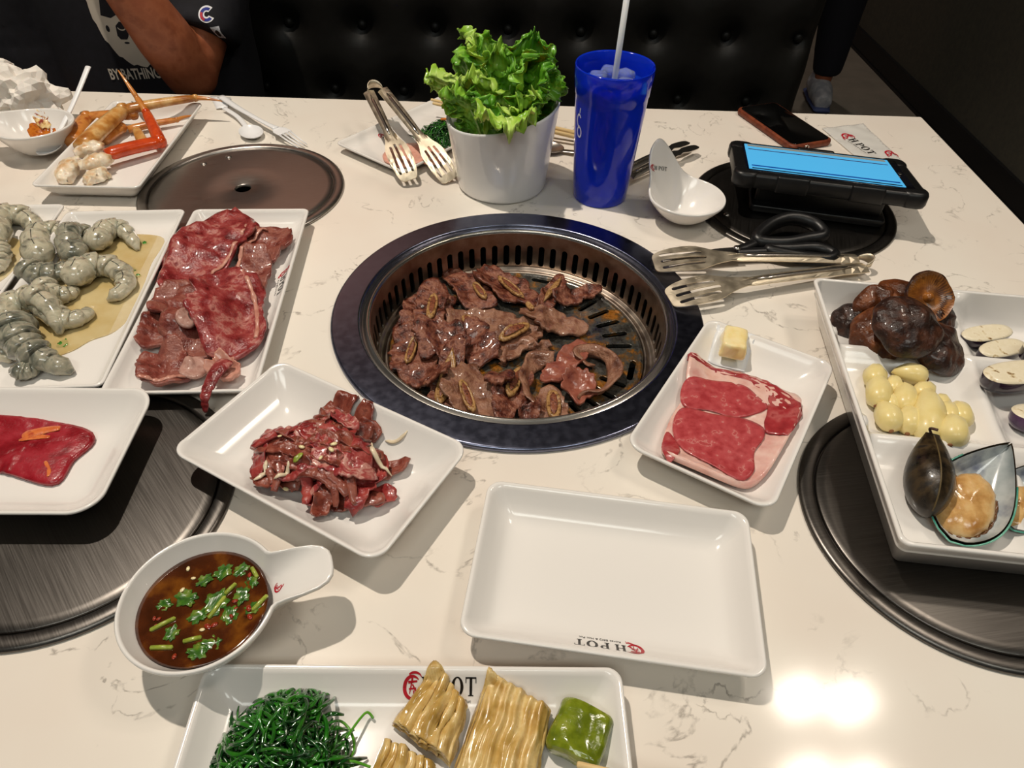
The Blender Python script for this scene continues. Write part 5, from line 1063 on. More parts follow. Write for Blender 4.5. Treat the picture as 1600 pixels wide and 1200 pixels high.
eggplant(*EGG[1], 0.011, 0.014, 0.05, 'eggplant wedge lying just in front of the back one')
eggplant(0.489, -0.088, 0.53, -0.096, 0.012, 0.016, 0.0, 'eggplant wedge cut off by the right photo edge')
eggplant(0.448, -0.163, 0.520, -0.168, 0.016, 0.018, -0.2, 'purple eggplant piece, skin side showing, under the long wedge', M_skin2, 0.0)
eggplant(0.4327, -0.1297, 0.5100, -0.1150, 0.015, 0.018, 0.0, 'long eggplant wedge with dark skin facing the camera', M_skin, 0.012)
M_shell = mat('mussel_shell', [(0.32, '100c08'), (0.48, '261c0e'), (0.60, '3e2f18'), (0.72, '1a120a')], scale=45, detail=6, rough=0.25, rough2=0.5, coat=0.3, bump=0.3, bscale=120, stretch=(2, 2, 0.7))
M_nacre = mat('mussel_nacre', [(0.35, '8f9a9c'), (0.55, 'b9bfbf'), (0.72, '6d7486')], scale=35, rough=0.15, coat=0.6)
M_lip = mat('green_shell_lip', [(0.4, '3a8a78'), (0.6, '6fb09c')], scale=80, rough=0.2, coat=0.4)
M_mmeat = mat('mussel_meat', [(0.33, 'a8763c'), (0.5, 'cfa468'), (0.64, 'ddbb84'), (0.75, 'b58a4e')], scale=60, detail=5, rough=0.2, coat=0.5, bump=0.4, bscale=140, bdist=0.0015, sss=0.2)
def shell_pts(L, Wd, D, nu=20, nv=28, sgn=-1, inset=0.0):
    V = []
    for j in range(nv + 1):
        v = j / nv; w = Wd * (math.sin(PI * min(1, v ** 1.45)) ** 0.60 * 0.98 + 0.02) * (1 - inset) if 0 < v < 1 else Wd * 0.02; prof = math.sin(PI * min(1, 0.04 + 0.96 * v ** 1.2)) ** 0.6
        for i in range(nu + 1):
            u = -1 + 2 * i / nu; V.append((L * (v - 0.5) * (1 - inset), u * w + 0.10 * L * (v - 0.5) ** 2, sgn * D * prof * max(0.0, 1 - u * u) ** 0.6))
    F = []
    for j in range(nv):
        for i in range(nu): a = j * (nu + 1) + i; F.append((a, a + 1, a + nu + 2, a + nu + 1))
    return V, F
def mussel_open(x0, y0, x1, y1, wd, z, tilt, roll, label, meat=True, mscale=1.08, off=0.5):
    cx, cy = (x0 + x1) / 2, (y0 + y1) / 2; L = math.hypot(x1 - x0, y1 - y0); a = math.atan2(y1 - y0, x1 - x0)
    Mx = Matrix.Translation((cx, cy, z)) @ Matrix.Rotation(a, 4, 'Z') @ Matrix.Rotation(tilt, 4, 'Y') @ Matrix.Rotation(roll, 4, 'X')
    t = thing('open_mussel', label, 'mussel', (cx, cy, z - 0.015), 0, 'mussels in the tray')
    V, F = shell_pts(L, wd, 0.018); s = wobj('shell', xf((V, F), M=Mx @ Matrix.Translation((0, 0, -0.0012))), M_shell, t, fix=False)
    wobj('nacre', xf(shell_pts(L, wd, 0.0172, inset=0.06), M=Mx), M_nacre, t, fix=False)
    nu = 20; nv = 28; edge = [V[j * (nu + 1)] for j in range(nv + 1)] + [V[j * (nu + 1) + nu] for j in range(nv, -1, -1)]
    k0 = nv // 3; wobj('lip', xf(tube(edge[k0:2 * nv + 2 - k0], 0.0008, 6), M=Mx), M_lip, t)
    if meat:
        n = 40; R = []
        for q, h in ((0.97, -0.011), (1.0, -0.006), (0.97, 0.0), (0.85, 0.0045), (0.6, 0.0075), (0.3, 0.0085), (0.05, 0.0085)):
            R.append([(L * 0.13 + L * 0.26 * mscale * q * math.cos(2 * PI * k / n), wd * 0.66 * mscale * q * math.sin(2 * PI * k / n) * (1 + 0.12 * math.cos(2 * PI * k / n)) * (1 + (0.03 * math.sin(k * 2.6) if q > 0.95 else 0)), h * 0.8 - 0.007 + 0.003 * nz(q * 3 * math.cos(2 * PI * k / n), q * 3 * math.sin(2 * PI * k / n), cx * 90)) for k in range(n)])
        wobj('meat', xf(rings(R), M=Mx), M_mmeat, t)
        wobj('mantle_edge', xf(tube([(L * 0.13 + L * 0.262 * mscale * math.cos(b), wd * 0.67 * mscale * math.sin(b) * (1 + 0.12 * math.cos(b)), -0.0085 + 0.0008 * math.sin(b * 23)) for b in np.linspace(-2.2, 2.2, 60)], 0.0015, 7), M=Mx), mat('mussel_mantle', '5f3a18', rough=0.3, coat=0.4), t)
    return t
mussel_open(0.4080, -0.2150, 0.3330, -0.2960, 0.031, 0.037, 0.28, -0.12, 'large open mussel with tan meat at the near left of the tray')
mussel_open(0.4400, -0.2230, 0.3900, -0.2850, 0.025, 0.030, 0.2, 0.10, 'open mussel with tan meat behind the large one')
mussel_open(0.455, -0.262, 0.405, -0.298, 0.022, 0.028, 0.1, 0.0, 'open mussel at the right photo edge, half out of view')
def mussel_closed(x0, y0, x1, y1, wd, z, tilt, label):
    cx, cy = (x0 + x1) / 2, (y0 + y1) / 2; L = math.hypot(x1 - x0, y1 - y0); a = math.atan2(y1 - y0, x1 - x0)
    Mx = Matrix.Translation((cx, cy, z)) @ Matrix.Rotation(a, 4, 'Z') @ Matrix.Rotation(tilt, 4, 'Y') @ Matrix.Rotation(PI / 2, 4, 'X')
    t = thing('closed_mussel', label, 'mussel', (cx, cy, z - 0.02), 0, 'mussels in the tray')
    for sg in (1, -1): wobj('shell', xf(shell_pts(L, wd, 0.0185, sgn=sg), M=Mx), M_shell, t, fix=False)
    wobj('seam', xf(tube([(L * (v - 0.5), wd * (math.sin(PI * v ** 1.45) ** 0.60 * 0.99) + 0.1 * L * (v - 0.5) ** 2, 0) for v in np.linspace(0.04, 0.96, 24)], 0.0007, 6), M=Mx), mat('shell_seam', '5a4a2a', rough=0.5), t)
    wobj('beard', xf(tube(smooth_path([(-L * 0.5, 0, 0), (-L * 0.54, 0.004, 0.003), (-L * 0.52, 0.007, -0.002)], 5), 0.0012, 6), M=Mx), M_shii, t)
mussel_closed(0.3480, -0.2070, 0.3250, -0.2790, 0.022, 0.036, 0.32, 'closed dark mussel standing at the left wall of the tray')
# ------------------------------------------------------------------ tongs
def head_outline(L, w, hw, hl):
    """flat tong arm seen from above: handle from x=0, slotted head ending at x=L"""
    x1 = L - hl
    top = [(0, hw), (x1 * 0.55, hw * 0.92), (x1 * 0.9, hw * 0.8), (x1, hw * 1.0), (x1 + hl * 0.18, w * 0.62), (x1 + hl * 0.38, w * 0.95), (x1 + hl * 0.6, w), (x1 + hl * 0.82, w * 0.92), (L - 0.003, w * 0.72), (L, w * 0.45)]
    o = [tuple(p[:2]) for p in smooth_path(top, 3)]
    return o + [(x, -y) for x, y in reversed(o)]
def tong_arm(L, w, hw, hl, slots=3, sl=0.55):
    holes = []
    for i in range(slots):
        y = (i - (slots - 1) / 2) * w * 0.52
        holes.append(capsule(L - hl * (sl + 0.15) + abs(i - 1) * hl * 0.04, y * 0.8, L - hl * 0.12, y, w * 0.11, 4))
    return subdivide(poly2d([head_outline(L, w, hw, hl)] + holes, 0, 0.0012), 0.012)
def tongs(label, hinge, tips, L_w, lift=(0, 0), m=M_tong, roll=(0, 0), slots=3, hook=0.006, name='serving_tongs', hlen=0.08, hw=0.0085, strap=True):
    t = thing(name, label, 'tongs', (hinge[0], hinge[1], min(hinge[2], tips[0][2]) - 0.002), 0)
    ends = []
    for k in (0, 1):
        a = np.array(hinge[:3], float) + np.array([0, 0, 0.0]); sgn = 1 if k == 0 else -1
        tip = np.array(tips[k], float); d = tip - a; L = np.linalg.norm(d); d /= L
        side = np.cross((0, 0, 1), d); side /= np.linalg.norm(side); up = np.cross(d, side)
        cr, sr = math.cos(roll[k]), math.sin(roll[k]); s2 = cr * side + sr * up; u2 = -sr * side + cr * up
        st = a + side * L_w[1] * sgn
        V, F = tong_arm(L, L_w[0], hw, hlen, slots)
        W_ = []
        for x, y, z in V:
            q = x / L; bow = 0.004 * math.sin(PI * q); tip_in = -hook * max(0, (q - 0.8) / 0.2) ** 2
            off = st * (1 - q) + a * 0 + (tip - 0) * q
            lip = 0.0028 * (abs(y) / hw) ** 2 if q < 0.62 and abs(y) <= hw * 1.05 else 0.0
            W_.append(off + s2 * y + u2 * (z + bow + tip_in - lip))
        wobj('arm', (W_, F), m, t, smooth=False)
        g = [st * (1 - q) + tip * q + u2 * (0.0022 + 0.004 * math.sin(PI * q)) for q in np.linspace(0.08, 0.58, 8)]
        wobj('stiffening_rib', tube(g, [0.001] + [0.0026] * 6 + [0.001], 8, 0.5), M_chrome, t)
        ends.append((st, d, u2, s2))
    # spring bend joining the two arms
    (s0, d0, u0, w0), (s1, d1, u1, w1) = ends; back = -(d0 + d1) / np.linalg.norm(d0 + d1); mid = (s0 + s1) / 2; half = np.linalg.norm(s0 - s1) / 2; sd = (s0 - s1) / (2 * half); R = []
    upv = np.cross(sd, back); upv = upv if upv[2] > 0 else -upv
    for i in range(17):
        th = PI * i / 16; c = mid + sd * half * math.cos(th) + back * max(half, 0.012) * math.sin(th); n = sd * math.cos(th) + back * math.sin(th); f = math.sin(th)
        hgt = 0.0085; h0 = upv * hgt * (0.35 + 0.65 * f)
        lean = n
        R.append([c + h0 + lean * 0.0006, c + h0 - lean * 0.0006, c - h0 * 0.5 - lean * 0.0006, c - h0 * 0.5 + lean * 0.0006])
    wobj('spring_bend', rings(R), m, t)
    return t
tongs('steel slotted tongs lying flat beside the scissors, tips over the grill ring', (0.408, 0.0985, 0.013), [(0.1670, 0.0190, 0.0155), (0.1560, 0.0740, 0.0240)], (0.0205, 0.009), roll=(-0.12, -0.12), hlen=0.085)
tongs('steel slotted tongs propped over the ham plate, left of the lettuce', (-0.216, 0.442, 0.062), [(-0.0960, 0.2775, 0.014), (-0.1500, 0.2660, 0.020)], (0.0165, 0.011), roll=(0.30, 0.20), hook=0.010, hlen=0.085, hw=0.008)
tongs('shiny steel tongs half hidden behind the small white bowl', (0.148, 0.300, 0.014), [(0.2530, 0.4060, 0.012), (0.2650, 0.3930, 0.012)], (0.0075, 0.008), m=M_chrome, slots=0, hook=0.0, hlen=0.05, hw=0.008)

# ------------------------------------------------------------------ scissors
M_bplast = mat('black_plastic', [(0.4, '0c0c0d'), (0.6, '121213')], scale=200, rough=0.38, bump=0.08, bscale=600, bdist=0.0003)
sc = thing('kitchen_scissors', 'kitchen scissors with black handles between the tongs and the tablet', 'scissors', (0.27, 0.118, 0.005))
def loop_handle(pts, r, z): return tube(smooth_path([(x, y, zz) for x, y, zz in pts], 6, True), r, 10, 1.15, closed=True)
wobj('handle_loop', loop_handle([(0.290, 0.134, 0.016), (0.312, 0.160, 0.022), (0.340, 0.171, 0.026), (0.366, 0.163, 0.024), (0.374, 0.143, 0.020), (0.352, 0.137, 0.017), (0.320, 0.130, 0.015)], 0.0080, 0), M_bplast, sc)
wobj('handle_loop', loop_handle([(0.300, 0.119, 0.012), (0.330, 0.122, 0.012), (0.362, 0.124, 0.013), (0.379, 0.112, 0.013), (0.368, 0.103, 0.012), (0.335, 0.107, 0.012)], 0.0074, 0), M_bplast, sc)
for pts in ([(0.300, 0.140, 0.016), (0.282, 0.126, 0.014), (0.262, 0.116, 0.012)], [(0.306, 0.118, 0.012), (0.284, 0.115, 0.012), (0.262, 0.112, 0.012)]):
    wobj('handle_shank', tube(smooth_path(pts, 5), 0.0065, 10, 0.8), M_bplast, sc)
for dy, z in ((0.003, 0.0115), (-0.003, 0.0095)):
    wobj('blade', subdivide(xf(poly2d([[(0, -0.008), (0.03, -0.009), (0.11, -0.002), (0.115, 0.001), (0.03, 0.006), (0, 0.007)]], 0, 0.0016), (0.268, 0.113 + dy, z), R_(193)), 0.03), M_steel, sc, smooth=False)
wobj('pivot_screw', xf(lathe([(0.0045, 0), (0.0042, 0.0015), (0.0001, 0.002)], 16), (0.262, 0.114, 0.0175)), M_chrome, sc)

# ------------------------------------------------------------------ tablet, phone, sleeve
tb = thing('tablet', 'tablet in a thick black rugged case with a lit blue screen', 'tablet', (0.398, 0.2575, 0.0046), R_(-11.5))
TM = Matrix.Translation((0, 0, 0.0300)) @ Matrix.Rotation(R_(-8.5), 4, 'X')
def tpart(name, vf, m, smooth=True): return obj(name, xf(vf, M=TM), m, tb, smooth=smooth)
tpart('case', rbox(0.232, 0.140, 0.019, 0.014, 6, 0.004), M_bplast)
for sx in (-1, 1):
    for sy in (-1, 1): tpart('corner_bumper', xf(rbox(0.034, 0.032, 0.0210, 0.013, 5, 0.005), (sx * 0.1010, sy * 0.0560, -0.0008)), M_bplast)
for sx in (-0.045, 0.045): tpart('grip_rib', xf(rbox(0.04, 0.010, 0.0205, 0.003, 3, 0.002), (sx, -0.0675, -0.0004)), M_bplast)
tpart('grip_rib', xf(rbox(0.05, 0.010, 0.0205, 0.003, 3, 0.002), (0.0, 0.0675, -0.0004)), M_bplast)
tpart('bezel', xf(rbox(0.204, 0.116, 0.0015, 0.004, 3, 0.0005), (0, 0, 0.0187)), mat('tablet_bezel', '0a0d1c', rough=0.12, coat=0.5))
def emi(name, h, s): return mat(name, h, rough=0.15, emit=s)
tpart('screen', xf(rbox(0.190, 0.108, 0.0006, 0.001, 2, 0.0002), (-0.004, 0, 0.0201)), emi('screen_blue', '4aa6dc', 0.42), False)
def flat(x0, y0, x1, y1, z): return slab(x0, x1, y0, y1, z, z + 0.0002)
tpart('screen_bar', flat(-0.095, 0.044, 0.087, 0.052, 0.0207), emi('screen_grey', '8c8f88', 0.18), False)
tpart('screen_line', flat(-0.095, 0.030, 0.087, 0.0325, 0.0207), emi('screen_darkred', '3a2250', 0.2), False)
tpart('screen_line', flat(-0.095, -0.0415, 0.087, -0.0375, 0.0207), emi('screen_navy', '0c3c88', 0.4), False)
tpart('screen_bar', flat(-0.095, -0.052, 0.087, -0.0485, 0.0207), emi('screen_dark', '10243c', 0.1), False)
tpart('home_button', xf(rbox(0.0045, 0.009, 0.001, 0.002, 3, 0.0004), (0.0955, 0.0, 0.0201)), M_chrome)
obj('kickstand', rbox(0.16, 0.012, 0.036, 0.004, 3, 0.003), M_bplast, tb, (0, -0.035, 0.0))
obj('kickstand_foot', rbox(0.17, 0.085, 0.010, 0.006, 3, 0.002), M_bplast, tb, (0, -0.010, 0.0))
ph = thing('smartphone', 'dark smartphone in a brown leather case behind the tablet', 'phone', (0.4205, 0.4905, 0.0004), R_(-68.5))
obj('case', rbox(0.150, 0.078, 0.010, 0.010, 6, 0.003), mat('brown_leather', [(0.35, '5c2410'), (0.6, '7c3a1c')], scale=120, rough=0.5, bump=0.3, bscale=400, bdist=0.0005), ph)
obj('screen', xf(rbox(0.142, 0.070, 0.0012, 0.008, 6, 0.0005), (0, 0, 0.0096)), mat('phone_glass', '060606', rough=0.06, coat=0.5), ph)
obj('camera_ring', xf(lathe([(0.006, 0), (0.006, 0.002), (0.004, 0.002), (0.004, 0.0005)], 16), M=Matrix.Translation((0.0755, -0.012, 0.005)) @ Matrix.Rotation(PI / 2, 4, 'Y') @ Matrix.Scale(0.7, 4)), M_chrome, ph)
wv = subdivide(poly2d([[(0.486, 0.4945), (0.5605, 0.5165), (0.5760, 0.372), (0.5180, 0.350)]], 0, 0.0004), 0.008)
wr = wobj('plastic_sleeve', ([(x, y, z + 0.0006 + 0.0022 * (0.5 + 0.5 * nz(x * 45, y * 45))) for x, y, z in wv[0]], wv[1]), mat('clear_film', 'efeeea', rough=0.12, alpha=0.55, coat=0.4))
tag(wr, 'clear plastic sleeve with red and black print between phone and tablet', 'wrapper')
dr = Vector((0.0225, -0.066, 0)).normalized() * 0.0125; du = Vector((0.066, 0.0225, 0)).normalized() * 0.0125
for vf, m in ((EMB, M_red), (LET, M_ink), (SUBT, M_ink)): print_on('emblem_print' if m is M_red else 'lettering_print', vf, wr, m, (0.5150, 0.4560, 0), dr, du, (0, 0, -1), 0.0005)
print_on('emblem_print', EMB, wr, M_red, (0.5630, 0.400, 0), dr * 1.0, du * 1.0, (0, 0, -1), 0.0005)

# ------------------------------------------------------------------ blue tumbler
def tumbler():
    t = thing('tumbler', 'tall transparent blue plastic tumbler', 'cup', (0.1095, 0.262, 0.0005), 0)
    M_blue = mat('blue_plastic', '1440f0', rough=0.12, trans=0.55, ior=1.25, coat=0.4, bump=0.06, bscale=500, bdist=0.0004)
    H = 0.173; r0, r1 = 0.0362, 0.0475
    def r(z): return r0 + (r1 - r0) * (z / H)
    prof = [(0.0001, 0.004), (0.020, 0.004), (0.031, 0.0), (r0 - 0.001, 0.0002), (r0, 0.002)] + [(r(z), z) for z in (0.02, 0.05, 0.09, 0.13)] + [(r(0.139), 0.139), (r(0.141) + 0.0008, 0.141), (r(0.16) + 0.0012, 0.16), (r(H) + 0.0006, H - 0.002), (r1 + 0.0001, H), (r1 - 0.0012, H - 0.0015)] + [(r(z) - 0.0024, z) for z in (0.16, 0.13, 0.09, 0.05, 0.02)] + [(r0 - 0.006, 0.011), (0.0001, 0.010)]
    obj('cup', lathe(prof, 72), M_blue, t)
    uvf = (lambda v: v)
    s = [ann(0, 0, (0.9, 1.2), (0.55, 0.85), 0.6, 5.2, 16), ann(0.2, -1.9, (0.9, 1.0), (0.55, 0.7), 0, 2 * PI, 18), bar(0.4, 2.2, 0.2, 1.3, 0.18, 0.12)]
    L3 = join(*[([(x, y, 0) for x, y in v], f) for v, f in s]); c = t.children[0]
    print_on('printed_mark', strip(L3), c, mat('white_print', 'dfe4f0', rough=0.4), (0.0675, 0.24, 0.112), Vector((0.55, -0.83, 0)) * 0.0055, Vector((0, 0, 0.0075)), (0.83, 0.55, 0.0), 0.0005, parent=t)
    return t, r
tum, tr_ = tumbler()
dk = obj('iced_drink', lathe([(0.0001, 0.0115)] + [(tr_(z) - 0.0030, z) for z in (0.013, 0.05, 0.10, 0.135, 0.1505)] + [(tr_(0.15) - 0.006, 0.1512), (0.02, 0.1510), (0.0001, 0.1510)], 56), mat('blue_drink', '1c4ee8', rough=0.05, trans=0.55, ior=1.2), None, (0.1095, 0.262, 0.0008))
tag(dk, 'icy drink filling the blue tumbler', 'drink')
rng = random.Random(5)
for i, (x, y) in enumerate(((-0.018, 0.006), (0.012, -0.014), (0.016, 0.015), (-0.008, -0.020), (-0.004, 0.024))):
    o = obj('ice_cube', rbox(0.021, 0.019, 0.014, 0.005, 3, 0.004), mat('ice', 'cfe0ff', rough=0.05, trans=0.8, ior=1.2), None, (0.1095 + x, 0.262 + y, 0.1475), i * 1.1); tag(o, 'ice cube floating at the top of the blue drink', 'ice', 'ice cubes in the tumbler')
def straw():
    P0, P1 = np.array([0.1080, 0.2600, 0.060]), np.array([0.1140, 0.2620, 0.290]); n = 16; R = []
    d = (P1 - P0) / np.linalg.norm(P1 - P0); s = np.cross(d, (0, 1, 0)); s /= np.linalg.norm(s); w = np.cross(s, d)
    for P, r in ((P0, 0.0036), (P1, 0.0036), (P1, 0.0031), (P0, 0.0031)): R.append([P + r * math.cos(2 * PI * k / n) * s + r * math.sin(2 * PI * k / n) * w for k in range(n)])
    return rings(R, closed=True)
o = wobj('drinking_straw', straw(), mat('straw_plastic', 'dfe2e4', rough=0.3, sss=0.2)); tag(o, 'white straw standing in the blue tumbler', 'straw')

# ------------------------------------------------------------------ lettuce pot
PC = (-0.0245, 0.287)
def pot_vf():
    R = []; n = 80
    def loop(f, off, dz, flat=None):
        L = []
        for k in range(n):
            a = 2 * PI * k / n; c, s = math.cos(a), math.sin(a); h = 0.1065 + 0.0135 * c + 0.002 * s; r = 0.060 + (0.0735 - 0.060) * f + off; L.append((r * c, r * s, (h * f + dz) if flat is None else flat))
        return L
    R += [loop(0, -0.012, 0, 0.0), loop(0, -0.004, 0, 0.0002), loop(0, -0.001, 0, 0.0015), loop(0.05, 0, 0), loop(0.3, 0, 0), loop(0.6, 0, 0), loop(0.97, 0, 0), loop(0.995, -0.0003, 0), loop(1.0, -0.0016, 0.0003), loop(0.99, -0.0034, 0), loop(0.6, -0.0038, 0), loop(0.3, -0.004, 0), loop(0.06, -0.006, 0), loop(0, -0.02, 0, 0.005)]
    return rings(R)
pot = obj('white_pot', pot_vf(), mat('pot_glaze', 'ecebea', rough=0.14, coat=0.3), None, (*PC, 0.0004)); tag(pot, 'white round pot with a slanted rim holding lettuce', 'pot')
M_let = []
for i, (a, b, c) in enumerate((('4c8a1c', '74ae2e', '9cc848'), ('3f7c18', '62a026', '88bc3c'), ('78aa2c', '9cc444', 'bcd66c'))):
    M_let.append(mat('lettuce_leaf_%d' % i, [(0.32, a), (0.5, b), (0.66, c)], scale=35, detail=5, rough=0.3, rough2=0.45, bump=0.6, bscale=110, bdist=0.0018, sss=0.25, sssr=0.004, coat=0.15))
M_letrib = mat('lettuce_rib', [(0.4, 'a8c468'), (0.6, 'c0d68c')], scale=60, rough=0.35, sss=0.2)
def lettuce(i, az, lean, ln, wd, r0, z0, m, droop=0.0, twist=0.0, bend=0.0):
    """one frilly leaf rooted inside the pot: az direction it leans to, ln length, wd half-width"""
    rng = random.Random(900 + i); nu, nv = 52, 64; out = np.array([math.cos(az), math.sin(az), 0.0]); side0 = np.array([-math.sin(az), math.cos(az), 0.0]); up = np.array([0, 0, 1.0]); ph = rng.uniform(0, 6.28); sd = rng.uniform(0, 90)
    side = side0 * math.cos(twist) + out * math.sin(twist)
    base = np.array([PC[0], PC[1], z0]) + out * r0; c = base.copy(); V = []; ribs = []; th = lean * 0.35
    for j in range(nv + 1):
        v = j / nv; th = lean * (0.35 + 0.65 * v) + droop * max(0, v - 0.5) ** 2 * 4
        d = out * math.sin(th) + up * math.cos(th); d += side0 * bend * v; d /= np.linalg.norm(d)
        if j: c = c + d * ln / nv
        nrm = np.cross(side, d); nrm /= np.linalg.norm(nrm)
        w = wd * 1.18 * (0.22 + 0.78 * min(1, v / 0.55) ** 1.3) * (1 - max(0, (v - 0.72) / 0.28) ** 2.5 * 0.72)
        ribs.append(c + nrm * -0.0004)
        for k in range(nu + 1):
            u = -1 + 2 * k / nu; e = abs(u); edge = max(e ** 2.2, max(0, (v - 0.75) / 0.25) ** 2)
            jag = 1 + (0.10 * nz(v * 9 + sd, u * 2) + 0.12 * nz(v * 30 + sd, math.copysign(3, u)) + 0.05 * math.sin(v * 110 + ph)) * edge * (v > 0.25)
            fr = edge * min(1, v / 0.35) * (0.0075 * math.sin(v * 27 + ph + (2.1 if u > 0 else 0)) + 0.0065 * math.sin(v * 61 + 2 * ph + 4 * u) + 0.005 * nz(v * 40, u * 14, sd))
            fr2 = 0.0035 * nz(u * 5 + sd, v * 9, 1) + 0.0015 * nz(u * 14 + sd, v * 22, 4)
            cup = 0.22 * w * e ** 1.6
            p = c + side * (u * w * jag * 0.94) + nrm * (fr + fr2 - cup) + d * (0.010 * edge * nz(u * 6 + sd, v * 14, 9) + (0.012 * (1 - e) * (v > 0.9)))
            V.append(p)
    F = []
    for j in range(nv):
        for k in range(nu): a = j * (nu + 1) + k; F.append((a, a + 1, a + nu + 2, a + nu + 1))
    t = thing('lettuce_leaf', LTL[i], 'lettuce', tuple(base), 0, 'lettuce leaves in the white pot')
    V = np.array(V)
    lo = 0.108 + 0.18 * (V[:, 0] - PC[0]); rr = np.hypot(V[:, 0] - PC[0], V[:, 1] - PC[1]); rin = 0.0545 + 0.012 * np.clip(V[:, 2] / 0.105, 0, 1); bad = (V[:, 2] < lo) & (rr > rin) & (rr < 0.0790)
    if droop < 0.6:
        for q in np.where((V[:, 2] < lo + 0.004) & (rr > rin))[0]:
            f = rin[q] / rr[q]; V[q, 0] = PC[0] + (V[q, 0] - PC[0]) * f; V[q, 1] = PC[1] + (V[q, 1] - PC[1]) * f
    o = wobj('blade', (V, F), m, t, fix=False); s = o.modifiers.new('thick', 'SOLIDIFY'); s.thickness = 0.0006
    wobj('midrib', tube(ribs[:int(nv * 0.86)], [0.0040 * (1 - 0.80 * q / (nv * 0.86)) for q in range(int(nv * 0.86))], 7, 0.6), M_letrib, t)
LTL = ['tall upright lettuce leaf at the left of the bunch', 'tallest lettuce leaf at the right of the bunch', 'yellow-green lettuce leaf reaching out to the far left', 'broad veined lettuce leaf at the right centre', 'lettuce leaf folded over the front rim of the pot', 'frilly lettuce leaf at the lower left of the bunch', 'pointed lettuce leaf in the middle of the bunch', 'short frilly lettuce leaf at the right rim of the pot', 'lettuce leaf behind the bunch on the left', 'lettuce leaf behind the bunch on the right', 'short lettuce leaf at the left rim of the pot', 'frilly lettuce leaf left of the front folded one', 'bright lettuce leaf curling at the front right', 'inner lettuce leaf standing in the middle of the pot']
LS = [(0, 2.55, 0.30, 0.150, 0.036, 0.022, 0.055, 2, 0.0, -0.6, 0.0), (1, 0.35, 0.16, 0.158, 0.034, 0.020, 0.052, 1, 0.0, -1.2, 0.0), (2, 3.30, 0.72, 0.125, 0.034, 0.022, 0.058, 2, 0.15, -1.2, 0.0), (3, -0.35, 0.42, 0.140, 0.040, 0.012, 0.055, 1, 0.0, -0.9, 0.0),
 (4, -1.50, 1.00, 0.100, 0.032, 0.030, 0.075, 2, 1.0, 0.1, 0.0), (5, 3.75, 0.52, 0.098, 0.032, 0.030, 0.06, 0, 0.0, -0.8, 0.0), (6, -1.9, 0.10, 0.145, 0.026, 0.008, 0.055, 0, 0.0, -0.1, 0.0), (7, 0.10, 0.30, 0.085, 0.028, 0.040, 0.065, 1, 0.1, 0.4, 0.0),
 (8, 2.1, 0.25, 0.140, 0.036, 0.030, 0.05, 0, 0.0, -0.4, 0.0), (9, 0.9, 0.25, 0.135, 0.038, 0.030, 0.055, 1, 0.0, 0.4, 0.0), (10, 3.1, 0.35, 0.080, 0.028, 0.040, 0.055, 0, 0.0, 0.4, 0.0), (11, -2.3, 0.45, 0.092, 0.034, 0.026, 0.06, 1, 0.1, 0.2, 0.0), (12, -0.9, 0.55, 0.092, 0.030, 0.026, 0.065, 2, 0.15, -0.2, 0.0), (13, -1.1, 0.12, 0.120, 0.034, 0.012, 0.055, 1, 0.0, 0.2, 0.0)]
LTL += ['lettuce leaf at the near left, between the frilly ones', 'lettuce leaf at the far right, leaning over the rim', 'lettuce leaf leaning to the left behind the pointed one', 'lettuce leaf standing right of the pointed one', 'small lettuce leaf peeking out at the near right rim']
LS += [(14, 3.9, 0.40, 0.120, 0.034, 0.018, 0.055, 2, 0.0, -0.5, 0.0), (15, 0.2, 0.55, 0.110, 0.036, 0.020, 0.06, 0, 0.1, -1.0, 0.0), (16, 2.9, 0.45, 0.135, 0.036, 0.012, 0.055, 1, 0.0, -1.1, 0.0), (17, -0.6, 0.22, 0.140, 0.036, 0.014, 0.055, 0, 0.0, -0.6, 0.0), (18, -0.4, 0.50, 0.085, 0.030, 0.034, 0.065, 1, 0.1, 0.0, 0.0)]
for a in LS: a = (a[0], a[1], a[2] * 1.12, a[3] * 0.86, *a[4:]); lettuce(a[0], a[1], a[2], a[3], a[4], a[5], a[6], M_let[a[7]], a[8], a[9], a[10])

# ------------------------------------------------------------------ ham plate, chopsticks, spoon behind the pot
M_ham = mat('pink_ham', [(0.35, 'dd9c88'), (0.5, 'e6ae9a'), (0.65, 'd98f7c')], scale=70, rough=0.35, coat=0.25, sss=0.15)
hmH = HM(-0.135, 0.40, 0.12, 0.14, bvh=world_bvh([P_ham]))
for i, (x, y, a, b) in enumerate(((-0.157, 0.353, 0.044, 0.036), (-0.146, 0.347, 0.040, 0.033))):
    o = wobj('ham_slice', sheet(hmH, x, y, a, b, 0.6, 0.003, 90 + i, 0.05, 0.001, 0.04, 0, 8, 48, sq=2.0), M_ham); tag(o, ('round pink ham slice at the bottom, nearest the plate corner', 'upper pink ham slice with a browned edge')[i], 'ham', 'ham slices on the far plate')
stick('chopstick', (-0.140, 0.4865, 0.0320), (0.1000, 0.4180, 0.0130), 0.0022, 0.0034, 'bamboo chopstick behind the pot, the farther of the pair', None, 'chopstick', 'chopsticks behind the pot')
stick('chopstick', (-0.136, 0.4740, 0.0315), (0.1000, 0.4060, 0.0120), 0.0022, 0.0034, 'bamboo chopstick behind the pot, the nearer of the pair', None, 'chopstick', 'chopsticks behind the pot')
t = thing('metal_spoon', 'steel spoon lying between the pot and the tumbler', 'spoon', (0.06, 0.385, 0.0006)); 
wobj('handle', tube(smooth_path([(0.135, 0.362, 0.004), (0.10, 0.372, 0.006), (0.060, 0.384, 0.004)], 6), 0.0050, 10, 0.35), M_steel, t)
wobj('bowl', xf(bowl_vf(0.028, 0.018, 0.007, 0, 0.3, 0, 0.0012, 40), (0.038, 0.390, 0.0006), R_(164)), M_steel, t)
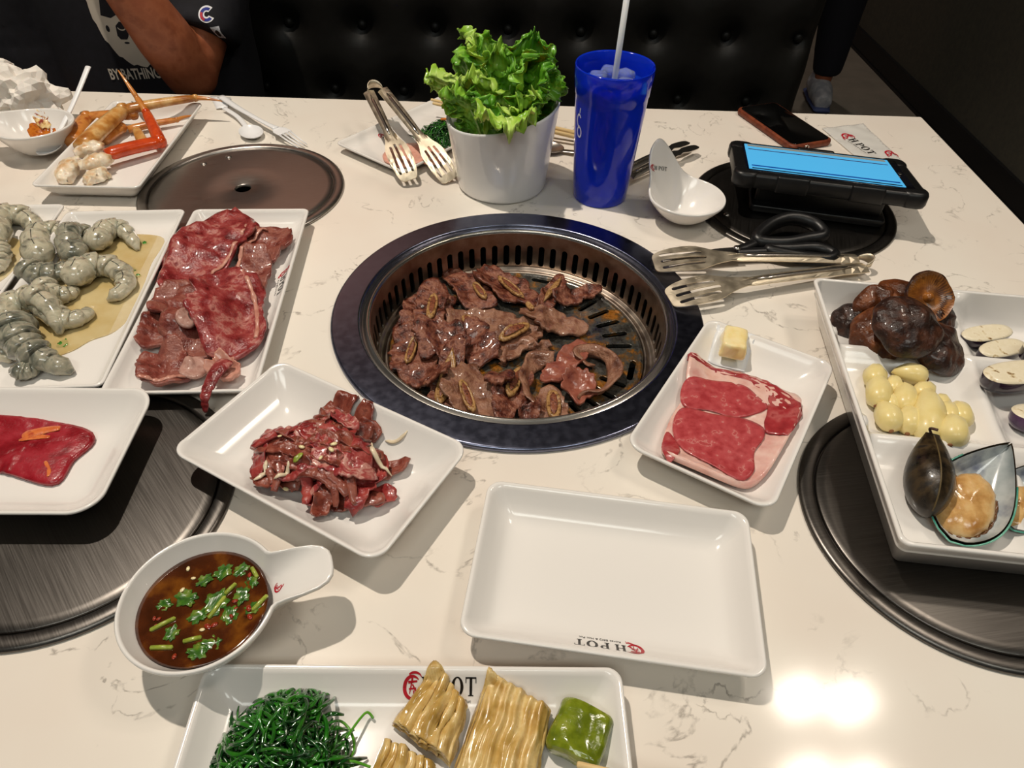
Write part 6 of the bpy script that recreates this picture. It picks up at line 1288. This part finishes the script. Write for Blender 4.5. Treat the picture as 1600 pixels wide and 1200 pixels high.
o = wobj('carrot_strip', tube(smooth_path([(-0.118, 0.418, 0.031), (-0.104, 0.412, 0.034), (-0.09, 0.404, 0.032)], 5), 0.0028, 8, 0.6), mat('carrot', 'c8742c', rough=0.3, coat=0.3)); tag(o, 'orange carrot strip on the seaweed beside the pot', 'carrot')

# ------------------------------------------------------------------ snow crab
M_cr1 = mat('crab_shell_tan', [(0.32, '9a5a20'), (0.48, 'c48a45'), (0.60, 'd8b074'), (0.74, 'a86a2c')], scale=45, detail=5, rough=0.3, coat=0.35, bump=0.2, bscale=200)
M_cr2 = mat('crab_shell_red', [(0.35, 'b83a10'), (0.55, 'cf4a18'), (0.7, 'b03410')], scale=60, rough=0.25, coat=0.45, bump=0.15, bscale=300)
M_cr3 = mat('crab_shell_orange', [(0.35, 'b3641f'), (0.55, 'c98540'), (0.7, '9c4c18')], scale=60, rough=0.3, coat=0.4)
M_cmeat = mat('crab_meat', [(0.33, 'd2a878'), (0.46, 'e6d2b4'), (0.62, 'efe4d2'), (0.75, 'd2a070')], scale=70, rough=0.3, coat=0.3, bump=0.6, bscale=200, bdist=0.002, sss=0.25)
def crab_leg(label, segs, m):
    """segs: list of ((p0, r0), (p1, r1), material)"""
    p = segs[0][0][0]; t = thing('snow_crab_section', label, 'crab leg', (p[0], p[1], 0.008), 0, 'snow crab legs on the plate')
    for (a, ra), (b, rb), mm in segs:
        a, b = np.array(a, float), np.array(b, float); pts = [a + (b - a) * u + np.array([0, 0, 0.0012 * math.sin(PI * u)]) for u in np.linspace(0, 1, 9)]; rr = [(ra + (rb - ra) * u) * (0.80 if u in (0, 1) else 1.0) * (1.0 + 0.10 * (abs(2 * u - 1) > 0.8)) for u in np.linspace(0, 1, 9)]
        wobj('segment', tube(pts, rr, 12, 0.82), mm, t)
        if rb > 0.0035: wobj('joint', xf(lathe([(0.0001, -1), (0.6, -0.8), (0.95, -0.3), (0.95, 0.3), (0.6, 0.8), (0.0001, 1)], 12), tuple(b), 0, rb * 0.92), mm, t)
    return t
crab_leg('tan crab leg bent at the back left with its thin tip over the far rim', [((( -0.628, 0.330, 0.020), 0.0135), ((-0.6400, 0.4020, 0.024), 0.0115), M_cr3), (((-0.6400, 0.4020, 0.024), 0.0095), ((-0.5750, 0.4130, 0.026), 0.0085), M_cr3)], None)
crab_leg('pale thick crab leg lying diagonally with a long thin end', [(((-0.6000, 0.3000, 0.028), 0.0140), ((-0.5860, 0.4100, 0.034), 0.0115), M_cr1), (((-0.5860, 0.4100, 0.034), 0.0095), ((-0.4950, 0.4560, 0.036), 0.0062), M_cr1), (((-0.4950, 0.4560, 0.036), 0.0045), ((-0.4550, 0.4560, 0.032), 0.0009), M_cr3)], None)
crab_leg('bright red crab leg bent at the right with its claw tip pointing back', [(((-0.5600, 0.2830, 0.027), 0.0105), ((-0.5060, 0.3320, 0.024), 0.0100), M_cr2), (((-0.5060, 0.3320, 0.024), 0.0090), ((-0.5520, 0.4080, 0.032), 0.0070), M_cr2), (((-0.5520, 0.4080, 0.032), 0.0056), ((-0.5700, 0.4300, 0.044), 0.0045), M_cr3), (((-0.5700, 0.4300, 0.044), 0.0042), ((-0.5980, 0.4560, 0.074), 0.0009), M_cr3)], None)
crab_leg('thin brown crab leg tip beneath the pale leg at the back right', [(((-0.5750, 0.3850, 0.016), 0.0070), ((-0.5150, 0.4180, 0.018), 0.0045), M_cr3), (((-0.5150, 0.4180, 0.018), 0.0040), ((-0.4870, 0.4180, 0.0255), 0.0009), M_cr3)], None)
crab_leg('short tan crab leg end inside the bend of the red leg', [(((-0.5350, 0.3400, 0.016), 0.0085), ((-0.5600, 0.3800, 0.018), 0.0060), M_cr1)], None)
crab_leg('short orange crab leg stub behind the pale leg', [(((-0.5950, 0.3450, 0.017), 0.0100), ((-0.5820, 0.3820, 0.020), 0.0085), M_cr3)], None)
def lump(name, P, R, m, label, seed, amp=0.35):
    pts = smooth_path(P, 8); n = len(pts); rr = np.interp(np.linspace(0, 1, n), np.linspace(0, 1, len(R)), R); v, f = tube(pts, list(rr), 20, 0.8); v, f = subdivide((v, f), 0.006)
    rm = max(R); v = [tuple(np.array(q) + rm * amp * np.array([nz(q[0] * 140, q[1] * 140, q[2] * 140 + seed), nz(q[0] * 140 + 9, q[1] * 140, q[2] * 140 + seed), 0.6 * nz(q[0] * 140, q[1] * 140 + 9, q[2] * 140 + seed)])) for q in v]
    o = wobj(name, (v, f), m); return tag(o, label, 'crab meat', 'lumps of crab meat')
lump('crab_meat', [(-0.5950, 0.2250, 0.017), (-0.6000, 0.2500, 0.020), (-0.5960, 0.2760, 0.022)], [0.007, 0.0125, 0.0125, 0.007], M_cmeat, 'cream crab body lump at the near left of the crab plate', 2)
lump('crab_meat', [(-0.6030, 0.2850, 0.026), (-0.5850, 0.2950, 0.030), (-0.5700, 0.3000, 0.030)], [0.006, 0.011, 0.011, 0.006], M_cmeat, 'white crab meat at the open end of the pale leg', 4)
lump('crab_meat', [(-0.5850, 0.2550, 0.024), (-0.5650, 0.2680, 0.025), (-0.5520, 0.2800, 0.026)], [0.006, 0.0125, 0.012, 0.006], M_cmeat, 'white crab meat at the open end of the red leg', 6)
lump('crab_meat', [(-0.5680, 0.2300, 0.014), (-0.5600, 0.2450, 0.016), (-0.5500, 0.2580, 0.015)], [0.006, 0.0105, 0.011, 0.006], M_cmeat, 'shredded crab shell and meat at the near middle of the crab plate', 8, 0.6)

# ------------------------------------------------------------------ napkins, plastic cutlery
M_nap = mat('tissue', 'e4ded6', rough=0.85, bump=0.3, bscale=200, bdist=0.0006, sss=0.1)
def crumple(name, label, c, s, seed):
    bm = bmesh.new(); bmesh.ops.create_icosphere(bm, subdivisions=4, radius=1.0)
    for v in bm.verts:
        d = v.co.normalized(); q = d * 1.6 + Vector((seed, 0, 0)); r = 0.78 + 0.60 * abs(noise.noise(q * 0.9)) * 1.3 - 0.30 * abs(noise.noise(q * 1.9 + Vector((5, 1, 2)))) + 0.08 * abs(noise.noise(q * 4))
        v.co = Vector((d.x * r * s[0], d.y * r * s[1], max(d.z * r * s[2], -s[2] * 0.55) + s[2] * 0.55))
    V = [tuple(v.co) for v in bm.verts]; F = [tuple(v.index for v in f.verts) for f in bm.faces]; bm.free()
    o = obj(name, (V, F), M_nap, None, (c[0], c[1], 0.0006), smooth=False); return tag(o, label, 'napkin', 'crumpled napkins')
crumple('crumpled_napkin', 'large crumpled white napkin behind the orange sauce bowl', (-0.752, 0.445), (0.062, 0.046, 0.050), 3.1)
crumple('crumpled_napkin', 'crumpled napkin at the left photo edge, behind the large one', (-0.852, 0.500), (0.060, 0.042, 0.055), 8.7)
crumple('crumpled_napkin', 'flatter crumpled napkin left of the orange sauce bowl', (-0.840, 0.415), (0.055, 0.038, 0.036), 5.4)
fk = thing('plastic_fork', 'white plastic fork lying near the back edge of the table', 'fork', (-0.40, 0.44, 0.0005))
wobj('handle', tube(smooth_path([(-0.487, 0.533, 0.007), (-0.445, 0.485, 0.010), (-0.400, 0.440, 0.0125), (-0.366, 0.412, 0.012)], 6), [0.0062, 0.0062, 0.006, 0.0058, 0.0056, 0.0054, 0.0052, 0.005, 0.0048, 0.0046, 0.0044, 0.0042, 0.004, 0.004, 0.004, 0.0042, 0.0045, 0.005, 0.006], 10, 0.4), M_wplastic, fk)
fd = np.array([0.0545, -0.046]); fd /= np.linalg.norm(fd); fs = np.array([-fd[1], fd[0]]); f0 = np.array([-0.3665, 0.4125])
wobj('head', subdivide(xf(poly2d([[(-0.004, -0.004), (0.008, -0.011), (0.022, -0.0115), (0.022, 0.0115), (0.008, 0.011), (-0.004, 0.004)]], 0, 0.0014, 0.0003), (f0[0], f0[1], 0.0108), math.atan2(fd[1], fd[0])), 0.006), M_wplastic, fk)
for k in range(4):
    o_ = (k - 1.5) * 0.0062; p = f0 + fd * 0.021 + fs * o_; q = f0 + fd * 0.062 + fs * o_ * 0.85
    wobj('tine', tube([(p[0], p[1], 0.0114), ((p[0] + q[0]) / 2, (p[1] + q[1]) / 2, 0.0075), (q[0], q[1], 0.0045)], [0.0018, 0.0015, 0.0008], 8, 0.6), M_wplastic, fk)
sp = thing('plastic_spoon', 'white plastic spoon under the plastic fork', 'spoon', (-0.40, 0.41, 0.0005))
wobj('handle', tube(smooth_path([(-0.470, 0.492, 0.006), (-0.440, 0.462, 0.006), (-0.417, 0.428, 0.006)], 6), 0.0042, 10, 0.4), M_wplastic, sp)
wobj('bowl', xf(bowl_vf(0.023, 0.0165, 0.0075, 0, 0.3, 0, 0.0012, 48), (-0.4040, 0.4085, 0.0008), R_(-58)), M_wplastic, sp)
pk_ = subdivide(poly2d([[(-0.510, 0.545), (-0.475, 0.542), (-0.468, 0.500), (-0.485, 0.497)]], 0, 0.0006), 0.012)
o = wobj('paper_packet', ([(x, y, z + 0.001 + 0.003 * (0.5 + 0.5 * nz(x * 60, y * 60))) for x, y, z in pk_[0]], pk_[1]), M_wplastic); tag(o, 'small white paper packet at the handle end of the plastic fork', 'paper')
# ------------------------------------------------------------------ people
def remesh(vfs, voxel, smooth=6, name='body'):
    V, F = join(*vfs); me = bpy.data.meshes.new(name); me.from_pydata([tuple(map(float, v)) for v in V], [], F); fixn(me)
    o = bpy.data.objects.new(name, me); COL.objects.link(o); r = o.modifiers.new('r', 'REMESH'); r.mode = 'VOXEL'; r.voxel_size = voxel
    s = o.modifiers.new('s', 'SMOOTH'); s.iterations = smooth; s.factor = 0.5
    dg = bpy.context.evaluated_depsgraph_get(); m2 = bpy.data.meshes.new_from_object(o.evaluated_get(dg)); bpy.data.objects.remove(o)
    V = [tuple(v.co) for v in m2.vertices]; F = [tuple(p.vertices) for p in m2.polygons]; bpy.data.meshes.remove(m2)
    return V, F
def ell(c, r, n=20, m=14, rot=None):
    R = []
    for j in range(1, m):
        t = PI * j / m; R.append([(r[0] * math.sin(t) * math.cos(2 * PI * k / n), r[1] * math.sin(t) * math.sin(2 * PI * k / n), -r[2] * math.cos(t)) for k in range(n)])
    vf = rings(R); M = Matrix.Translation(c) @ (rot if rot is not None else Matrix.Identity(4)); return xf(vf, M=M)
def limb(P, R, n=18, flat=1.0): 
    pts = smooth_path(P, 6); rr = np.interp(np.linspace(0, 1, len(pts)), np.linspace(0, 1, len(R)), R); return tube(pts, list(rr), n, flat)
def torso(levels, cx, n=40):
    """levels: (z, half width, half depth, centre y)"""
    L = smooth_path(levels, 5); R = []
    for z, a, b, cy in L:
        R.append([(cx + a * math.copysign(abs(math.cos(2 * PI * k / n)) ** 0.85, math.cos(2 * PI * k / n)), cy + b * math.copysign(abs(math.sin(2 * PI * k / n)) ** 0.85, math.sin(2 * PI * k / n)), z) for k in range(n)])
    return rings(R)
def hand(wrist, fwd, side, up, s=1.0, curl=0.7):
    """palm, four bent fingers and a thumb; returns shapes to be fused"""
    w = np.array(wrist, float); f, sd, u = (np.array(v, float) / np.linalg.norm(v) for v in (fwd, side, up)); out = [limb([w - f * 0.01, w + f * 0.045 * s, w + f * 0.085 * s], [0.024 * s, 0.033 * s, 0.030 * s], 14, 0.6)]
    for i, (o, L) in enumerate(((-0.030, 0.070), (-0.010, 0.080), (0.010, 0.075), (0.029, 0.058))):
        b = w + f * 0.085 * s + sd * o * s; a1 = curl * 0.6; a2 = curl * 1.5
        p1 = b + (f * math.cos(a1) + u * math.sin(a1)) * L * 0.5 * s; p2 = p1 + (f * math.cos(a2) + u * math.sin(a2)) * L * 0.5 * s
        out.append(limb([b - f * 0.02, b, p1, p2], [0.0095 * s, 0.0095 * s, 0.0088 * s, 0.0075 * s], 10))
    b = w + f * 0.03 * s - sd * 0.030 * s; out.append(limb([b, b - sd * 0.022 * s + f * 0.026 * s + u * 0.010 * s, b - sd * 0.020 * s + f * 0.058 * s + u * 0.022 * s], [0.0135 * s, 0.0115 * s, 0.009 * s], 10))
    return out
M_skinp = mat('skin', [(0.35, '8a4c31'), (0.55, '99593b'), (0.7, '82452a')], scale=40, rough=0.5, sss=0.1, bump=0.1, bscale=300)
M_shirt = mat('navy_black_cotton', [(0.35, '0d0d14'), (0.65, '12121a')], scale=80, rough=0.85, bump=0.25, bscale=700, bdist=0.0005)
M_pant = mat('dark_trousers', '0d0d18', rough=0.85)
CX = -0.70
pers = thing('person', 'person in a dark printed T-shirt seated at the far left, forearm raised', 'person', (CX, 0.79, -0.349))
body = [torso([(-0.33, 0.155, 0.105, 0.80), (-0.20, 0.150, 0.105, 0.805), (-0.05, 0.150, 0.100, 0.81), (0.10, 0.165, 0.105, 0.815), (0.20, 0.170, 0.095, 0.815), (0.27, 0.120, 0.07, 0.815), (0.30, 0.06, 0.055, 0.81)], CX),
        limb([(CX, 0.812, 0.26), (CX, 0.800, 0.34), (CX, 0.790, 0.38)], [0.06, 0.054, 0.056]), ell((CX, 0.775, 0.445), (0.073, 0.092, 0.112)), ell((CX, 0.745, 0.395), (0.052, 0.055, 0.055)),
        ell((CX, 0.676, 0.435), (0.012, 0.017, 0.024)), ell((CX - 0.074, 0.785, 0.44), (0.012, 0.02, 0.03)), ell((CX + 0.074, 0.785, 0.44), (0.012, 0.02, 0.03)), ell((CX, 0.690, 0.392), (0.024, 0.012, 0.010)),
        limb([(CX + 0.165, 0.815, 0.215), (-0.555, 0.765, 0.10), (-0.583, 0.675, 0.000)], [0.052, 0.048, 0.044]),
        ell((-0.584, 0.662, -0.008), (0.045, 0.045, 0.044)), limb([(-0.585, 0.660, -0.004), (-0.600, 0.636, 0.062), (-0.620, 0.615, 0.130), (-0.655, 0.600, 0.215)], [0.045, 0.047, 0.040, 0.029])]
body += hand((-0.655, 0.600, 0.215), (-0.25, 0.15, 0.9), (0.9, 0.1, 0.25), (-0.1, 0.95, -0.15), 1.0, 0.9)
body += [limb([(CX - 0.175, 0.815, 0.215), (-0.915, 0.805, 0.08), (-0.925, 0.790, -0.10)], [0.052, 0.050, 0.046]), limb([(-0.925, 0.790, -0.10), (-0.87, 0.66, -0.13), (-0.80, 0.57, -0.13)], [0.046, 0.044, 0.030])]
body += hand((-0.80, 0.57, -0.13), (0.8, -0.3, -0.25), (0.3, 0.9, 0.0), (0.1, 0, -1), 1.0, 0.6)
wobj('body', remesh(body, 0.0065, 4), M_skinp, pers)
shirt = [torso([(-0.36, 0.182, 0.128, 0.80), (-0.25, 0.182, 0.125, 0.80), (-0.10, 0.180, 0.120, 0.805), (0.05, 0.186, 0.118, 0.81), (0.15, 0.192, 0.115, 0.812), (0.22, 0.182, 0.100, 0.815), (0.275, 0.125, 0.078, 0.815), (0.292, 0.075, 0.066, 0.812)], CX),
         limb([(CX + 0.150, 0.815, 0.215), (-0.548, 0.775, 0.125), (-0.566, 0.708, 0.040)], [0.070, 0.067, 0.063]), limb([(CX - 0.150, 0.815, 0.215), (-0.915, 0.800, 0.08), (-0.928, 0.785, -0.09)], [0.075, 0.078, 0.076])]
sv, sf = remesh(shirt, 0.0075, 5)
sv = [tuple(np.array(v) + 0.006 * np.array([nz(v[0] * 14, v[1] * 14, v[2] * 9), nz(v[0] * 14 + 7, v[1] * 14, v[2] * 9), 0])) for v in sv]
shirt_o = wobj('t_shirt', (sv, sf), M_shirt, pers)
wobj('trousers', remesh([limb([(CX + s * 0.09, 0.80, -0.262), (CX + s * 0.11, 0.60, -0.262), (CX + s * 0.12, 0.40, -0.262)], [0.086, 0.082, 0.066]) for s in (-1, 1)] + [limb([(CX + s * 0.12, 0.40, -0.27), (CX + s * 0.12, 0.37, -0.45), (CX + s * 0.12, 0.36, -0.68)], [0.066, 0.060, 0.050]) for s in (-1, 1)] + [ell((CX, 0.80, -0.255), (0.17, 0.12, 0.09))], 0.010, 4), M_pant, pers)
for s in (-1, 1): wobj('shoe', limb([(CX + s * 0.12, 0.38, -0.712), (CX + s * 0.12, 0.30, -0.716), (CX + s * 0.125, 0.20, -0.722)], [0.036, 0.038, 0.026], 16, 0.9), M_basebd, pers)
for s in (-1, 1):
    e_ = wobj('eye', ell((CX + s * 0.029, 0.6905, 0.452), (0.012, 0.008, 0.008)), mat('eye_white', 'd8d4cc', rough=0.2), pers)
    wobj('iris', ell((CX + s * 0.029, 0.6835, 0.452), (0.005, 0.003, 0.005)), M_ink, e_)
wobj('hair', ell((CX, 0.795, 0.475), (0.081, 0.090, 0.100)), mat('black_hair', '0c0a09', rough=0.6, bump=0.5, bscale=300), pers)
# shirt print
M_wp = mat('cream_print', 'c9c0b2', rough=0.7); M_np = mat('dark_print', '14141c', rough=0.8)
def blob(cx, cy, a, b, jag=0.0, n=64, seed=1): return [(cx + a * math.cos(2 * PI * k / n) * (1 + jag * ((k % 4) / 3 - 0.5)), cy + b * math.sin(2 * PI * k / n) * (1 + jag * ((k % 4) / 3 - 0.5))) for k in range(n)]
def fill(loops):
    v, f = poly2d(loops, -0.0001, 0.0001); z = [q[2] for q in v]; keep = set(i for i, q in enumerate(v) if q[2] > 0)
    return [(q[0], q[1]) for q in v], [g for g in f if all(i in keep for i in g)]
Y0 = 0.60; ux = (1, 0, 0); uz = (0, 0, 1); ry = (0, 1, 0)
def sprint(name, loops, m, lift): return print_on(name, fill(loops), shirt_o, m, (0, Y0, 0), ux, uz, ry, lift, 0.008, parent=pers)
hx, hz = -0.678, 0.096
sprint('chest_print', [blob(hx, hz, 0.064, 0.104, 0.035, 72)], M_wp, 0.0008)
sprint('chest_print_brow', [[(hx - 0.046, hz - 0.020), (hx - 0.040, hz + 0.004), (hx + 0.02, hz + 0.012), (hx + 0.05, hz - 0.002), (hx + 0.04, hz - 0.016), (hx - 0.01, hz - 0.014), (hx - 0.03, hz - 0.024)]], M_np, 0.0012)
eye_l = [(hx - 0.028, hz - 0.052), (hx - 0.026, hz - 0.036), (hx - 0.018, hz - 0.029), (hx - 0.006, hz - 0.034), (hx + 0.004, hz - 0.042), (hx + 0.001, hz - 0.046), (hx - 0.006, hz - 0.042), (hx - 0.009, hz - 0.052), (hx - 0.013, hz - 0.058), (hx - 0.024, hz - 0.058)]
sprint('chest_print_eye', [eye_l], M_np, 0.0012)
print_on('chest_print_lid', ann(hx - 0.0165, hz - 0.0375, (0.0075, 0.006), (0.006, 0.0042), PI + 0.2, 2 * PI - 0.3, 10), shirt_o, M_wp, (0, Y0, 0), ux, uz, ry, 0.0016, 0.008, parent=pers)
sprint('chest_print_mark', [blob(hx - 0.041, hz - 0.041, 0.0032, 0.0055, 0, 20)], M_np, 0.0012)
sprint('chest_print_mark', [blob(hx - 0.0155, hz - 0.0635, 0.0045, 0.0018, 0, 20)], M_np, 0.0012)
sprint('chest_print_mark', [blob(hx + 0.03, hz - 0.045, 0.014, 0.014, 0, 20)], M_np, 0.0012)
tx_ = text2d('BY BATHING A', 0.026, 0.62, 0.0006)
e_ = print_on('chest_lettering', tx_, shirt_o, M_wp, (-0.692, Y0, -0.0215), (0.998, 0, 0.05), (-0.05, 0, 1.0), ry, 0.0010, 0.008, parent=pers); e_['label'] = 'condensed pale lettering BY BATHING A across the shirt'
# sleeve emblem and tag
CO = (-0.5340, 0.60, 0.0880)
print_on('sleeve_emblem_outline', ann(0, 0, (0.0125, 0.0115), (0.0035, 0.0035), 0.75, 2 * PI - 0.55, 26), shirt_o, mat('emblem_white', 'e6e6ea', rough=0.6), CO, ux, uz, ry, 0.0009, 0.006, parent=pers)
print_on('sleeve_emblem', ann(0, 0, (0.0103, 0.0093), (0.0055, 0.0055), 0.95, 2 * PI - 0.75, 26), shirt_o, mat('emblem_blue', '1c2a86', rough=0.6), CO, ux, uz, ry, 0.0014, 0.006, parent=pers)
print_on('sleeve_emblem_patch', ann(0, 0, (0.0100, 0.0090), (0.006, 0.006), 2.7, 4.3, 12), shirt_o, mat('emblem_red', 'b01f30', rough=0.6), CO, ux, uz, ry, 0.0017, 0.006, parent=pers)
tg = print_on('sleeve_tag', ([(-0.007, 0.012), (-0.0045, -0.012), (0.0085, -0.012), (0.0062, 0.012)], [(0, 1, 2, 3)]), shirt_o, mat('tag_cloth', 'c8cad0', rough=0.7), (-0.5240, 0.60, 0.0580), ux, uz, ry, 0.0012, 0.006, parent=pers)
print_on('tag_print', fill([blob(0.001, -0.001, 0.0038, 0.0072, 0.05, 24)]), shirt_o, mat('tag_brown', '2c1f18', rough=0.7), (-0.5240, 0.60, 0.0580), ux, uz, ry, 0.0017, 0.006, parent=pers)

# someone walking in the aisle
wk = thing('person', 'person walking in the aisle, only a dark trouser leg and pale sneaker in view', 'person', (1.24, 2.52, -0.75))
X2, Y2 = 1.22, 2.54
wb = [torso([(0.15, 0.16, 0.11, Y2), (0.35, 0.15, 0.10, Y2), (0.55, 0.18, 0.11, Y2), (0.66, 0.17, 0.09, Y2), (0.70, 0.06, 0.055, Y2)], X2), limb([(X2, Y2, 0.66), (X2, Y2 - 0.01, 0.78)], [0.058, 0.055]), ell((X2, Y2 - 0.02, 0.84), (0.075, 0.095, 0.115)), ell((X2, Y2 - 0.115, 0.83), (0.013, 0.018, 0.025))]
for s in (-1, 1):
    wb += [limb([(X2 + s * 0.19, Y2, 0.62), (X2 + s * 0.24, Y2 + 0.02, 0.36), (X2 + s * 0.24, Y2 - 0.08, 0.14)], [0.05, 0.042, 0.028])]; wb += hand((X2 + s * 0.24, Y2 - 0.08, 0.14), (0, -0.3, -0.95), (0, 0.95, -0.3), (-s, 0, 0), 1.0, 0.5)
    wb += [limb([(X2 + s * 0.10, Y2, 0.15), (X2 + s * 0.11, Y2, -0.25), (X2 + s * 0.115, Y2 - 0.02, -0.68)], [0.08, 0.055, 0.036])]
wobj('body', remesh(wb, 0.011, 4), M_skinp, wk)
wobj('top', remesh([torso([(0.08, 0.18, 0.13, Y2), (0.3, 0.17, 0.12, Y2), (0.55, 0.195, 0.125, Y2), (0.66, 0.16, 0.1, Y2), (0.69, 0.08, 0.07, Y2)], X2)] + [limb([(X2 + s * 0.17, Y2, 0.62), (X2 + s * 0.235, Y2 + 0.01, 0.42)], [0.068, 0.06]) for s in (-1, 1)], 0.012, 4), M_pant, wk)
wobj('trousers', remesh([ell((X2, Y2, 0.10), (0.18, 0.135, 0.13))] + [limb([(X2 + s * 0.095, Y2, 0.08), (X2 + s * 0.105, Y2, -0.34), (X2 + s * 0.125, Y2 - 0.01, -0.640)], [0.105, 0.088, 0.058]) for s in (-1, 1)], 0.012, 4), M_pant, wk)
M_snk = mat('sneaker_white', [(0.4, '9a9ca4'), (0.6, 'b4b4b8')], scale=40, rough=0.6); M_snk2 = mat('sneaker_blue', '4a5684', rough=0.6)
for s in (-1, 1):
    x = X2 + s * 0.115; sh_ = wobj('sneaker', remesh([limb([(x, Y2 + 0.04, -0.690), (x - 0.01, Y2 - 0.06, -0.700), (x - 0.025, Y2 - 0.16, -0.712)], [0.046, 0.050, 0.034], 16, 1.0), ell((x, Y2 + 0.01, -0.66), (0.042, 0.048, 0.04))], 0.008, 4), M_snk, wk)
    wobj('sole', limb([(x, Y2 + 0.06, -0.738), (x - 0.01, Y2 - 0.06, -0.738), (x - 0.028, Y2 - 0.175, -0.738)], [0.040, 0.048, 0.034], 16, 0.25), M_snk2, sh_)
